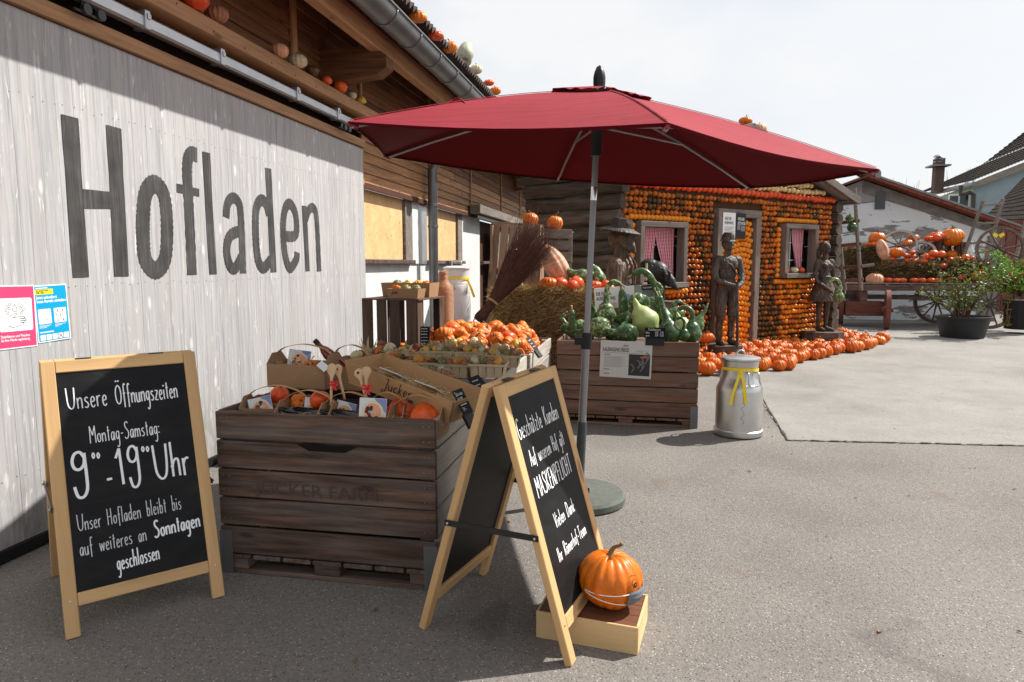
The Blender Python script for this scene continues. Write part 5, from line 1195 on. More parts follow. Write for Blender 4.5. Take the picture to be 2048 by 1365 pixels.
# ================================================================== PALLET BOXES
def pallet_box(label, x0, x1, y0, y1, top, mats, group='slatted pallet boxes along the shop', n=5, pw=.132, pitch=.1415, sidepost=True, blue=False):
    t = thing('pallet_box', label, 'crate', ((x0 + x1) / 2, (y0 + y1) / 2, 0), 0, group); th = .022
    mf, mr_, ml_, mb_ = mats
    for i in range(n):
        z = top - pw / 2 - i * pitch; j = lambda: random.uniform(-.003, .003)
        plank('side_board', (x0 + .001, y0 + th / 2 + j(), z + j()), (x1 - .001, y0 + th / 2, z + j()), pw, th, M_[mf if i < n - 1 else mb_], t, (0, -1, 0), .004, .01)
        plank('side_board', (x1 - th / 2, y0 + th + .002, z + j()), (x1 - th / 2 + j(), y1 - th - .002, z + j()), pw, th, M_[mr_], t, (1, 0, 0), .004, .01)
        plank('side_board', (x0 + th / 2, y0 + th + .002, z), (x0 + th / 2, y1 - th - .002, z), pw, th, M_[ml_], t, (-1, 0, 0), .004, .01)
        plank('side_board', (x0 + .001, y1 - th / 2, z), (x1 - .001, y1 - th / 2, z), pw, th, M_[ml_], t, (0, 1, 0), .004, .01)
        for xx in (x0 + .03, x0 + .06, x1 - .03, x1 - .055):
            for dz in (-.035, .035): MB().lathe([(.0032, 0), (.0032, .0015)], 6).build('nail', M_['zinc'], t, axes(V((xx + j(), y0 - .0005, z + dz)), V((1, 0, 0)), V((0, 0, 1)), V((0, -1, 0))))
    bz = top - n * pitch
    for x in (x0 + th + .034, x1 - th - .034):
        for y in (y0 + th + .034, y1 - th - .034): MB().box((0, 0, 0), (.065, .065, top - bz - .01), b=.004).build('corner_post', M_[mf], t, Matrix.Translation((x, y, (top + bz) / 2 - .008)))
    MB().box((0, 0, 0), (x1 - x0 - 2 * th - .004, y1 - y0 - 2 * th - .004, .03)).build('inner_board', M_['crate'], t, Matrix.Translation(((x0 + x1) / 2, (y0 + y1) / 2, top - .135)))
    w = (x1 - x0)
    for k in range(7): plank('pallet_board', (x0 + w * (k + .5) / 7 - .0, y0 + .002, bz - .012), (x0 + w * (k + .5) / 7, y1 - .002, bz - .012), w / 7 - .012, .022, M_[mf], t, (0, 0, 1), .004)
    for y in (y0 + .05, (y0 + y1) / 2, y1 - .05):
        plank('pallet_runner', (x0, y, .012), (x1, y, .012), .09, .022, M_[mf], t, (0, 0, 1), .003)
        for x in (x0 + .07, (x0 + x1) / 2, x1 - .07): MB().box((0, 0, 0), (.13, .09, bz - .048), b=.004).build('pallet_block', M_[mb_], t, Matrix.Translation((x, y, .024 + (bz - .048) / 2)))
    for x, s in ((x1, 1), (x0, -1)):
        MB().box((-.032 * s, 0, 0), (.066, .003, bz + .12)).box((0, .035, 0), (.003, .07, bz + .12)).build('corner_iron', M_['zinc'], t, Matrix.Translation((x + .002 * s, y0 - .002, (bz + .12) / 2)))
    return t
pallet_box('dark slatted pallet box nearest the viewer, filled with cardboard gift baskets', -2.0, -.905, 2.87, 3.86, .805, ('crate', 'crate_pale', 'crate', 'crate'))
pallet_box('pallet box holding chip baskets of small ornamental gourds', -2.10, -.875, 3.98, 5.14, .80, ('crate_grey', 'crate_pale', 'crate', 'crate'))
pallet_box('pale sided pallet box heaped with orange pumpkins', -2.15, -.86, 5.19, 6.42, .80, ('crate_pale', 'crate_pale', 'crate', 'crate'))
pallet_box('reddish slatted pallet box heaped with green calabash gourds', -.80, .50, 6.34, 7.42, .79, ('crate_red', 'crate_red', 'crate_red', 'crate_red'))
# hand hole and faint stencil on the near box
q = MB(); P = [(-.15, 0), (.15, 0), (.09, -.030), (-.09, -.030)]; q.poly([V((x, 0, z)) for x, z in P], .004, (0, -1, 0))
bx = [o for o in bpy.data.objects if o.name.startswith('pallet_box')][0]
q.build('hand_hole', flat('hole_dark', (.006, .005, .004), .9), bx, Matrix.Translation((-1.43, 2.8665, .664)))
st = print_text('stencil', 'JUCKER FARM', .085, flat('faint_brand', (.090, .056, .043), .8), bx, axes(V((-1.80, 2.8660, .412)), V((1, 0, 0)), V((0, 0, 1)), V((0, -1, 0))), width=.62)

# ---- card and chalk signs
def card_sign(label, p, u, v, w, h, lines, mat='black', foot=True):
    """small black price card: p lower-left corner, u right, v up"""
    u, v = V(u).normalized(), V(v).normalized(); n = u.cross(v); t = thing('price_card', label, 'price card', p)
    A = axes(V(p), u, v, n); MB().box((w / 2, h / 2, -.002), (w, h, .004), b=.001).build('card', M_['chalkboard'], t, A)
    if foot: MB().box((w / 2, -.03, -.012), (w * .92, .07, .018), b=.003).build('clip_holder', M_['black'], t, A)
    for tx, x, y, s, wd in lines:
        q = MB(); handwrite(q, tx, x, y, s, max(.0016, s * .12), width=wd); q.build('chalk_lettering', M_['chalk'], t, A @ Matrix.Translation((0, 0, .0006)))
    return t
S2 = math.sqrt(.5)
def at_card(px, py, Y): return PY(px, py, Y)
card_sign('black price card clipped on the corner of the near pallet box', PY(928, 832, 2.98), (.55, .84, 0), (-.60, -.05, .80), .075, .125, [('Süsses', .008, .095, .010, .055), ('14.90', .012, .070, .008, .035), ('~~~~', .012, .045, .007, .045), ('24.-', .014, .02, .008, .03)])
card_sign('black price card lying against the back of the near pallet box', PY(962, 789, 3.62), (.55, .84, 0), (-.80, .0, .6), .11, .12, [('~~~~', .015, .085, .010, .06), ('~~~', .015, .055, .009, .05), ('~~~~', .015, .025, .009, .06)])
card_sign('narrow black price card standing inside the upright fruit crate', PY(840, 690, 4.95), (1, .1, 0), (0, .1, 1), .075, .14, [('~~~~', .008, .118, .009, .05), ('~~~', .008, .098, .008, .055), ('~~~~', .008, .076, .009, .05), ('~~~', .008, .052, .008, .055), ('~~~~', .008, .028, .008, .05), ('~~', .008, .008, .008, .04)], foot=False)
card_sign('black price card clipped on the corner of the orange pumpkin box', PY(1070, 702, 5.3), (.45, .9, 0), (-.75, -.1, .75), .075, .125, [('~~~', .01, .09, .012, .05), ('~~', .01, .06, .010, .04), ('~~~', .01, .03, .010, .05)])
card_sign('black price card for the calabash gourds', PY(1289, 677, 6.33), (1, 0, 0), (0, .2, 1), .185, .10, [('Kalebassen', .035, .072, .012, .11), ('klein', .012, .044, .010, .035), ('CHF 3.50', .095, .044, .010, .075), ('gross', .012, .018, .010, .035), ('CHF 5.50', .095, .018, .010, .075)])
# information sheet on the gourd box
t = thing('information_sheet', 'white information sheet about calabash gourds on the front of the gourd box', 'sign', (-.15, 6.33, .6))
p0 = PY(1200, 752, 6.328); p1 = PY(1302, 684, 6.328); w = p1.x - p0.x; h = p1.z - p0.z; A = axes(V((p0.x, 6.330, p0.z)), V((1, 0, 0)), V((0, 0, 1)), V((0, -1, 0))) @ Matrix.Rotation(R(-1.6), 4, 'Z')
MB().box((w / 2, h / 2, 0), (w, h, .004)).build('sheet', flat('grey_white_paper', (.55, .55, .53), .5), t, A)
MB().box((w / 2, h / 2, -.0006), (w + .012, h + .012, .002)).build('clear_sleeve', M_['alu'], t, A)
print_text('lettering', 'KALEBASSENKÜRBISSE', .05, M_['ink'], t, A @ Matrix.Translation((.015, h * .72, .0028)), width=w * .52, bold=.01)
print_text('lettering', 'SCHWEIZER', .02, M_['inkgrey'], t, A @ Matrix.Translation((w * .70, h * .73, .0028)), width=w * .14)
q = MB(); handwrite(q, 'Jucker', w * .43, h * .87, .012, .0022, width=w * .12, slant=.2)
rect(q, .008, h * .68, w - .01, h * .685, .0028)
for k in range(4): rect(q, .03, h * (.62 if k == 0 else .2 if k == 1 else .08), .03 + w * .12, h * (.635 if k == 0 else .215 if k == 1 else .095), .003)
q.build('script_logo', M_['ink'], t, A @ Matrix.Translation((0, 0, .0028)))
q = MB()
for k in range(12): rect(q, .03, h * (.57 - k * .027), .03 + w * (.44 - .05 * ((k * 7) % 3)), h * (.577 - k * .027), .0032)
q.build('small_print', M_['inkgrey'], t, A)
pic = MB(); rect(pic, w * .56, h * .06, w * .98, h * .66, .003); pic.build('photo_print', flat('print_dark', (.035, .035, .036), .5), t, A)
q = MB(); rr = random.Random(2)
for k in range(7): ax = w * (.60 + .33 * rr.random()); ay = h * (.12 + .4 * rr.random()); q.ribbon([tuple(z) for z in smooth([V((ax, ay)), V((ax + .02, ay + .03)), V((ax + .012, ay + .06)), V((ax - .01, ay + .075))])], .010, .0034 + k * .0001)
q.build('photo_gourds', flat('print_mid', (.16, .16, .16), .5), t, A)
q = MB(); q.ribbon([(w * .80, h * .58), (w * .94, h * .60)], .018, .0036); q.build('photo_accent', flat('print_orange', (.6, .1, .03), .5), t, A)
# exhibition board behind the gourds
t = thing('exhibition_board', 'white board announcing the pumpkin exhibition, behind the heaped gourds', 'sign', (-.4, 7.3, 1.0))
p0 = PY(1190, 615, 7.3); A = axes(p0, V((1, 0, 0)), V((0, .05, 1)), V((0, -1, .05))) @ Matrix.Rotation(R(4.5), 4, 'Z')
MB().box((.21, .09, -.01), (.42, .22, .014), b=.002).build('panel', M_['white'], t, A)
MB().box((.46, .09, -.01), (.07, .22, .013), b=.002).build('grey_panel', M_['polegrey'], t, A); MB().box((.56, .09, -.01), (.12, .22, .012), b=.002).build('side_panel', M_['inkgrey'], t, A)
MB().box((.57, .17, -.003), (.13, .05, .010)).build('black_band', M_['ink'], t, A)
print_text('lettering', 'DIE KÜRBIS-\nAUSSTELLUNG', .05, M_['ink'], t, A @ Matrix.Translation((.02, .12, -.001)), width=.20, bold=.02)
print_text('lettering', 'THE PUMPKIN', .025, M_['white'], t, A @ Matrix.Translation((.51, .16, .003)), width=.115, bold=.02)
q = MB(); rect(q, .25, .0, .37, .115, -.001); q.build('printed_sky', flat('print_blue', (.25, .45, .70), .5), t, A)
q = MB(); rect(q, .25, .0, .37, .045, -.0005); q.build('printed_field', flat('print_field', (.20, .22, .16), .5), t, A)
q = MB(); q.ribbon([(.27, .165), (.29, .175), (.31, .165), (.33, .178)], .003, -.001)
for k in range(4): rect(q, .16 + .0, .03 - k * .012, .23, .034 - k * .012, -.001)
q.build('small_marks', flat('print_red', (.6, .1, .1), .5), t, A)

# ================================================================== FILL OF THE NEAR BOX : cardboard gift baskets
def carton(name, label, c, w, d, h, rz=0, ry=0, rx=0, mat='cardboard', inside='cardboard_in', peak=0, handle=False, flare=0.0, group=None, cat='cardboard basket', th=.004):
    M0 = TRS(c, rx, ry, rz); t = bpy.data.objects.new(name, None); t.empty_display_size = .05; link(t, None, M0); tag(t, label, cat, group)
    def wall(nm, pts, nrm):
        q = MB(); q.mi = 0; q.poly([V(p) for p in pts], th, nrm); return q.build(nm, M_[mat], t, M0)
    f = flare; W, D = w / 2, d / 2
    wall('front_panel', [(-W, -D, 0), (W, -D, 0), (W + f, -D - f, h), (-W - f, -D - f, h)], (0, -1, 0))
    wall('back_panel', [(-W, D, 0), (W, D, 0), (W + f, D + f, h), (-W - f, D + f, h)], (0, 1, 0))
    for s in (-1, 1):
        P = [(s * W, -D, 0), (s * W, D, 0), (s * (W + f), D + f, h)] + ([(s * (W + f), D * .45, h + peak), (s * (W + f), -D * .45, h + peak)] if peak else []) + [(s * (W + f), -D - f, h)]
        wall('end_panel', P, (s, 0, 0))
    MB().box((0, 0, .003), (w, d, .004)).build('bottom', M_[inside], t, M0)
    if handle:
        P = smooth([V((-W - f, 0, h + peak * .8)), V((-W * .72, 0, h + peak + .028)), V((-W * .2, 0, h + peak + .050)), V((W * .2, 0, h + peak + .050)), V((W * .72, 0, h + peak + .028)), V((W + f, 0, h + peak * .8))], 4)
        q = MB(); hw = .013; n = len(P)
        q.add([p + V((0, -hw, 0)) for p in P] + [p + V((0, hw, 0)) for p in P] + [p + V((0, -hw, -.003)) for p in P] + [p + V((0, hw, -.003)) for p in P],
              [(i, i + 1, n + i + 1, n + i) for i in range(n - 1)] + [(2 * n + i + 1, 2 * n + i, 3 * n + i, 3 * n + i + 1) for i in range(n - 1)] + [(i + 1, i, 2 * n + i, 2 * n + i + 1) for i in range(n - 1)] + [(n + i, n + i + 1, 3 * n + i + 1, 3 * n + i) for i in range(n - 1)])
        q.build('handle', M_[inside], t, M0, True)
    return t, M0
def wool(t, M0, w, d, z, n, seed, mat='excelsior', hgt=.04):
    rr = random.Random(seed); q = MB()
    for _ in range(n):
        p = V((rr.uniform(-w / 2, w / 2), rr.uniform(-d / 2, d / 2), z + rr.uniform(-.01, hgt))); P = [p]; a = rr.uniform(0, 6.28)
        for k in range(3): a += rr.uniform(-.9, .9); p = p + V((math.cos(a) * .016, math.sin(a) * .016, rr.uniform(-.008, .010))); P.append(p)
        q.tube(P, .0011, 3, False)
    o = q.build('wood_wool', M_[mat], t, M0); o['kind'] = 'stuff'
picbg = flat('card_blue', (.20, .26, .50), .35); picor = flat('card_apricot', (.75, .36, .18), .4); picy = flat('card_yellow', (.74, .58, .22), .4); picbr = flat('card_plum', (.065, .02, .03), .4); picw = flat('card_white', (.68, .69, .72), .35)
def card(label, M, s=.115):
    t = bpy.data.objects.new('picture_card', None); link(t, None, M); tag(t, label, 'card', 'square picture cards in the gift baskets')
    MB().box((0, 0, 0), (s, s, .006), b=.001).build('card_body', picw, t, M)
    q = MB(); h = s / 2 - .002; q.add([(h * .1, h, .0034), (h, h, .0034), (h, -h * .1, .0034)], [(0, 1, 2)]); q.build('blue_corner', picbg, t, M)
    for nm, r, mt, z in (('plate_rim', .046, picy, .0038), ('plate_white', .042, picw, .0042), ('plate_apricot', .037, picor, .0046)):
        q = MB(); disc(q, 0, 0, s * r / .115, z, 24); q.build(nm, mt, t, M)
    q = MB(); rr = random.Random(int(M[0][3] * 1000)); k2 = s / .115
    for k in range(9):
        a = rr.uniform(1.2, 5.6); r = rr.uniform(.008, .030) * k2; disc(q, r * math.cos(a), r * math.sin(a), rr.uniform(.005, .011) * k2, .0050 + k * .00006, 9)
    q.build('plate_motif', picbr, t, M)
    q = MB()
    for k in range(8):
        a = rr.uniform(0, 6.28); r = rr.uniform(0, .020) * k2; x, y = r * math.cos(a), r * math.sin(a); q.ribbon([(x - .005, y), (x, y + .005), (x + .006, y - .001)], .0016, .0057 + k * .00005)
    for x, y in ((-.048, .035), (-.05, .02), (-.048, -.035)): disc(q, x * k2, y * k2, .0035 * k2, .0042, 6)
    q.build('white_scrolls', picw, t, M)
    return t
def face(p, n, up=(0, 0, 1), roll=0):     # matrix at p with local z = n and local y close to up
    n = V(n).normalized(); x = V(up).cross(n).normalized(); y = n.cross(x); return axes(V(p), x, y, n) @ Matrix.Rotation(roll, 4, 'Z')
def bottle(label, p, d, L_=.20, r=.030, mat=None, cap='black', group='bottles in the gift baskets'):
    M = frame(p, d); t = bpy.data.objects.new('bottle', None); link(t, None, M); tag(t, label, 'bottle', group)
    Ry = Matrix.Rotation(R(90), 4, 'Y')
    MB().lathe([(0, 0), (r, 0), (r, L_ * .55), (r * .8, L_ * .68), (r * .42, L_ * .78), (r * .38, L_ * .9)], 16).build('glass', mat or flat('dark_bottle', (.012, .010, .010), .12, .6), t, M @ Ry, 40)
    MB().lathe([(r * .45, L_ * .88), (r * .47, L_ * .9), (r * .47, L_), (0, L_)], 14).build('cap', M_[cap], t, M @ Ry, 40); return t
gz = .70
GB = 'cardboard gift baskets at the front of the near box'
bask = [(-1.80, 3.09, .30, .17, 6, 'first from the left, holding a card and a pumpkin'), (-1.575, 3.00, .27, .16, -3, 'second from the left, with a handle strip, bottle and card'), (-1.36, 2.99, .25, .16, -4, 'middle one, with wooden spoons leaning over it'), (-1.19, 3.02, .17, .16, 8, 'narrow one behind the upright picture card'), (-1.02, 2.985, .235, .155, -2, 'last on the right, with an orange pumpkin lying in it')]
for i, (x, y, w, d, rz, lab) in enumerate(bask):
    t, M0 = carton('gift_basket', 'brown cardboard gift basket, ' + lab, (x, y, gz + .005), w, d, .09, R(rz), peak=.050, handle=True, flare=.008, group=GB); wool(t, M0, w * .9, d * .85, .05, 120, i)
squash('hokkaido', (-1.72, 3.10, gz + .02), .062, 'red-orange squash half hidden in the leftmost gift basket', None, 'squash', 'squash', ry=.5)
squash('hokkaido', (-1.255, 3.04, gz + .02), .075, 'red-orange squash behind the spoons in the near box', None, 'squash', 'squash')
squash('hokkaido', (-1.13, 3.10, gz + .03), .085, 'red-orange squash between the upright card and the logo tray', None, 'squash', 'squash')
squash('hokkaido', (-.985, 2.985, gz + .02), .078, 'bright orange squash lying in the rightmost gift basket', None, 'squash', 'squash', rx=1.2, stem=False)
card('picture card leaning in the leftmost gift basket', face((-1.87, 3.055, gz + .085), (.35, -.8, .35), roll=R(12)), .11)
card('picture card in the second gift basket', face((-1.56, 3.03, gz + .095), (.25, -.9, .25), roll=R(-4)), .115)
card('picture card beside the spoon handles', face((-1.40, 3.0, gz + .095), (.15, -.9, .35), roll=R(-14)), .10)
card('large upright picture card at the front middle of the near box', face((-1.215, 2.905, gz + .125), (.18, -.95, .12), roll=R(-3)), .125)
bottle('dark bottle lying in the second gift basket', (-1.52, 2.99, gz + .075), (-1, -.15, .15)); bottle('dark bottle lying beside the spoons', (-1.30, 2.97, gz + .075), (-1, -.12, .15)); bottle('dark bottle cap showing in the rightmost basket', (-1.0, 3.0, gz + .05), (-1, -.3, .0), .12, .022)
# spoons
def spoon(label, a, b_, r=.024, hole=False, side=(0, -1, .2)):
    a, b_ = V(a), V(b_); M = frame(a, b_ - a, side); Ls = (b_ - a).length; t = bpy.data.objects.new('wooden_spoon', None); link(t, None, M); tag(t, label, 'spoon', 'wooden spoons tied with red ribbon')
    q = MB(); P = [0, .3, .62, .70, .78, .86, .94, .98, 1.0]; Rr = [.006, .0065, .007, .012, .021, .026, .021, .012, .004]
    n = 12; 
    q.tube([(p * Ls, 0, 0) for p in P], Rr, n); q.v = [(x, y, z * (.30 if x > .66 * Ls else 1)) for x, y, z in q.v]
    q.build('spoon_body', M_['spoon'], t, M, True)
    if hole: MB().lathe([(.0, 0), (.0065, 0)], 12, (.86 * Ls, 0, .0085)).build('hole', M_['wagonred'], t, M)
    return t
def bow(label, p, s=.022):
    t = thing('ribbon_bow', label, 'ribbon', p); p = V(p)
    for a in (-1, 1):
        q = MB(); P = smooth([p, p + V((a * s, -.006, s * .7)), p + V((a * s * 1.6, -.008, 0)), p + V((a * s * .8, -.006, -s * .4)), p]); 
        q.add([k + V((0, -.002, -.006)) for k in P] + [k + V((0, -.002, .006)) for k in P], [(i, i + 1, len(P) + i + 1, len(P) + i) for i in range(len(P) - 1)]); q.build('loop', M_['ribbon_r'], t)
        q = MB(); e = p + V((a * s * .7, -.006, -s * 2.2)); q.add([p + V((-.005, -.004, 0)), p + V((.005, -.004, 0)), e + V((.005, 0, 0)), e + V((-.005, 0, 0))], [(0, 1, 2, 3)]); q.build('tail', M_['ribbon_r'], t)
    MB().ell(p + V((0, -.006, 0)), .008, 8, 6).build('knot', M_['ribbon_r'], t)
Y1 = 3.0
spoon('left wooden spoon of the pair leaning beside the long logo tray', PY(662, 812, 2.98), PY(664, 727, 3.02)); spoon('wooden spoon with a round hole, left pair', PY(690, 800, 3.06), PY(673, 729, 3.08), hole=True); bow('red ribbon round the left pair of spoons', PY(669, 768, 2.99), .014)
spoon('wooden spoon with a round hole, right pair before the logo tray', PY(733, 800, 2.97), PY(715, 738, 3.02), hole=True); spoon('pale wooden spoon standing upright before the logo tray', PY(732, 805, 2.95), PY(733, 733, 2.98)); bow('red ribbon round the spoons before the logo tray', PY(735, 775, 2.94), .016)
# two wide cartons at the back
t, M0 = carton('gift_basket', 'wide brown carton at the back left of the near box, with pasta bag and card', PY(598, 778, 3.52) + V((0, .08, .005)), .37, .20, .135, R(-4), mat='cardboard', peak=.055, handle=True, group=GB); wool(t, M0, .3, .16, .10, 150, 31)
t, M0 = carton('gift_basket', 'brown carton with a red bottle, behind the spoons', PY(678, 782, 3.62) + V((.04, .10, .005)), .24, .20, .135, R(-8), peak=.065, handle=True, group=GB); wool(t, M0, .2, .16, .10, 90, 32)
card('picture card in the wide back carton', face(PY(598, 722, 3.62), (.3, -.9, .25), roll=R(-8)), .125)
def bag(label, c, s, col, ruffle=True):
    t = thing('gift_bag', label, 'bag', c); q = MB(); rr = random.Random(int(c[0] * 99))
    for _ in range(60):
        p = V(c) + V((rr.gauss(0, s * .42), rr.gauss(0, s * .28), rr.gauss(0, s * .24))); d = V((rr.gauss(0, 1), rr.gauss(0, 1), rr.gauss(0, 1))).normalized() * s * .20; q.tube([p - d, p + d * .2, p + d], [s * .06, s * .085, s * .05], 5)
    o = q.build('pasta', flat('pasta_orange', col, .4), t, None, True); o['kind'] = 'stuff'
    if ruffle:
        q = MB()
        for k in range(26):
            a = rr.uniform(0, 6.28); e = V(c) + V((-s * .5, 0, s * .35)); m = e + V((math.cos(a) * s * .25, math.sin(a) * s * .25, s * rr.uniform(.2, .5))); q.add([e, m, m + V((rr.uniform(-.01, .01), .012, .008))], [(0, 1, 2)])
        q.build('clear_ruffle', flat('cellophane', (.62, .62, .63), .08, .8), t)
bag('clear bag of orange pasta in the wide back carton', PY(634, 735, 3.55), .085, (.72, .19, .03))
MB_ = MB().box((0, 0, 0), (.065, .04, .003)); o = MB_.build('price_tag', M_['white'], None, face(PY(646, 733, 3.45), (.1, -.8, .6), roll=R(-38))); tag(o, 'white paper tag on the orange pasta bag', 'tag')
bottle('red wine bottle in the carton behind the spoons', PY(690, 742, 3.66), (-.75, .1, .65), .26, .034, flat('red_bottle', (.18, .012, .012), .12, .6))
bag('bag of pale pasta behind the logo tray', PY(893, 752, 3.68), .06, (.50, .27, .15))
bottle('red bottle with white label lying behind the logo tray', PY(948, 790, 3.62), (-.95, .2, .12), .20, .030, flat('red_bottle_two', (.16, .01, .012), .12, .6))
# long tilted tray with script logo
Ft = PY(692, 723, 3.17); Fr = PY(897, 801, 2.95); Bt = PY(749, 703, 3.44); uu = Fr - Ft; Lt = uu.length; uu.normalize(); ww = Bt - Ft; ww = (ww - uu * ww.dot(uu)).normalized(); vv = uu.cross(ww); Ht = .108; A0 = Ft - vv * Ht + ww * .02 + uu * .01
TMx = axes(A0, uu, ww, vv); t = bpy.data.objects.new('logo_tray', None); link(t, None, TMx); tag(t, 'long tan cardboard tray with script logo, tilted down to the right', 'tray')
Dt = .25; th = .006
def tw(nm, pts, n): q = MB(); q.poly([V(p) for p in pts], th, n); q.build(nm, M_['cardboard_in'], t, TMx)
fl = .022
tw('front_panel', [(0, 0, 0), (Lt, 0, 0), (Lt + fl, -fl, Ht), (-fl, -fl, Ht)], (0, -1, 0)); tw('back_panel', [(0, Dt, 0), (Lt, Dt, 0), (Lt + fl, Dt + fl, Ht), (-fl, Dt + fl, Ht)], (0, 1, 0))
tw('end_panel', [(0, 0, 0), (0, Dt, 0), (-fl, Dt + fl, Ht), (-fl, -fl, Ht)], (-1, 0, 0)); tw('end_panel', [(Lt, 0, 0), (Lt, Dt, 0), (Lt + fl, Dt + fl, Ht), (Lt + fl, -fl, Ht)], (1, 0, 0)); tw('bottom', [(0, 0, 0), (Lt, 0, 0), (Lt, Dt, 0), (0, Dt, 0)], (0, 0, 1))
LMx = TMx @ axes(V((0, -.0015 , 0)), V((1, 0, 0)), V((0, -fl, Ht)).normalized(), V((1, 0, 0)).cross(V((0, -fl, Ht)).normalized()))
q = MB(); handwrite(q, 'Jucker', Lt * .36, Ht * .38, .030, .0045, slant=.35, width=.19, z=.001); q.build('script_logo', M_['ink'], t, LMx)
q = MB(); handwrite(q, 'FARM', Lt * .60, Ht * .16, .0095, .0028, width=.045, z=.001); q.build('script_logo', M_['ink'], t, LMx)
rrw = random.Random(4); q = MB()
for _ in range(420):
    p = V((rrw.uniform(.03, Lt - .03), rrw.uniform(.03, Dt - .03), .028 + rrw.uniform(0, .025))); P = [p]; a = rrw.uniform(0, 6.28)
    for k in range(3): a += rrw.uniform(-.9, .9); p = p + V((math.cos(a) * .018, math.sin(a) * .018, rrw.uniform(-.006, .012))); P.append(p)
    q.tube(P, .0012, 3, False)
o = q.build('wood_wool', M_['excelsior'], t, TMx); o['kind'] = 'stuff'
for k, x in enumerate((.17, .40)): card(('left' if k == 0 else 'right') + ' of two picture cards lying in the logo tray', TMx @ Matrix.Translation((x, Dt * .62, .062)) @ Matrix.Rotation(R(-28), 4, 'X'), .125)

# ================================================================== SECOND BOX : chip baskets and ornamental gourds
def chip_basket(label, c, w, d, h, rz, group):
    M0 = TRS(c, 0, 0, rz); t = bpy.data.objects.new('chip_basket', None); link(t, None, M0); tag(t, label, 'basket', group)
    W, D, f = w / 2, d / 2, .016
    for s in (-1, 1):
        n = 4
        for i in range(n):
            x = -W + w * (i + .5) / n; plank('upright_strip', M0 @ V((x, s * D, .004)), M0 @ V((x * 1.06, s * (D + f), h)), w / n * .93, .002, M_['chip'], t, M0.to_3x3() @ V((0, s, .1)), .0005)
            y = -D + d * (i + .5) / n; plank('upright_strip', M0 @ V((s * W, y, .004)), M0 @ V((s * (W + f), y * 1.06, h)), d / n * .93, .002, M_['chip'], t, M0.to_3x3() @ V((s, 0, .1)), .0005)
        for z, e in ((h - .008, 1.0),):
            plank('rim_strip', M0 @ V((-W - f * e, s * (D + f * e + .003), z)), M0 @ V((W + f * e, s * (D + f * e + .003), z)), .014, .003, M_['chip'], t, M0.to_3x3() @ V((0, s, 0)), .0005)
            plank('rim_strip', M0 @ V((s * (W + f * e + .003), -D - f * e, z)), M0 @ V((s * (W + f * e + .003), D + f * e, z)), .014, .003, M_['chip'], t, M0.to_3x3() @ V((s, 0, 0)), .0005)
    MB().box((0, 0, .004), (w, d, .004)).build('bottom', M_['chip'], t, M0)
    wool(t, M0, w * .95, d * .95, h * .85, 240, int(c[0] * 77), 'husk', .06)
    return t
labs = ['front row of the second box, next to the leaning logo tray', 'front row of the second box, second from the left', 'front row of the second box, third from the left', 'front row of the second box, rightmost', 'back right of the second box, set higher than the others', 'second row of the second box, left', 'second row of the second box, middle']
bpos = [(PY(803, 742, 4.12), 0), (PY(851, 748, 4.10), 2), (PY(912, 752, 4.08), -2), (PY(977, 752, 4.06), 3), (PY(1008, 733, 4.42), 5), (PY(880, 724, 4.42), 0), (PY(945, 726, 4.42), 0)]
KO = ['stripe', 'green', 'yellow', 'maroon', 'mini', 'nutmeg', 'white', 'yellow', 'banded']
KL = {'stripe': 'small yellow gourd striped with orange', 'green': 'small dark green gourd', 'yellow': 'small yellow pear gourd', 'maroon': 'small maroon gourd', 'mini': 'tiny flat orange pumpkin', 'nutmeg': 'small brown ribbed gourd', 'white': 'small cream gourd', 'banded': 'small green and orange gourd'}
KLs = {}
def small_gourd(k, p, r, where, grp): squash(k, p, r, KL[k] + ' ' + where, grp, 'gourd', 'ornamental_gourd', tilt=1.2, sit=False)
rr = random.Random(8)
for i, ((p, rz), lb) in enumerate(zip(bpos, labs)):
    chip_basket('pale wood chip basket, ' + lb, p, .19, .15, .085, R(rz), 'chip baskets of ornamental gourds')
    for k in range(7):
        small_gourd(KO[(i * 5 + k * 4) % 9], p + V((-.07 + .045 * (k % 4) + rr.uniform(-.01, .01), -.045 + .07 * (k // 4) + rr.uniform(-.01, .01), .082 + rr.uniform(0, .02))), rr.uniform(.022, .034), 'in a chip basket', 'ornamental gourds in the chip baskets')
    hs = MB()
    for k in range(10):
        a = rr.uniform(0, 6.28); b0 = p + V((rr.uniform(-.07, .07), rr.uniform(-.03, .06), .09)); e = b0 + V((math.cos(a) * .05, math.sin(a) * .03, rr.uniform(.02, .085))); s = V((-math.sin(a), math.cos(a), .3)) * .008; m = (b0 + e) / 2 + V((0, 0, .012))
        hs.add([b0 - s * .6, b0 + s * .6, m + s, m - s, e], [(0, 1, 2, 3), (3, 2, 4)])
    o = hs.build('corn_husks', M_['husk']); tag(o, None, None, None, 'stuff')
for i in range(62):    # loose gourds heaped behind the baskets
    x = rr.uniform(-2.0, -.93); y = rr.uniform(4.55, 5.1); z = .83 + .075 * (y - 4.5) + rr.uniform(0, .035)
    if x < -1.45 and y > 4.95: continue
    small_gourd(KO[rr.randrange(9)], (x, y, z), rr.uniform(.028, .052), 'heaped behind the chip baskets', 'ornamental gourds heaped in the second box')
for i in range(16):
    p = PY(rr.uniform(750, 860), rr.uniform(700, 722), rr.uniform(4.3, 4.7)); small_gourd(KO[rr.randrange(9)], p, rr.uniform(.025, .04), 'at the foot of the upright fruit crate', 'small gourds before the fruit crate')
hs = MB(); b0 = PY(738, 712, 4.45); 
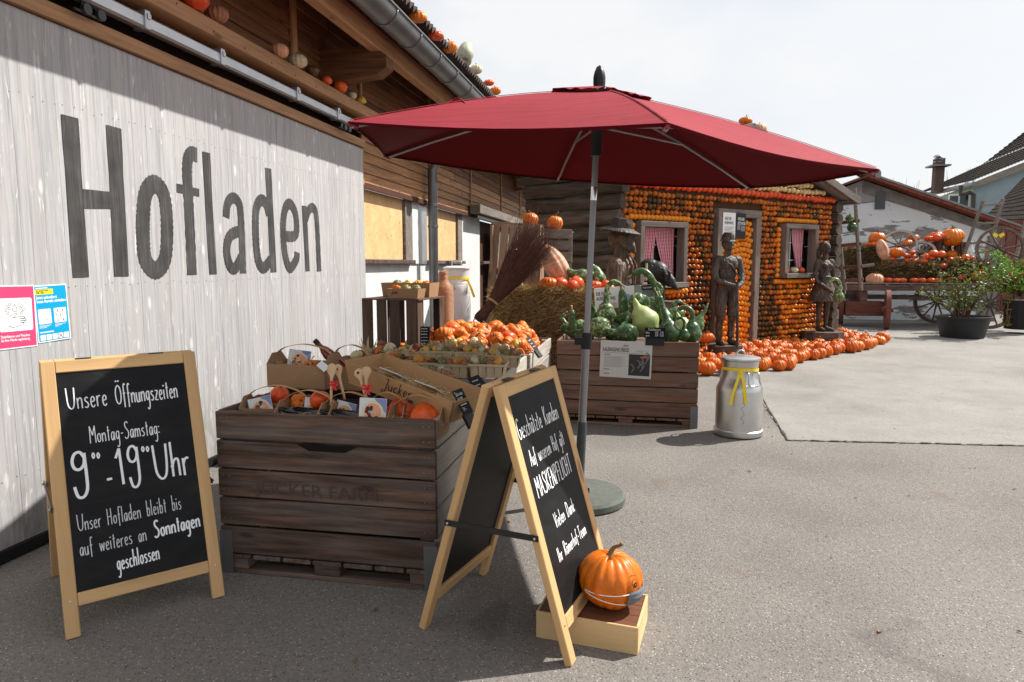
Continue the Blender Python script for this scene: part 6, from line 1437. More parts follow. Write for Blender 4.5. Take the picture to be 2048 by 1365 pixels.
for k in range(18):
    a = rr.uniform(0, 6.28); b1 = b0 + V((rr.uniform(-.03, .03), 0, rr.uniform(-.02, .01))); e = b1 + V((math.cos(a) * .06, math.sin(a) * .03, rr.uniform(.05, .15))); s = V((-math.sin(a), math.cos(a), .3)) * .009; m = (b1 + e) / 2
    hs.add([b1 - s * .6, b1 + s * .6, m + s, m - s, e], [(0, 1, 2, 3), (3, 2, 4)])
tag(hs.build('corn_cob_husk', M_['husk']), 'bunch of dry corn husks standing before the upright fruit crate', 'corn husk')
t, M0 = carton('cardboard_tray', 'brown cardboard tray with a white and an orange squash, left of the fruit crate', PY(722, 740, 4.5), .26, .16, .09, R(6), flare=.01); wool(t, M0, .22, .12, .05, 60, 77)
squash('white', PY(714, 712, 4.48), .045, 'white squash in the tray left of the fruit crate', None, 'squash', 'squash', sit=False); squash('flatpk', PY(748, 712, 4.5), .055, 'orange pumpkin in the tray left of the fruit crate', sit=False)
# upright fruit crate
FC = V((-1.72, 5.02, .80)); ux = V((-.985, .10, 0)).normalized(); uy = V((.15, .985, 0)).normalized(); fw, fd, fhh = .47, .50, .42
t = thing('fruit_crate', 'brown slatted fruit crate standing upright with cardboard trays on top', 'crate', FC + ux * fw / 2 + uy * fd / 2)
def fp(a, b_, z): return FC + ux * a + uy * b_ + V((0, 0, z))
for a in (.045, .185, .30, .42): plank('slat', fp(a, 0, 0), fp(a, 0, fhh), .088, .010, M_['slatbox'], t, -uy, .002)
for a in (.06, .235, .41): plank('slat', fp(a, fd, 0), fp(a, fd, fhh), .085, .010, M_['slatbox'], t, uy, .002)
for z, b_ in ((0.007, 0), (fhh + .006, 0)): plank('end_board', fp(-.01, fd / 2, z), fp(fw + .01, fd / 2, z), fd + .02, .014, M_['slatbox'], t, (0, 0, 1), .002)
for b_ in (.05, .44): plank('side_slat', fp(0, b_, .015), fp(0, b_, fhh - .002), .10, .010, M_['slatbox'], t, -ux, .002); plank('side_slat', fp(fw, b_, .015), fp(fw, b_, fhh - .002), .10, .010, M_['slatbox'], t, ux, .002)
t, M0 = carton('cardboard_tray', 'brown cardboard tray of gourds at the back on top of the fruit crate', fp(.22, .33, fhh + .014), .40, .20, .115, R(-4), flare=.012); wool(t, M0, .28, .16, .07, 90, 5)
for k, (kk, dx) in enumerate((('green', -.11), ('yellow', -.02), ('stripe', .06), ('mini', .12))): squash(kk, fp(.22, .33, fhh + .11) + V((dx, 0, 0)), .045, KL[kk] + ' in the tray at the back on the fruit crate', None, 'gourd', 'ornamental_gourd', tilt=.8, sit=False)
t, M0 = carton('cardboard_tray', 'brown cardboard tray with script logo at the front on top of the fruit crate', fp(.13, .08, fhh + .014), .25, .13, .075, R(-6), flare=.012)
q = MB(); handwrite(q, 'Jucker', -.09, .035, .014, .0024, slant=.3, width=.06); q.build('script_logo', M_['ink'], t, M0 @ axes(V((0, -.0725, 0)), V((1, 0, 0)), V((0, -.1, 1)).normalized(), V((1, 0, 0)).cross(V((0, -.1, 1)).normalized())) @ Matrix.Translation((0, 0, .002)))
for k, (kk, dx) in enumerate((('mini', -.08), ('green', .0), ('green', .08))): squash(kk, fp(.12, .07, fhh + .08) + V((dx, 0, 0)), .042, KL[kk] + (' at the left' if k == 0 else ' in the middle' if k == 1 else ' at the right') + ' of the front tray on the fruit crate', None, 'gourd', 'ornamental_gourd', tilt=.8, sit=False)

# ================================================================== THIRD BOX : heap of orange pumpkins
rr = random.Random(14); pts = []
for lay, (z, n) in enumerate(((.765, 95), (.835, 72), (.895, 30))):
    tries = 0; cur = []
    while len(cur) < n and tries < 4000:
        tries += 1; r = rr.uniform(.062, .095); m = .06 + lay * .13; x = rr.uniform(-2.10 + m, -.90 - m * .6); y = rr.uniform(5.24 + m * .5, 6.36 - m * .2)
        if all((x - a) ** 2 + (y - b_) ** 2 > ((r + c_) * .86) ** 2 for a, b_, c_ in cur): cur.append((x, y, r))
    for x, y, r in cur: pts.append((x, y, z + rr.uniform(-.015, .02), r))
for x, y, z, r in pts:
    kk = rr.choice(('pale', 'pale', 'hokkaido', 'flatpk', 'pale'))
    lab = {'pale': 'light orange ribbed pumpkin ', 'hokkaido': 'smooth red-orange squash ', 'flatpk': 'flattish orange pumpkin '}[kk] + ('on the top of the heap ' if z > .91 else 'in the lower layer of the heap ' if z < .83 else 'half way up the heap ') + ('at its left' if x < -1.75 else 'at its right' if x > -1.25 else 'in the middle') + (' back' if y > 5.8 else ' front')
    squash(kk, (x, y, z), r, lab, 'orange pumpkins heaped in the pallet box', tilt=1.3, sit=False)

# ================================================================== FOURTH BOX : calabash gourds
GG = 'green calabash gourds heaped in the reddish box'
gd = [ # px, py, Y, r, kind, azimuth(deg), neck, mat, label
 (1199, 655, 6.55, .105, 9, 0, 1, 'calabash_net', 'round net-patterned green gourd at the front left of the heap'),
 (1212, 628, 6.85, .10, 0, -5, .95, 'calabash_net', 'netted gourd whose upright neck hooks over to the right before the board'),
 (1188, 640, 6.95, .085, 1, 250, .8, 'calabash', 'dark gourd with a short neck rising left of the netted one'),
 (1276, 603, 7.05, .092, 2, 12, .8, 'calabash_net', 'netted gourd on top with its neck pointing up right'),
 (1290, 642, 6.75, .135, 8, 200, 1, 'calabash_pale', 'big pale yellow-green gourd in the middle of the heap'),
 (1340, 668, 6.52, .105, 1, 135, 1.0, 'calabash', 'dark gourd at the front right with a neck slanting up left'),
 (1328, 636, 6.85, .085, 1, 140, .9, 'calabash', 'dark slim gourd behind the front right one'),
 (1384, 668, 6.60, .095, 0, 175, .78, 'calabash', 'dark swan-necked gourd at the right corner of the box'),
 (1368, 655, 6.80, .09, 8, 0, 1, 'calabash_pale', 'pale round gourd behind the right corner gourd'),
 (1352, 630, 7.0, .085, 2, 190, .6, 'calabash', 'dark gourd lying at the back right'),
 (1255, 668, 6.52, .10, 2, 185, .35, 'calabash', 'dark gourd lying at the front centre with curled neck'),
 (1240, 672, 6.62, .075, 1, 40, .75, 'calabash_net', 'netted gourd whose neck rises to the right at front left'),
 (1368, 672, 6.50, .055, 0, 150, .9, 'calabash', 'thin swan neck curling near the price card'),
 (1258, 640, 7.0, .10, 2, 170, .3, 'calabash', 'dark gourd lying in the centre behind'),
 (1250, 622, 7.15, .07, 3, 160, 1.0, 'calabash', 'long dark gourd lying behind the centre'),
 (1146, 655, 6.75, .055, 3, 120, 1.0, 'calabash', 'dark club-shaped gourd standing at the left end of the box'),
 (1160, 655, 7.0, .085, 2, 160, .6, 'calabash_net', 'netted gourd lying at the left behind the pole'),
 (1170, 672, 6.75, .09, 2, 175, .3, 'calabash', 'dark gourd lying at the far left with its neck over the edge'),
 (1345, 640, 7.1, .07, 0, 10, .8, 'calabash_net', 'netted gourd at the back with its neck curling right'),
 (1395, 650, 7.0, .07, 1, 20, .8, 'calabash', 'dark gourd at the back right corner'),
 (1225, 665, 6.95, .09, 9, 0, 1, 'calabash', 'round dark gourd hidden behind the front left one'),
 (1310, 672, 6.60, .08, 9, 0, 1, 'calabash', 'round dark gourd below the big pale one'),
 (1290, 615, 7.2, .07, 9, 0, 1, 'calabash', 'round dark gourd at the back centre')]
for px, py, Y, r, k, az, nk, mt, lab in gd:
    c = PY(px, py, Y); a = R(az)
    if k == 9: P = [c + V((0, 0, -r)), c + V((0, 0, -r * .65)), c, c + V((0, 0, r * .65)), c + V((0, 0, r * .98))]; Rr = [r * .15, r * .78, r * 1.04, r * .78, r * .12]
    elif k == 8: P = [c + V((r * .3, 0, -r)), c + V((r * .25, 0, -r * .7)), c, c + V((-r * .35, 0, r * .6)), c + V((-r * .62, 0, r * 1.1)), c + V((-r * .8, 0, r * 1.6))]; Rr = [r * .15, r * .78, r * 1.02, r * .7, r * .25, r * .10]
    else: P, Rr = swan(c, r, k, a, nk)
    gourd(0, P, Rr, lab, GG if False else None, mt)
# the tall gourd reaching behind: neck arches before the bust
c = PY(1318, 640, 7.25); P = [c, c + V((0, 0, .05)), PY(1322, 612, 7.25), PY(1312, 580, 7.25), PY(1300, 553, 7.25), PY(1283, 542, 7.25), PY(1265, 550, 7.25)]
gourd(0, P, [.02, .03, .032, .032, .034, .034, .026], 'tall gourd neck arching up in front of the carved bust', None, 'calabash')
MB().box((0, 0, 0), (1.22, .98, .05)).build('inner_board', M_['crate'], [o for o in bpy.data.objects if o.name.startswith('pallet_box')][3], Matrix.Translation((-.15, 6.88, .70)))
# ================================================================== MILK CANS, WICKER BOTTLE
cc = V((.84, 6.20, 0)); t = thing('milk_can', 'aluminium milk can with a yellow ribbon, beside the gourd box', 'milk can', cc)
MB().lathe([(0, .006), (.19, .006), (.207, .012), (.209, .03), (.209, .055), (.198, .062), (.197, .10), (.198, .40), (.195, .425), (.180, .455), (.158, .505), (.150, .53), (.148, .56), (.150, .62), (.156, .655), (.158, .665), (.150, .668), (0, .668)], 48, cc).build('can_body', M_['alu'], t, None, 35)
lid = MB().lathe([(.150, .668), (.166, .670), (.169, .678), (.166, .690), (.12, .700), (.02, .706), (0, .706)], 40, cc).build('lid', M_['alu'], t, None, 35)
MB().tube(smooth([cc + V((-.03, 0, .700)), cc + V((-.028, 0, .735)), cc + V((0, 0, .752)), cc + V((.028, 0, .735)), cc + V((.03, 0, .700))]), .0065, 8).build('lid_handle', M_['galv'], lid, None, True)
for s in (1, -1):
    d = V((math.cos(R(-60)) * s, math.sin(R(-60)) * s, 0)); e = V((-d.y, d.x, 0)); b0 = cc + d * .148
    MB().tube(smooth([b0 + e * .045 + V((0, 0, .575)) + d * .0, b0 + e * .05 + d * .035 + V((0, 0, .565)), b0 + e * .052 + d * .052 + V((0, 0, .50)), b0 + e * .052 + d * .052 + V((0, 0, .47)), b0 - e * .052 + d * .052 + V((0, 0, .47)), b0 - e * .05 + d * .035 + V((0, 0, .565)), b0 - e * .045 + V((0, 0, .575))]), .007, 8).build('carrying_handle', M_['alu'], t, None, True)
q = MB(); 
for k in range(7): q.ribbon([(-.012 + .02 * math.sin(k * 2.3), k * .028), (-.012 + .02 * math.sin((k + 1) * 2.3), (k + 1) * .028)], .0022, 0)
q.v = [(cc.x + (x) * 1.0 + .02, cc.y - math.sqrt(.1986 ** 2 - (x + .02) ** 2) - .0005, .13 + y) for x, y, z in q.v]; q.build('crack', flat('dark_crack', (.03, .03, .03), .8), t)
def can_ribbon(par, c, r, z, tails, w=.022, mat='ribbon_y'):
    q = MB(); n = 40
    ring_ = [(r * math.cos(2 * math.pi * k / n), r * math.sin(2 * math.pi * k / n)) for k in range(n + 1)]
    q.add([V(c) + V((x, y, z - w / 2 + .012 * math.cos(2 * math.pi * k / n * 1 + 1.8))) for k, (x, y) in enumerate(ring_)] + [V(c) + V((x, y, z + w / 2 + .012 * math.cos(2 * math.pi * k / n + 1.8))) for k, (x, y) in enumerate(ring_)], [(i, i + 1, n + 1 + i + 1, n + 1 + i) for i in range(n)])
    q.build('ribbon_band', M_[mat], par)
    for P in tails:
        P = smooth([V(p) for p in P], 4); q = MB(); sd = V((.98, .1, .12)).normalized() * w * .52; q.add([p - sd for p in P] + [p + sd for p in P], [(i, i + 1, len(P) + i + 1, len(P) + i) for i in range(len(P) - 1)]); q.build('ribbon_tail', M_[mat], par)
kx = cc + V((-.02, -.162, .575)); MB().ell(kx, (.02, .012, .016), 8, 6).build('ribbon_knot', M_['ribbon_y'], t)
can_ribbon(t, cc, .1545, .588, [[kx, kx + V((-.03, -.035, -.08)), kx + V((-.055, -.05, -.16)), kx + V((-.075, -.045, -.27))], [kx, kx + V((.025, -.035, -.07)), kx + V((.035, -.05, -.16)), kx + V((.05, -.046, -.26))]], .026)
c2 = V((PY(914, 600, 7.3).x, 7.3, .0)); z0 = .45; t = thing('milk_can', 'white enamelled milk can with yellow ribbon against the barn wall', 'milk can', c2)
MB().lathe([(0, z0), (.15, z0), (.155, z0 + .02), (.155, 1.22), (.145, 1.27), (.130, 1.30), (.128, 1.33), (.132, 1.40), (.14, 1.43), (.14, 1.445), (0, 1.445)], 36, c2).build('can_body', M_['whitecan'], t, None, 35)
lid = MB().lathe([(.13, 1.447), (.150, 1.447), (.152, 1.462), (.10, 1.478), (0, 1.482)], 32, c2).build('lid', M_['whitecan'], t, None, 35)
MB().tube(smooth([c2 + V((-.05, 0, 1.475)), c2 + V((-.048, 0, 1.53)), c2 + V((.048, 0, 1.53)), c2 + V((.05, 0, 1.475))]), .007, 8).build('lid_handle', M_['galv'], lid, None, True)
MB().tube([c2 + V((.02, -.13, 1.20)), c2 + V((.02, -.19, 1.29)), c2 + V((.15, -.12, 1.29)), c2 + V((.13, -.08, 1.18))], .009, 8).build('carrying_handle', M_['whitecan'], t, None, True)
kx = c2 + V((.13, -.06, 1.33)); can_ribbon(t, c2, .137, 1.34, [[kx, kx + V((.03, -.01, -.05)), kx + V((.06, -.01, -.12)), kx + V((.085, -.01, -.19))]], .026)
tag(MB().box((0, 0, 0), (.62, .5, .45), b=.01).build('plinth_crate', M_['crate'], None, Matrix.Translation((c2.x - .08, 7.3, .225))), 'low dark wooden block carrying the white can and wicker bottle', 'block')
c3 = V((PY(887, 600, 6.75).x, 6.75, 0)); z0 = .55; t = thing('wicker_bottle', 'tall wicker covered bottle beside the white milk can', 'bottle', c3)
prof = [(0, z0), (.098, z0 + .0), (.10, z0 + .03), (.10, 1.22), (.09, 1.27), (.060, 1.31), (.042, 1.34), (.040, 1.40), (.046, 1.425), (.036, 1.43), (0, 1.43)]
MB().lathe(prof, 32, c3).build('bottle_core', M_['wicker'], t, None, 40)
def rad_at(z):
    for (r0, a), (r1, b_) in zip(prof[1:], prof[2:]):
        if a <= z <= b_: return r0 + (r1 - r0) * (z - a) / max(1e-6, b_ - a)
    return .04
q = MB(); n = 26; z = z0 + .01; row = 0
while z < 1.42:
    r = rad_at(z); q.tube([c3 + V(((r + .0035 * (1 if (k + row) % 2 else -.2)) * math.cos(2 * math.pi * k / n), (r + .0035 * (1 if (k + row) % 2 else -.2)) * math.sin(2 * math.pi * k / n), z)) for k in range(n + 1)], .0046, 4, False); z += .0125; row += 1
tag(q.build('woven_cane', M_['wicker'], t, None, 60), kind='stuff')
tag(MB().box((0, 0, 0), (.3, .3, .55), b=.01).build('low_stand', M_['crate'], None, Matrix.Translation((c3.x, 6.75, .275))), 'dark wooden stand under the wicker bottle', 'stand')

# ================================================================== HAY BALES behind the boxes
def bale(label, c, w, d, h, rz, nb=1600, seed=0, big=1, cat='hay bale', dark=False):
    M0 = TRS(c, 0, 0, rz); t = bpy.data.objects.new('hay_bale', None); link(t, None, M0); tag(t, label, cat)
    q = MB(); nx, ny, nz_ = 14, 8, 7; W, D, H = w / 2, d / 2, h
    def P(x, y, z):
        p = V((x * W, y * D, z * H)); k = .045 * noise.noise(p * 7 + V((seed, 0, 0))) ; rr_ = 1 - .05 * (abs(x) ** 6 + abs(y) ** 6); p.x *= rr_ + k; p.y *= rr_ + k * 1.4; p.z += .04 * noise.noise(p * 5) * z - .03 * z * (abs(x) ** 8 + abs(y) ** 8); return p
    for fc, (a, b_) in (('z', (nx, ny)), ('y-', (nx, nz_)), ('y+', (nx, nz_)), ('x-', (ny, nz_)), ('x+', (ny, nz_))):
        o0 = len(q.v)
        for j in range(b_ + 1):
            for i in range(a + 1):
                u, v = -1 + 2 * i / a, j / b_
                q.v.append(tuple(P(u, -1 + 2 * v, 1) if fc == 'z' else P(u, -1, v) if fc == 'y-' else P(u, 1, v) if fc == 'y+' else P(-1, u, v) if fc == 'x-' else P(1, u, v)))
        for j in range(b_):
            for i in range(a): k = o0 + j * (a + 1) + i; q.f.append((k, k + 1, k + a + 2, k + a + 1)); q.m.append(0)
    q.build('packed_hay', M_['haydark' if dark else 'haybody'], t, M0, True)
    def reg(rr):
        s = rr.random()
        if s < .45: x = rr.uniform(-1, 1); z = rr.random(); return P(x, -1, z), V((rr.choice((-1, 1)) * .9, -.28, -.25 + (.5 if z > .9 else 0)))
        if s < .62: y = rr.uniform(-1, 1); z = rr.random(); x = rr.choice((-1, 1)); return P(x, y, z), V((x * .3, rr.choice((-1, 1)) * .8, -.2))
        return P(rr.uniform(-1, 1), rr.uniform(-1, 1), 1), V((rr.uniform(-1, 1), rr.uniform(-1, .6), .25))
    for k, (mt, f) in enumerate((('strawdark', .6), ('straw_green', .4)) if dark else (('straw_blade', .75), ('straw_green', .25))):
        rr = random.Random(seed * 3 + k); mb = MB()
        for _ in range(int(nb * f)):
            p, d_ = reg(rr); dd = (d_ + V((rr.gauss(0, .4), rr.gauss(0, .22), rr.gauss(0, .35)))).normalized(); l = rr.uniform(.05, .14) * big; s = dd.cross(V((rr.random(), rr.random(), rr.random()))).normalized() * rr.uniform(.0014, .0032) * big; e = dd.cross(s).normalized() * l * .25 * rr.uniform(-1, 1); m = p + dd * l * .5 + e; g = p + dd * l + e * .6
            mb.add([p - s, p + s, m + s, m - s, g], [(0, 1, 2, 3), (3, 2, 4)])
        tag(mb.build('loose_straw', M_[mt], t, M0), kind='stuff')
    for x in (-.35, .35): MB().tube([M0 @ (P(x, -1.0, z) + V((0, -.006, 0))) for z in (0, .3, .6, .95)] + [M0 @ (P(x, y, 1) + V((0, 0, .006))) for y in (-.9, 0, .9)], .003, 5).build('baling_twine', M_['straw'], t)
    return t, M0, P
bc = V(((PY(985, 600, 7.75).x + PY(1185, 600, 7.75).x) / 2 + .05, 7.95, .02))
bale('lower hay bale hidden behind the boxes', (bc.x, bc.y, 0), 1.35, .72, .62, R(-3), 500, seed=9)
bale('large hay bale carrying the pink banana squash', (bc.x, bc.y, .62), 1.30, .68, .60, R(-3), 9000, seed=1)
BT = 1.225
q = [('hokkaido', 1090, 560, 7.75, .07, 'red-orange squash at the left front of the hay bale', 0), ('flatpk', 1098, 556, 7.72, .105, 'orange pumpkin sitting beside the pink banana squash', 0), ('hokkaido', 1122, 562, 7.75, .085, 'red squash between the orange pumpkin and the pole', 0), ('hokkaido', 1145, 571, 7.66, .065, 'small red squash at the front edge of the hay bale', 0), ('hokkaido', 1153, 556, 7.8, .085, 'red squash right behind the parasol pole', 0), ('redflat', 1188, 566, 7.75, .085, 'flat red squash just right of the pole on the bale', 0), ('hokkaido', 1212, 570, 7.85, .06, 'small orange squash at the right end of the bale', 0), ('mini', 1220, 574, 7.8, .05, 'tiny orange pumpkin at the far right end of the bale', 0)]
for k, px, py, Y, r, lab, _ in q:
    p = PY(px, py, Y); squash(k, (p.x, Y, BT - .01), r, lab, cat='pumpkin' if k in ('flatpk', 'mini') else 'squash', name='pumpkin' if k in ('flatpk', 'mini') else 'squash')
# pink banana squash: ribbed spindle leaning
p0, p1 = PY(1132, 568, 7.95), PY(1090, 494, 8.0); d = p1 - p0; Lb = d.length; qm = MB(); nu, nv = 48, 18
for j in range(nv + 1):
    u = j / nv; r = .145 * math.sin(math.pi * min(1, .04 + .93 * u)) ** .55 * (1 - .12 * u)
    for k in range(nu):
        a = 2 * math.pi * k / nu; rib = 1 - .09 * (1 - abs(math.sin(a * 4)) ** .6) + .03 * noise.noise(V((math.cos(a) * 2, math.sin(a) * 2, u * 5))); qm.v.append((Lb * (u - .5) * 1.04, r * rib * math.cos(a), r * rib * math.sin(a)))
for j in range(nv):
    for k in range(nu): qm.f.append((j * nu + k, j * nu + (k + 1) % nu, (j + 1) * nu + (k + 1) % nu, (j + 1) * nu + k)); qm.m.append(0)
qm.f += [tuple(range(nu))[::-1], tuple(range(nv * nu, nv * nu + nu))]; qm.m += [0, 0]
bn = skin('banana_squash_pink', (.66, .36, .22), (.70, .38, .24), .55, 3, (.50, .17, .07), .54, 5)
tag(qm.build('banana_squash', bn, None, frame((p0 + p1) / 2, d), True), 'big pink ribbed banana squash leaning on the hay bale', 'squash')
P = [PY(1188, 548, 7.9), PY(1165, 552, 7.9), PY(1145, 548, 7.9), PY(1130, 538, 7.95)]; gourd(0, P, [.03, .085, .05, .028], 'green neck gourd lying behind the parasol pole on the bale', None, 'calabash_net')
c = PY(1197, 557, 7.95); gourd(0, [c + V((0, 0, -.09)), c + V((0, 0, -.05)), c, c + V((-.03, 0, .08)), PY(1183, 530, 7.95), PY(1180, 513, 7.95)], [.02, .07, .085, .06, .026, .02], 'green gourd with upright pointed neck on the bale right of the pole', None, 'calabash_net')
# crates behind the bale
t = thing('slatted_crate', 'brown slatted crate standing on end behind the broom', 'crate', (PY(1030, 640, 8.3).x, 8.4, 0))
for i in range(6):
    a = PY(993 + i * 17.5, 448 + i * 1.2, 8.3); b_ = PY(984 + i * 17.5, 562, 8.2); plank('slat', a, b_ + (b_ - a) * .9, .095, .014, M_['slatlight'], t, (0, -1, 0), .002)
for py in (452, 545): plank('cross_board', PY(988, py - 2, 8.34), PY(1084, py + 4, 8.34), .08, .02, M_['slatlight'], t, (0, -1, 0), .002)
for x_, in ((988,), (1082,)): plank('side_slat', PY(x_, 452, 8.36), PY(x_, 452, 8.36) + V((0, 0, -1.6)), .03, .30, M_['slatlight'], t, (0, -1, 0), .002)
plank('top_board', PY(988, 449, 8.5), PY(1084, 453, 8.5), .34, .014, M_['slatlight'], t, (0, 0, 1), .002)
t = thing('grey_crate', 'weathered grey fruit crate behind the pink banana squash', 'crate', (PY(1110, 640, 8.9).x, 8.9, 0))
for py in (467, 490, 513, 536): plank('slat', PY(1082, py, 8.75), PY(1143, py + 1.5, 8.75), .115, .014, M_['oldwood'], t, (0, -1, 0), .003)
for px in (1084, 1141): plank('corner_post', PY(px, 462, 8.77), PY(px, 462, 8.77) + V((0, 0, -1.8)), .05, .03, M_['oldwood'], t, (0, -1, 0), .003)
plank('top_board', PY(1082, 463, 8.95), PY(1144, 464, 8.95), .40, .016, M_['oldwood'], t, (0, 0, 1), .003)
p = PY(1061, 453, 8.45); squash('big', p, .098, 'orange pumpkin with long stem on top of the slatted crate', rx=.05)
p = PY(1110, 461, 8.85); squash('big', p, .105, 'orange pumpkin on top of the grey crate')
# broom
t = thing('twig_broom', 'thick birch twig broom head leaning on the hay bale', 'broom', PY(955, 650, 7.1)); b0 = PY(958, 640, 7.15); tie = PY(985, 605, 7.2); e0 = PY(1065, 490, 7.45); ax = (e0 - b0).normalized(); sx = ax.cross(V((0, 1, 0))).normalized(); sy = ax.cross(sx).normalized()
rr = random.Random(6); q = MB()
for _ in range(520):
    a = rr.uniform(0, 6.28); ra = math.sqrt(rr.random()); s0 = (sx * math.cos(a) + sy * math.sin(a)); 
    P = [b0 + s0 * ra * .065 + ax * rr.uniform(-.02, .05), tie + s0 * ra * .05, tie + ax * .35 + s0 * ra * .13 + V((rr.gauss(0, .01), 0, rr.gauss(0, .01))), e0 + ax * rr.uniform(-.10, .16) + s0 * ra * .24 + V((rr.gauss(0, .03), 0, rr.gauss(0, .03)))]
    q.tube(smooth(P, 2), [.0042, .004, .0038, .0036, .003, .0024, .0012], 3, False)
    if rr.random() < .7:
        m = P[2] + (P[3] - P[2]) * rr.random(); q.tube([m, m + (P[3] - P[2]) * .35 + V((rr.gauss(0, .03), rr.gauss(0, .02), rr.gauss(0, .03))), m + (P[3] - P[2]) * .7 + V((rr.gauss(0, .06), rr.gauss(0, .03), rr.gauss(0, .06)))], [.0022, .0018, .0009], 3, False)
tag(q.build('twigs', M_['twig'], t), kind='stuff')
for k in range(3): MB().tube([tie + ax * (.008 * k) + (sx * math.cos(a) + sy * math.sin(a)) * .062 for a in [j * math.pi / 8 for j in range(17)]], .004, 5).build('twine', M_['straw'], t)

# ================================================================== CARVED FIGURES
sw = M_['statue']
def stump(name_label, c, r, h):
    q = MB(); n = 26; vs = []
    for j, z in enumerate((0, h * .3, h * .7, h, h)):
        for k in range(n):
            a = 2 * math.pi * k / n; rr_ = r * (1 + .05 * math.sin(3 * a + r * 9) + .03 * math.sin(11 * a) + (.05 if j == 0 else 0)) * (.0 if j == 4 and False else 1) - (.0 if j < 4 else .012); vs.append((rr_ * math.cos(a), rr_ * math.sin(a), z + (.004 if j == 4 else 0)))
    q.add(vs, [(i * n + k, i * n + (k + 1) % n, (i + 1) * n + (k + 1) % n, (i + 1) * n + k) for i in range(4) for k in range(n)] + [tuple(range(4 * n, 5 * n))])
    o = q.build('tree_stump', M_['log'], None, Matrix.Translation(c), 30); return tag(o, name_label, 'stump')
# --- hiker with feathered hat and stick
c1 = G(1448, 722); c1 = V((c1.x + .02, c1.y + .2, 0)); stump('dark tree stump under the carved hiker', c1 - V((.0, 0, 0)), .27, .23)
t = thing('carved_figure', 'carved wooden hiker in hat and shorts leaning on a stick, on a stump', 'statue', c1 + V((0, 0, .23)))
HM = Matrix.Translation(c1 + V((0, 0, .23))) @ Matrix.Rotation(R(24), 4, 'Z')     # local -y is his front, turned to the right of the picture
q = MB()
limb(q, [(-.085, .0, .86), (-.10, -.02, .62), (-.095, -.015, .42)], [.095, .088, .070]); limb(q, [(.085, .0, .86), (.10, -.03, .62), (.10, -.03, .42)], [.095, .088, .070])
for s, dy in ((-1, 0), (1, -.02)):
    q.lathe([(.0, .0), (.090, .0), (.082, .16), (.094, .165), (.0, .165)], 14, (s * .10, dy - .01, .46))
    limb(q, [(s * .095, dy - .01, .46), (s * .10, dy + .012, .30), (s * .10, dy + .012, .10)], [.058, .060, .042]); limb(q, [(s * .10, dy + .02, .055), (s * .105, dy - .06, .045), (s * .115, dy - .15, .035)], [.055, .052, .042])
    limb(q, [(s * .098, dy + .012, .14), (s * .098, dy + .012, .19)], [.060, .060])
q.ell((0, .0, .95), (.165, .115, .13), 16, 10); q.ell((0, .0, 1.12), (.150, .105, .17), 16, 10); q.ell((0, -.005, 1.27), (.185, .115, .14), 16, 10); q.ell((-.15, 0, 1.33), .075, 12, 8); q.ell((.15, 0, 1.33), .075, 12, 8)
limb(q, [(0, 0, 1.36), (0, -.01, 1.47)], [.062, .055])
q.ell((0, -.02, 1.575), (.082, .098, .115), 16, 12); q.ell((0, -.075, 1.52), (.05, .045, .05), 12, 8); q.ell((0, -.118, 1.575), (.014, .024, .026), 8, 6); q.ell((0, -.104, 1.532), (.024, .012, .007), 8, 6); q.ell((0, -.10, 1.612), (.06, .018, .012), 10, 6)
for s in (-1, 1): q.ell((s * .032, -.108, 1.594), (.013, .008, .008), 8, 6); q.ell((s * .083, -.005, 1.575), (.012, .022, .03), 8, 6)
q.ell((0, .03, 1.60), (.088, .085, .10), 14, 10)
limb(q, [(-.185, .0, 1.33), (-.225, -.02, 1.13), (-.205, -.06, 1.02)], [.064, .056, .050]); limb(q, [(-.205, -.06, 1.02), (-.09, -.17, .96), (.01, -.20, .935)], [.048, .042, .034])
limb(q, [(.185, .0, 1.33), (.235, -.03, 1.12), (.20, -.10, .98)], [.064, .056, .048]); limb(q, [(.20, -.10, .98), (.10, -.19, .93), (.04, -.215, .915)], [.045, .040, .034])
for k in range(4): limb(q, [(.01 + k * .004, -.205, .945 - k * .018), (.045, -.235, .93 - k * .018), (.075, -.215, .925 - k * .018)], [.013, .012, .010], 6); limb(q, [(.075, -.20, .93 - k * .018), (.035, -.245, .915 - k * .018)], [.013, .010], 6)
q.tube([(-.17, -.06, 1.36), (0, -.125, 1.25), (.16, -.10, 1.05), (.17, 0, .96)], [.014, .014, .014, .014], 6)
q.lathe([(.0, 0), (.172, 0), (.166, .035), (.0, .035)], 20, (0, 0, .93))
fuse(q, 'body', sw, t, HM, .0085, 3)
q = MB(); q.lathe([(.0, .0), (.118, -.008), (.122, .0), (.100, .02), (.094, .075), (.070, .125), (.0, .135)], 22, (0, 0, 0)); q.build('hat', sw, t, HM @ Matrix.Translation((0, .005, 1.630)) @ Matrix.Rotation(R(6), 4, 'X'), 40)
MB().tube([(.05, -.225, 1.0), (.06, -.25, .5), (.065, -.26, -.02)], [.020, .022, .022], 8).build('walking_stick', sw, t, HM, 40)
p = PY(1413, 665, 10.9); squash('flatpk', (p.x, p.y, .235 + .06), .12, 'orange pumpkin on the stump behind the carved hiker')
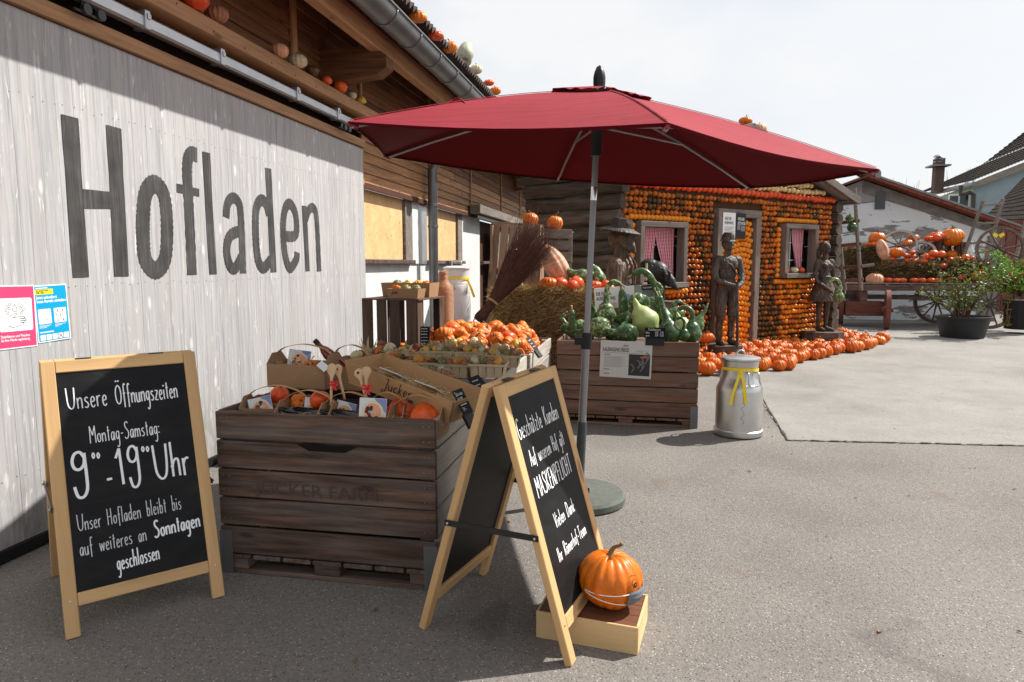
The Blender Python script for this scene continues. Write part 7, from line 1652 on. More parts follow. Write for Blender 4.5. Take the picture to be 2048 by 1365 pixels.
# --- woman in a flared dress
c2_ = G(1645, 692); c2_ = V((c2_.x, c2_.y + .12, 0)); stump('wide tree stump under the carved woman', c2_, .36, .26)
t = thing('carved_figure', 'carved wooden woman in a flared dress standing on a stump', 'statue', c2_ + V((0, 0, .26)))
HM = Matrix.Translation(c2_ + V((0, .02, .26))) @ Matrix.Rotation(R(28), 4, 'Z'); q = MB()
for s, dy in ((-1, 0), (1, -.03)):
    limb(q, [(s * .07, dy, .70), (s * .07, dy + .01, .42), (s * .07, dy + .015, .12)], [.070, .056, .036]); limb(q, [(s * .07, dy + .02, .05), (s * .08, dy - .07, .04), (s * .085, dy - .16, .03)], [.048, .045, .035])
q.lathe([(.0, .56), (.275, .56), (.235, .68), (.18, .82), (.125, .95), (.11, 1.02), (.0, 1.02)], 26, (0, 0, 0))
for k in range(11): a = k * 2 * math.pi / 11; limb(q, [(.255 * math.cos(a), .235 * math.sin(a), .575), (.115 * math.cos(a), .10 * math.sin(a), .95)], [.034, .012], 6)
q.ell((0, 0, 1.02), (.115, .09, .14), 14, 10); q.ell((0, 0, 1.18), (.145, .10, .15), 14, 10)
for s in (-1, 1): q.ell((s * .058, -.085, 1.20), (.052, .048, .052), 10, 8); q.ell((s * .135, 0, 1.28), .056, 10, 8)
limb(q, [(0, 0, 1.30), (0, -.012, 1.43)], [.050, .044]); q.ell((0, -.015, 1.53), (.070, .086, .105), 16, 12); q.ell((0, -.065, 1.475), (.038, .036, .038), 10, 8); q.ell((0, -.102, 1.525), (.011, .02, .022), 8, 6); q.ell((0, -.090, 1.487), (.020, .010, .006), 8, 6)
for s in (-1, 1): q.ell((s * .027, -.09, 1.545), (.011, .007, .007), 8, 6)
q.ell((0, .03, 1.56), (.088, .088, .10), 14, 10); limb(q, [(0, .10, 1.55), (0, .16, 1.42), (0, .19, 1.30)], [.050, .055, .028])
limb(q, [(-.155, 0, 1.28), (-.205, .0, 1.06), (-.20, -.05, .93)], [.050, .042, .036]); limb(q, [(-.20, -.05, .93), (-.13, -.17, .83), (-.06, -.22, .77)], [.034, .030, .026])
limb(q, [(.155, 0, 1.28), (.21, .01, 1.07), (.235, -.02, .94)], [.050, .042, .036]); limb(q, [(.235, -.02, .94), (.24, -.12, .86), (.22, -.20, .80)], [.034, .030, .026])
for k in range(4): limb(q, [(-.06 + k * .010, -.22, .775 - k * .010), (-.03 + k * .008, -.262, .745 - k * .012), (-.03 + k * .006, -.268, .715 - k * .008)], [.011, .010, .008], 6); limb(q, [(.215 - k * .008, -.205, .80 - k * .012), (.205 - k * .008, -.245, .79 - k * .012), (.18, -.25, .775 - k * .010)], [.011, .010, .008], 6)
q.lathe([(0, 0), (.128, 0), (.126, .03), (0, .03)], 20, (0, 0, .985))
fuse(q, 'body', sw, t, HM, .0085, 3)
cg = PY(1677, 594, 13.1); gourd(0, [cg + V((0, 0, -.10)), cg + V((0, 0, -.07)), cg, cg + V((-.01, 0, .10)), PY(1680, 572, 13.1), PY(1676, 562, 13.1), PY(1666, 559, 13.1), PY(1658, 566, 13.1)], [.02, .07, .10, .06, .034, .032, .036, .04], 'swan-necked green gourd hung over the arm of the carved woman', None, 'calabash_net')
# --- bust of a man with broad hat, facing right
bcx = PY(1243, 600, 8.9); BB = V((bcx.x, 8.95, 1.10)); t = thing('carved_bust', 'carved wooden bust of a bearded man in a broad hat facing right', 'statue', BB)
HM = Matrix.Translation(BB + V((-.03, 0, -.02))) @ Matrix.Rotation(R(78), 4, 'Z') @ Matrix.Scale(1.13, 4); q = MB()   # local -y front -> picture right
q.ell((0, .0, .10), (.20, .15, .22), 16, 10); q.ell((0, .0, .28), (.225, .15, .17), 16, 10)
for s in (-1, 1): q.ell((s * .20, .0, .36), (.085, .085, .09), 12, 8)
q.lathe([(.0, -.15), (.19, -.15), (.19, .10), (.0, .10)], 18, (0, 0, 0)); limb(q, [(0, 0, .42), (0, -.02, .56)], [.085, .078])
q.ell((0, -.02, .66), (.098, .118, .135), 18, 12); q.ell((0, .04, .66), (.10, .10, .12), 14, 10)
q.ell((0, -.152, .665), (.018, .03, .034), 8, 6); q.ell((0, -.135, .705), (.072, .022, .016), 10, 6); q.ell((0, -.130, .612), (.050, .028, .016), 10, 6)
limb(q, [(0, -.10, .60), (0, -.145, .545), (0, -.165, .50)], [.062, .042, .020]); limb(q, [(-.075, -.03, .60), (-.04, -.10, .55)], [.03, .04], 8); limb(q, [(.075, -.03, .60), (.04, -.10, .55)], [.03, .04], 8)
for s in (-1, 1): q.ell((s * .040, -.128, .684), (.016, .010, .010), 8, 6); q.ell((s * .10, .005, .655), (.014, .026, .038), 8, 6)
limb(q, [(-.22, 0, .36), (-.255, -.01, .16), (-.24, -.06, .03)], [.085, .074, .064]); limb(q, [(-.24, -.06, .03), (-.20, -.22, .02), (-.15, -.36, .05)], [.062, .054, .044])
limb(q, [(.22, 0, .36), (.255, -.01, .16), (.24, -.06, .03)], [.085, .074, .064]); limb(q, [(.24, -.06, .03), (.17, -.20, .03), (.10, -.30, .05)], [.062, .054, .044])
for k in range(4):
    limb(q, [(-.15, -.36, .065 - k * .02), (-.12, -.42, .065 - k * .02), (-.09, -.42, .06 - k * .02)], [.017, .015, .012], 6); limb(q, [(.10, -.30, .065 - k * .02), (.06, -.35, .065 - k * .02), (.03, -.34, .06 - k * .02)], [.017, .015, .012], 6)
for s in (-1, 1): limb(q, [(s * .04, -.10, .47), (s * .10, -.16, .36), (s * .05, -.165, .18), (s * .02, -.16, .05)], [.022, .020, .014, .010], 8)
fuse(q, 'body', M_['bust'], t, HM, .009, 3)
MB().lathe([(.0, .02), (.10, .02), (.225, -.012), (.232, .0), (.225, .010), (.128, .045), (.122, .10), (.11, .145), (.0, .155)], 30, (0, 0, 0)).build('hat', M_['hat'], t, HM @ Matrix.Translation((0, .0, .735)) @ Matrix.Rotation(R(9), 4, 'X'), 40)
tag(MB().box((0, 0, 0), (.50, .44, .98), b=.01).build('pedestal', M_['crate'], None, Matrix.Translation((BB.x, 8.98, .49))), 'dark wooden pedestal under the carved bust', 'pedestal')
# --- dark carved animal with lowered head
ac = PY(1312, 548, 9.3); t = thing('carved_animal', 'dark carved animal with lowered head before the large window', 'statue', ac); q = MB(); AM = Matrix.Translation(ac) @ Matrix.Rotation(R(-6), 4, 'Z')
q.ell((0, 0, .02), (.17, .13, .15), 16, 12); q.ell((-.09, 0, .10), (.13, .11, .10), 14, 10); limb(q, [(.06, -.02, .0), (.13, -.03, -.05), (.19, -.04, -.10)], [.11, .095, .075]); limb(q, [(.17, -.04, -.08), (.23, -.05, -.14), (.27, -.055, -.185)], [.07, .045, .028])
q.ell((.285, -.055, -.195), .022, 8, 6); limb(q, [(.10, -.10, .05), (.14, -.14, -.02), (.13, -.15, -.07)], [.03, .035, .02], 8); limb(q, [(.10, .08, .05), (.15, .10, .0), (.14, .10, -.05)], [.03, .035, .02], 8)
for a in range(9): limb(q, [(-.12 + a * .035, -.10, .11 - a * .008), (-.10 + a * .036, -.125, .02), (-.08 + a * .034, -.12, -.05)], [.018, .020, .012], 6)
for x in (-.06, .07): limb(q, [(x, -.02, -.08), (x + .01, -.02, -.22), (x + .01, -.02, -.40)], [.06, .045, .045])
fuse(q, 'body', plain('blackened_wood', (.022, .019, .018), .45, .4, 30, bs=.6, bd=.01), t, AM, .008, 2)
tag(MB().box((0, 0, 0), (.55, .34, ac.z - .36), b=.01).build('pedestal', M_['crate'], None, Matrix.Translation((ac.x, 9.3, (ac.z - .36) / 2))), 'dark wooden pedestal under the carved animal', 'pedestal')
P0 = PY(1293, 527, 9.15); tag(MB().tube([P0, P0 + V((0, 0, -.22))], .016, 8).build('wooden_peg', M_['chip'], None, None, 40), 'short pale wooden peg between the bust and the animal', 'peg')

# ================================================================== PUMPKINS ON THE GROUND along the log house
rr = random.Random(33); cur = []; avoid = [(c1.x, c1.y, .33), (c2_.x, c2_.y, .42), (cc.x, cc.y, .24)]
def front_n(s):  # outer edge of the carpet of pumpkins
    K = [(-3.6, 1.55), (-3.0, 1.70), (-1.8, 1.92), (-1.0, 1.62), (0, 1.36), (.8, 1.30), (1.4, 1.28), (2.1, .95), (2.5, .72), (3.3, .40)]
    for (a, x), (b_, y) in zip(K, K[1:]):
        if a <= s <= b_: return x + (y - x) * (s - a) / (b_ - a)
    return 0
tr_ = 0
while len(cur) < 150 and tr_ < 30000:
    tr_ += 1; s = rr.uniform(-3.5, 2.5); n = rr.uniform(.16, front_n(s)); r = rr.uniform(.088, .122); 
    if n > front_n(s) - .25: r *= 1.06
    p = F(s, n)
    if any((p.x - a) ** 2 + (p.y - b_) ** 2 < ((r + c_) * .93) ** 2 for a, b_, c_ in cur) or any((p.x - a) ** 2 + (p.y - b_) ** 2 < (r + c_ - .06) ** 2 for a, b_, c_ in avoid): continue
    cur.append((p.x, p.y, r))
for i in range(26):
    for _ in range(300):
        s = rr.uniform(2.0, 3.35); n = rr.uniform(-1.7, .5); r = rr.uniform(.09, .12); p = F(s, n)
        if s < 2.4 and n < .1: continue
        if all((p.x - a) ** 2 + (p.y - b_) ** 2 > ((r + c_) * .93) ** 2 for a, b_, c_ in cur): cur.append((p.x, p.y, r)); break
lastp = G(1790, 690)
cur.append((lastp.x - .28, lastp.y - .0, .125)); cur.append((lastp.x - .10, lastp.y + .35, .12))
ORD = 'first second third fourth fifth sixth seventh eighth ninth tenth eleventh twelfth thirteenth fourteenth fifteenth sixteenth seventeenth eighteenth nineteenth twentieth'.split()
def sn(x, y): q = V((x, y, 0)) - W0; return q.dot(FD), q.dot(FN)
edge = sorted([(sn(x, y)[0], x, y) for x, y, r in cur if sn(x, y)[0] < 2.4 and sn(x, y)[1] > front_n(sn(x, y)[0]) - .17]); erank = {(x, y): i for i, (_, x, y) in enumerate(edge)}
for x, y, r in cur:
    s_, n_ = sn(x, y)
    if (x, y) in erank and erank[(x, y)] < 20: lab = 'pumpkin on the ground in the outermost row, %s from the left' % ORD[erank[(x, y)]]
    elif s_ < -2.3: lab = 'pumpkin on the ground near the gourd box ' + ('close to the house' if n_ < .9 else 'towards the yard')
    elif s_ < -.9: lab = 'pumpkin on the ground around the hiker stump ' + ('close to the house' if n_ < .8 else 'behind the milk can')
    elif s_ < .9: lab = 'pumpkin on the ground between the two stumps ' + ('close to the house' if n_ < .7 else 'towards the yard')
    elif s_ < 2.1: lab = 'pumpkin on the ground around the stump of the carved woman'
    else: lab = 'pumpkin on the ground right of the carved woman' + (' beside the wagon' if n_ < -.5 else '')
    squash('pumpkin' if rr.random() < .8 else 'flatpk', (x, y, .004), r, lab, 'orange pumpkins laid out on the ground', tilt=.25)

# ================================================================== PUMPKINS ON THE LEDGE AND THE BARN ROOF
LZ = 3.195
for px, py, k, r, lab in ((262, 2, 'redflat', .085, 'red pumpkin at the left end of the barn ledge'), (332, 42, 'stripe', .078, 'yellow and orange striped squash on the barn ledge'), (393, 72, 'hokkaido', .092, 'smooth orange pumpkin on the barn ledge'), (437, 92, 'nutmeg', .082, 'brown ribbed squash on the barn ledge'), (561, 152, 'pinkround', .075, 'dull pink squash left of the cream one on the ledge'), (597, 168, 'white', .082, 'cream squash on the barn ledge'), (626, 183, 'banded', .06, 'warty green and yellow gourd on the ledge'), (655, 197, 'hokkaido', .048, 'small orange squash against the upright on the ledge'), (682, 212, 'hokkaido', .066, 'orange squash right of the upright on the ledge'), (706, 226, 'white', .045, 'tiny white gourd near the parasol corner'), (723, 234, 'yellow', .05, 'yellow gourd beside the parasol corner')):
    p = PX(px, py, -3.005); squash(k, (-3.005, p.y, LZ), r, lab, cat='pumpkin' if 'pumpkin' in lab else 'squash', name='pumpkin' if 'pumpkin' in lab else 'squash')
for px, py, k, r, lab in ((836, 30, 'pale', .13, 'orange pumpkin highest up on the barn roof edge'), (872, 66, 'redflat', .13, 'red pumpkin on the barn roof edge'), (900, 92, 'pale', .14, 'orange pumpkin beside the grey squash on the roof'), (953, 138, 'white', .12, 'pale greenish squash on the barn roof edge'), (978, 162, 'redflat', .12, 'small red pumpkin near the end of the barn roof edge'), (991, 180, 'pale', .13, 'orange pumpkin lowest on the barn roof edge')):
    X = EX + .20; p = PX(px, py, X); squash(k, (X, p.y, p.z - r * .58), r * .66, lab)
X = EX + .20; p = PX(930, 110, X); c = V((X, p.y, p.z)); gourd(0, [c + V((0, -.02, -.12)), c + V((0, 0, -.08)), c, c + V((.0, .07, .09)), c + V((0, .16, .15)), c + V((0, .21, .17))], [.03, .085, .11, .085, .05, .025], 'grey-green teardrop squash on the barn roof edge', None, 'grey_green', 'teardrop_squash', 'squash')

for px, py, Y, k, r, lab in ((612, 752, 3.60, 'hokkaido', .05, 'small red-orange squash behind the pasta bag in the wide carton'), (668, 748, 3.66, 'mini', .05, 'small orange pumpkin at the right of the wide back carton'), (700, 748, 3.68, 'hokkaido', .05, 'red-orange squash beside the red bottle in the back carton'), (600, 805, 3.06, 'mini', .045, 'small orange pumpkin in the second gift basket'), (520, 800, 3.12, 'maroon', .035, 'small maroon gourd in the leftmost gift basket'), (640, 800, 3.04, 'hokkaido', .05, 'red-orange squash right of the card in the second gift basket'), (830, 800, 3.12, 'mini', .05, 'small orange pumpkin under the right end of the logo tray'), (560, 790, 3.2, 'hokkaido', .05, 'red-orange squash behind the second gift basket')):
    squash(k, PY(px, py, Y), r, lab, None, 'gourd' if 'gourd' in lab else 'pumpkin' if 'pumpkin' in lab else 'squash', 'gourd' if 'gourd' in lab else 'pumpkin' if 'pumpkin' in lab else 'squash', tilt=.9, sit=False)
# ================================================================== MASKED PUMPKIN ON ITS BOX
b00 = V((-.40, 2.585, 0)); b10 = V((.005, 2.53, 0)); ux = (b10 - b00).normalized(); uy = V((-ux.y, ux.x, 0)); bw_, bd_ = (b10 - b00).length, .275; bh = PY(1281, 1256, 2.53).z
t = thing('wooden_box', 'shallow light wooden box under the masked pumpkin', 'box', b00 + ux * bw_ / 2 + uy * bd_ / 2)
plank('box_side', b00 + V((0, 0, bh / 2)), b10 + V((0, 0, bh / 2)), bh, .010, M_['pine_light'], t, -uy, .002); plank('box_side', b00 + uy * bd_ + V((0, 0, bh / 2)), b10 + uy * bd_ + V((0, 0, bh / 2)), bh, .010, M_['pine_light'], t, uy, .002)
for p in (b00 + ux * .005, b10 - ux * .005): plank('box_end', p + uy * .006 + V((0, 0, bh / 2)), p + uy * (bd_ - .006) + V((0, 0, bh / 2)), bh, .010, M_['pine_light'], t, ux, .002)
topm = wood('red_brown_board', (.16, .065, .035), .7, 1.25, .55, 1, .05, False)
for k in range(3): plank('top_board', b00 + ux * .011 + uy * (.05 + k * .088) + V((0, 0, bh - .008)), b10 - ux * .011 + uy * (.05 + k * .088) + V((0, 0, bh - .008)), .086, .008, topm, t, (0, 0, 1), .001)
for x in (.01, bw_ - .01):
    for z in (.02, .06, .1): MB().lathe([(.0025, 0), (.0025, .001)], 6).build('nail', M_['screw'], t, axes(b00 + ux * x - uy * .0055 + V((0, 0, z)), ux, V((0, 0, 1)), -uy))
pc = V((-.112, 2.705, bh)); pr = .128; po = squash('big', pc, pr, 'orange pumpkin wearing a small face mask with painted eyes, on the wooden box', rz=1.0, rx=.0, ry=.0, stem=False)
pcc = V(po.matrix_basis.translation)
MB().tube(smooth([V((.0, .02, .70)), V((.02, .04, .86)), V((.10, .03, 1.0)), V((.26, -.10, 1.12)), V((.34, -.16, 1.22))]), [.19, .15, .12, .10, .085, .075, .07, .065, .06, .058, .056, .055, .053, .052, .055, .06, .07][:17], 8).build('stem', M_['stem'], None, None, True)
sm_ = bpy.data.objects[list(LM)[-1]]; sm_.parent = po; sm_.rotation_euler[2] = -1.0
def onpk(az, el, k=1.0): return pcc + V((math.cos(az) * math.cos(el) * pr * k, math.sin(az) * math.cos(el) * pr * k, math.sin(el) * pr * .88 * k))
m = thing('face_mask', 'small grey pleated face mask strapped round the pumpkin', 'mask', onpk(R(-12), R(-14), 1.06))
q = MB(); n1, n2 = 8, 12
for j in range(n1 + 1):
    for i in range(n2 + 1): q.v.append(tuple(onpk(R(-54 + 54 * i / n2), R(-38 + 36 * j / n1), 1.05 + .014 * (j % 2) + .09 * math.sin(math.pi * i / n2) * math.sin(math.pi * j / n1))))
for j in range(n1):
    for i in range(n2): q.f.append((j * 13 + i, j * 13 + i + 1, (j + 1) * 13 + i + 1, (j + 1) * 13 + i)); q.m.append(0)
q.build('cloth', plain('grey_cloth', (.16, .18, .20), .8, .15, 60, bs=.2), m)
for e0_, e1_ in ((-6, -7), (-34, -10)): MB().tube([onpk(R(-52 - 7.2 * k), R(e0_ + (e1_ - e0_) * k / 12), 1.03) for k in range(13)], .0020, 5).build('elastic_loop', M_['white'], m)
q = MB()
pr = po.matrix_basis.to_scale().x
def pkmark(pts, w, k=1.012):
    k = .995 + (k - 1) * .35
    n = len(pts); A_ = [onpk(R(a), R(e), k) for a, e in pts]; vs = []
    for i in range(n): d = (A_[min(i + 1, n - 1)] - A_[max(i - 1, 0)]).normalized(); nn = (A_[i] - pcc).normalized(); s = d.cross(nn) * w / 2; vs += [A_[i] - s, A_[i] + s]
    q.add(vs, [(2 * i, 2 * i + 1, 2 * i + 3, 2 * i + 2) for i in range(n - 1)])
for a0 in (-40, 26): pkmark([(a0 + 6 * math.cos(t_), 13 + 8 * math.sin(t_)) for t_ in [j * math.pi / 8 for j in range(17)]], .0022, 1.03); pkmark([(a0 + 1 + 3.0 * math.cos(t_), 10 + 3.4 * math.sin(t_)) for t_ in [j * math.pi / 5 for j in range(11)]], .006, 1.033); pkmark([(a0 - 7 + j * 3, 27 + 2 * math.sin(j)) for j in range(6)], .0022, 1.03)
Mi = po.matrix_basis.inverted(); q.v = [tuple(Mi @ V(a)) for a in q.v]; o = q.build('painted_eyes', M_['ink']); o.parent = po

# ================================================================== WAGON and what it carries
WY = 17.35; wg = thing('hay_wagon', 'old wooden farm wagon loaded with bales and pumpkins before the white building', 'wagon', (6.3, WY, 0))
xl, xr, dz = PY(1688, 568, WY).x, 8.35, PY(1800, 566, WY).z
for i in range(7): plank('deck_board', (xl + .05, WY + .10 + i * .21, dz - .02), (xr, WY + .10 + i * .21, dz - .02), .205, .03, M_['oldwood'], wg, (0, 0, 1), .004)
plank('side_beam', (xl - .25, WY + .02, dz - .12), (xr, WY + .02, dz - .12), .10, .13, M_['wagonwood'], wg, (0, 0, 1), .008)
plank('side_beam', (xl - .25, WY + 1.45, dz - .12), (xr, WY + 1.45, dz - .12), .10, .13, M_['wagonwood'], wg, (0, 0, 1), .008)
for x in [xl + .4 + k * .52 for k in range(6)]: plank('cross_bearer', (x, WY - .06, dz - .055), (x, WY + 1.5, dz - .055), .07, .05, M_['wagonwood'], wg, (0, 0, 1), .004)
plank('pole', (xl - .1, WY + .5, .72), (xr - .6, WY + .5, .70), .12, .11, M_['wagonwood'], wg, (0, 0, 1), .01)
plank('bolster', (5.10, WY + .1, .72), (5.10, WY + 1.3, .72), .16, .30, M_['wagonwood'], wg, (0, 0, 1), .01)
plank('turning_block', (4.72, WY + .2, .45), (5.55, WY + .2, .45), .30, .34, M_['wagonred'], wg, (0, 0, 1), .01)
def wheel(parent, c, r, axis, ns=12, mat='wagonwood', rim='wagonwood', rt=.05, rw=.06, hub=.075, nm='wheel'):
    """spoked wheel; axis = direction of the axle"""
    c = V(c); z = V(axis).normalized(); x = z.cross(V((0, 0, 1)));
    if x.length < .1: x = V((1, 0, 0))
    x.normalize(); y = z.cross(x); M0 = axes(c, x, y, z)
    o = MB(); n = 36; vs = []
    for rr_, zz in ((r, -rw / 2), (r, rw / 2), (r - rt, rw / 2), (r - rt, -rw / 2)):
        for k in range(n): a = 2 * math.pi * k / n; vs.append((rr_ * math.cos(a), rr_ * math.sin(a), zz))
    o.add(vs, [(i * n + k, i * n + (k + 1) % n, ((i + 1) % 4) * n + (k + 1) % n, ((i + 1) % 4) * n + k) for i in range(4) for k in range(n)])
    w = o.build(nm, M_[rim], parent, M0, 30) if parent is not None else o.build(nm, M_[rim], None, M0, 30)
    tr_ = MB(); vs = []
    for rr_, zz in ((r + .008, -rw / 2 + .004), (r + .008, rw / 2 - .004), (r + .0005, rw / 2 - .004), (r + .0005, -rw / 2 + .004)):
        for k in range(n): a = 2 * math.pi * k / n; vs.append((rr_ * math.cos(a), rr_ * math.sin(a), zz))
    tr_.add(vs, [(i * n + k, i * n + (k + 1) % n, ((i + 1) % 4) * n + (k + 1) % n, ((i + 1) % 4) * n + k) for i in range(4) for k in range(n)]); tr_.build('iron_tyre', M_['wagonred' if rim == 'wagonred' else 'zinc'], w, M0, 30)
    MB().lathe([(0, -.12), (hub * .7, -.12), (hub, -.04), (hub, .04), (hub * .7, .12), (0, .12)], 14, (0, 0, 0)).build('hub', M_[mat], w, M0, 40)
    sm = MB().tube([(hub * .8, 0, 0), (r * .5, 0, 0), (r - rt + .006, 0, 0)], [.024, .018, .020], 6).mesh('spoke', M_[mat], 60)
    for k in range(ns): inst('spoke', sm, w, M0 @ Matrix.Rotation(2 * math.pi * (k + .3) / ns, 4, 'Z'))
    return w
wheel(wg, (PY(1978, 615, WY - .1).x, WY - .1, .60), .565, (.12, 1, 0), rt=.07, mat='oldwood', rim='oldwood'); wheel(wg, (PY(1874, 605, WY + 1.5).x, WY + 1.5, .58), .56, (-.1, 1, 0), rt=.07)
wheel(wg, (PY(1774, 628, WY - .35).x, WY - .35, .46), .44, (.95, -.24, 0), rt=.08, rw=.10, mat='wagonred', rim='wagonred'); wheel(wg, (4.75, WY + .6, .46), .42, (.95, -.24, 0), rt=.08, rw=.10, mat='wagonred', rim='wagonred')
# rail in front of the dark bale
plank('side_rail', PY(1662, 541, WY), PY(1748, 530, WY), .07, .04, M_['oldwood'], wg, (0, -1, 0), .006)
bale('dark hay bale behind the ladder at the left end of the wagon', (PY(1722, 560, WY + .9).x, WY + .95, dz), .85, .6, .56, 0, 2200, seed=3, big=1.7, dark=True)
bale('dark hay bale standing on the first one at the left of the wagon', (PY(1718, 520, WY + .9).x, WY + .95, dz + .54), .70, .6, .30, 0, 1800, seed=4, big=1.7, dark=True)
bale('long hay bale with dry grass along the front of the wagon', (PY(1820, 550, WY + .5).x, WY + .55, dz), 1.75, .5, .40, 0, 6000, seed=5, big=1.9, dark=True)
bale('hay bale behind the potted shrub at the right of the wagon', (PY(1930, 550, WY + .5).x, WY + .65, dz), .95, .5, .46, 0, 2600, seed=6, big=1.8, dark=True)
wl = [(1754, 478, 'big', .20, .9, 'orange pumpkin on the dark bale at the left of the wagon'), (1736, 490, 'redflat', .10, .8, 'small orange pumpkin at the left edge of the dark bale'), (1752, 489, 'redflat', .12, .75, 'flat red pumpkin beside the upright pink squash'),
 (1750, 560, 'netcream', .215, .2, 'large cream netted pumpkin on the wagon deck'), (1813, 487, 'flatpk', .14, .8, 'orange pumpkin leaning on the larger spare wheel'), (1826, 477, 'flatpk', .15, .95, 'orange pumpkin behind the spare wheel'), (1793, 506, 'big', .15, .55, 'orange pumpkin with curly stem on the long bale'),
 (1905, 475, 'big', .255, .9, 'large wide orange pumpkin on top of the slatted box'), (1872, 472, 'flatpk', .15, 1.0, 'orange pumpkin in the group on the barrel'), (1858, 478, 'redflat', .115, .85, 'flat red squash at the left of the group on the barrel'), (1873, 476, 'hokkaido', .11, .8, 'red squash in the middle of the group on the barrel'), (1886, 474, 'hokkaido', .09, .85, 'small red squash at the right of the group on the barrel'), (1902, 511, 'big', .14, .9, 'orange pumpkin inside the slatted box')]
for px, py, k, r, dy, lab in wl:
    p = PY(px, py, WY + dy); squash(k, p - V((0, 0, 0)), r, lab, sit=False, cat='squash' if 'squash' in lab[:22] else 'pumpkin', name='squash' if 'squash' in lab[:22] else 'pumpkin')
GB2 = 'small red squashes on the wagon'
for px, py, r in ((1811, 511, .085), (1824, 505, .075), (1825, 513, .075), (1813, 522, .09), (1828, 522, .085), (1847, 524, .10), (1784, 519, .07), (1768, 519, .07), (1851, 514, .095), (1867, 508, .11), (1882, 509, .10), (1862, 517, .085), (1903, 519, .08), (1916, 517, .08), (1898, 524, .07), (1931, 515, .09), (1941, 516, .08)):
    p = PY(px, py, WY + .5); squash('redflat' if r < .09 else 'hokkaido', p, r, 'small red squash lying on top of the long hay bale', GB2, 'squash', 'squash', tilt=.3, sit=False)
for k, px in enumerate((1776, 1792, 1805, 1828, 1844, 1862, 1874)): squash('redflat', (PY(px, 560, WY + .15).x, WY + .15, dz), .098, 'flat red squash in the row along the wagon deck edge', 'row of red squashes on the wagon deck', 'squash', 'squash', tilt=.1)
for px, py in ((1885, 533), (1888, 548), (1897, 558), (1922, 556)): squash('redflat', PY(px, py, WY + .36), .10, 'orange squash half hidden behind the potted shrub', 'orange squashes behind the potted shrub', 'squash', 'squash', tilt=.2, sit=False)
squash('big', PY(1958, 553, WY + .1), .15, 'orange pumpkin at the right end of the wagon deck', sit=False)
p0, p1 = PY(1770, 520, WY + .35), PY(1760, 480, WY + .45); qq = bpy.data.objects['banana_squash'].copy(); COL.objects.link(qq); d = p1 - p0
ln = max(v.co.x for v in qq.data.vertices) * 2; qq.matrix_basis = frame((p0 + p1) / 2, d) @ Matrix.Diagonal((d.length / ln, .95, .95, 1)); qq['label'] = 'tall pink squash standing upright against the dark bale on the wagon'; qq['category'] = 'squash'
for (px, py, r, ax_, lab) in ((1798, 492, .40, (-.45, -1, .38), 'larger pale spoked wheel lying against the bales on the wagon'), (1842, 508, .32, (-.5, -1, .55), 'smaller pale spoked wheel right of the larger one on the wagon'), (2000, 499, .50, (.05, -1, .12), 'dark spoked wheel standing above the geraniums at the right')):
    c = PY(px, py, WY + .75 if px < 1900 else WY - .2); w = wheel(None, c, r, ax_, 10, 'oldwood' if px < 1900 else 'wagonwood', 'crate_pale' if px < 1900 else 'wagonwood', .05, .05, .07); w.name = 'spare_wheel'; tag(w, lab, 'wheel')
# barrel and box
bcn = PY(1868, 500, WY + 1.15); t = thing('small_barrel', 'small brown barrel lying behind the squashes on the wagon', 'barrel', bcn); BMx = Matrix.Translation(bcn) @ Matrix.Rotation(R(78), 4, 'Y') @ Matrix.Rotation(R(10), 4, 'X')
MB().lathe([(0, -.26), (.17, -.26), (.21, -.10), (.22, 0), (.21, .10), (.17, .26), (0, .26)], 18).build('staves', M_['wagonwood'], t, BMx, 40)
for z in (-.17, .17): MB().lathe([(.200, -.02), (.203, .02)], 18, (0, 0, z)).build('hoop', M_['zinc'], t, BMx, 40)
t = thing('fruit_crate', 'old slatted crate standing on end on the wagon under the large pumpkin', 'crate', PY(1903, 520, WY + .9)); a0 = PY(1879, 478, WY + .75); a1 = PY(1925, 478, WY + .75); hz = .52
plank('top_board', a0 + V((0, .15, 0)), a1 + V((0, .15, 0)), .40, .02, M_['wagonwood'], t, (0, 0, 1), .003)
for p, o_ in ((a0, .03), (a1, -.03)): plank('corner_post', p + V((o_, 0, -.01)), p + V((o_ * 0 + (-.03 if o_ > 0 else .06), 0, -hz)), .04, .04, M_['wagonwood'], t, (0, -1, 0), .003)
for k in range(3): plank('slat', a0 + V((.02, .1 + k * .11, -.01)), a0 + V((0, .1 + k * .11, -hz)), .08, .012, M_['wagonwood'], t, (-1, 0, 0), .002); plank('slat', a1 + V((-.02, .1 + k * .11, -.01)), a1 + V((.04, .1 + k * .11, -hz)), .08, .012, M_['wagonwood'], t, (1, 0, 0), .002)
for k in range(4): plank('back_slat', a0 + V((.08 + k * .14, .34, -.01)), a0 + V((.08 + k * .14, .34, -hz)), .09, .012, M_['wagonwood'], t, (0, 1, 0), .002)
cm_ = PY(1934, 500, WY + .9); cm_.z -= .12; t = thing('milk_can', 'shiny metal milk can behind the crate on the wagon', 'milk can', cm_); MB().lathe([(0, -.35), (.16, -.35), (.16, .08), (.11, .20), (.11, .27), (.14, .29), (.13, .31), (0, .32)], 22).build('can_body', M_['alu'], t, Matrix.Translation(cm_), 40)
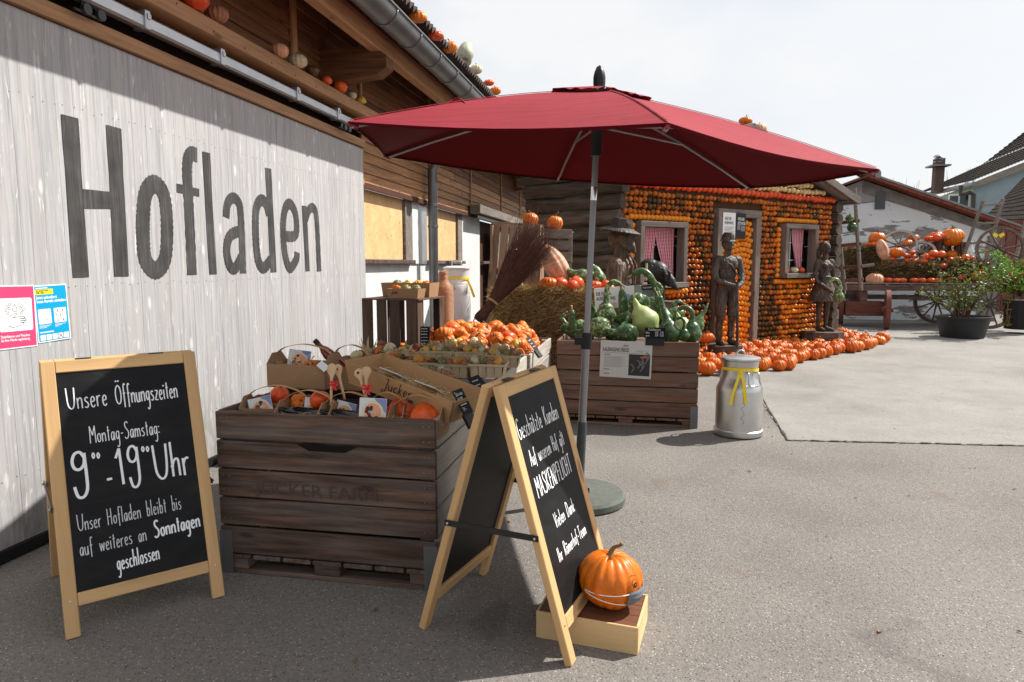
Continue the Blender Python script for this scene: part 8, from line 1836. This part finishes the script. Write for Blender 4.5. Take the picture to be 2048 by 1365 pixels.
# ladder frame at right
t = thing('wagon_rack', 'grey ladder-like rack leaning at the right end of the wagon', 'rack', PY(1960, 520, 17.9))
r0, r1 = (PY(1942, 470, 18.0), PY(1966, 402, 18.1)), (PY(1984, 476, 18.0), PY(2006, 398, 18.1))
for a, b_ in (r0, r1): plank('rack_rail', a + (a - b_) * 1.0, b_, .07, .05, M_['oldwood'], t, (0, -1, 0), .005)
for py0, py1, x0, x1 in ((412, 408, 1963, 2004), (448, 446, 1952, 1994), (487, 484, 1941, 1983)): plank('rack_rung', PY(x0, py0, 18.0), PY(x1, py1, 18.0), .055, .03, M_['oldwood'], t, (0, -1, 0), .004)
t = thing('leaning_pole', 'grey wooden pole leaning at the right edge of the picture', 'pole', PY(2035, 520, 18.2)); MB().tube([PY(2030, 520, 18.0), PY(2052, 440, 18.4)], [.05, .04], 8).build('pole_wood', M_['oldwood'], t, None, 40)
bb_ = PY(1997, 470, 17.0); t = thing('ribbon_bow', 'yellow ribbon bow on top of the dark spoked wheel', 'ribbon', bb_)
for s in (-1, 1): q = MB(); q.add([bb_, bb_ + V((s * .09, -.01, .05)), bb_ + V((s * .12, -.01, -.01)), bb_ + V((s * .04, 0, -.07))], [(0, 1, 2), (0, 2, 3)]); q.build('loop', M_['ribbon_y'], t)

# ================================================================== POTTED SHRUB, GERANIUMS
pc2 = V((6.42, 15.45, 0)); t = thing('potted_shrub', 'loose green shrub in a wide black pot in front of the wagon', 'shrub', pc2)
MB().lathe([(0, .004), (.37, .004), (.39, .02), (.475, .40), (.51, .405), (.515, .44), (.49, .445), (.475, .42), (.45, .36), (0, .36)], 36, pc2).build('pot', plain('black_pot', (.022, .023, .025), .5, .1, 10, bs=.03), t, None, 35)
MB().lathe([(0, .365), (.455, .365), (.455, .372), (0, .385)], 24, pc2).build('soil', M_['soil'], t)
def shrub(t, c, stems, spread, h, nleaf, lmat, seed, lsz=.045, flowers=None, trunkh=.25, squash_=.7):
    rr = random.Random(seed); tips = []; q = MB()
    for i in range(stems):
        a = rr.uniform(0, 6.28); p = c + V((math.cos(a) * .07, math.sin(a) * .07, 0)); P = [p]; k = rr.uniform(.4, 1); lean = spread * rr.uniform(.25, 1)
        for j in range(6): p = p + V((math.cos(a) * lean / 6 * (.4 + j * .28), math.sin(a) * lean / 6 * squash_ * (.4 + j * .28), h * k / 6 * rr.uniform(.8, 1.2))); a += rr.uniform(-.35, .35); P.append(p)
        q.tube(P, [.013, .012, .010, .008, .006, .004, .002], 5, False)
        for j in range(2, 7): tips.append(P[j])
        for _ in range(4):
            j = rr.randrange(2, 6); b_ = P[j]; e = b_ + V((rr.gauss(0, .13), rr.gauss(0, .10), rr.uniform(-.02, .20))); q.tube([b_, (b_ + e) / 2 + V((0, 0, .02)), e], [.004, .003, .0015], 4, False); tips += [e, (b_ + e) / 2]
    tag(q.build('stems', M_['twig'], t), kind='stuff'); lf = MB()
    for _ in range(nleaf):
        p = rr.choice(tips) + V((rr.gauss(0, .045), rr.gauss(0, .045), rr.gauss(0, .04))); d = V((rr.gauss(0, 1), rr.gauss(0, 1), rr.gauss(.3, .8))).normalized(); l = lsz * rr.uniform(.6, 1.3); s = d.cross(V((rr.random() - .5, rr.random() - .5, rr.random()))).normalized() * l * .28; m = p + d * l * .5; up_ = d.cross(s).normalized() * l * .08
        lf.add([p, m + s + up_, p + d * l, m - s + up_, m], [(0, 1, 4), (1, 2, 4), (2, 3, 4), (3, 0, 4)])
    tag(lf.build('leaves', M_[lmat], t), kind='stuff')
    if flowers:
        for mt, n in flowers:
            for _ in range(n):
                p = rr.choice(tips) + V((0, -.06, .06)); fl_ = MB()
                for k in range(14):
                    d = V((rr.gauss(0, 1), rr.gauss(0, 1), rr.gauss(0, 1))).normalized(); u_ = d.orthogonal().normalized(); w_ = d.cross(u_); c_ = p + d * .04; fl_.add([c_ + (u_ * math.cos(a) + w_ * math.sin(a)) * .022 for a in (0, 1.26, 2.51, 3.77, 5.03)], [(0, 1, 2, 3, 4)])
                fl_.build('blossom', M_[mt], t)
shrub(t, pc2 + V((0, 0, .37)), 16, .95, 1.35, 1500, 'leaf', 3, .062, squash_=.6)
gp = PY(2030, 560, 16.6); t = thing('geranium_plant', 'bushy plant with red blossoms in a tub at the right edge', 'plant', (gp.x, 16.6, 0))
gc = V((gp.x + .08, 16.6, .80)); MB().lathe([(0, 0), (.30, 0), (.36, .62), (.34, .62), (0, .6)], 20, (gc.x + .1, gc.y, .1)).build('tub', plain('dark_tub', (.02, .018, .016), .7), t)
shrub(t, gc, 30, 1.05, .95, 4200, 'leaf_ger', 9, .075, [('petal_r', 30), ('petal_y', 5)], squash_=.6)
ivy = thing('trailing_plant', 'trailing pale stems hanging beside the wagon wheel', 'plant', PY(2022, 640, 16.5)); q = MB(); rr = random.Random(2)
for k in range(14):
    x = PY(2012 + rr.uniform(0, 18), 600, 16.5).x; P = [V((x + rr.uniform(-.03, .03) , 16.5 + rr.uniform(-.1, .1), 1.0 - j * .16)) for j in range(6)]; q.tube(P, .006, 4, False)
    for p in P:
        for _ in range(5): d = V((rr.gauss(0, 1), rr.gauss(0, 1), rr.gauss(0, 1))).normalized() * .05; s = d.orthogonal().normalized() * .018; q.add([p, p + d * .5 + s, p + d, p + d * .5 - s], [(0, 1, 2, 3)])
tag(q.build('stems_and_leaves', M_['straw_green'], ivy), kind='stuff')
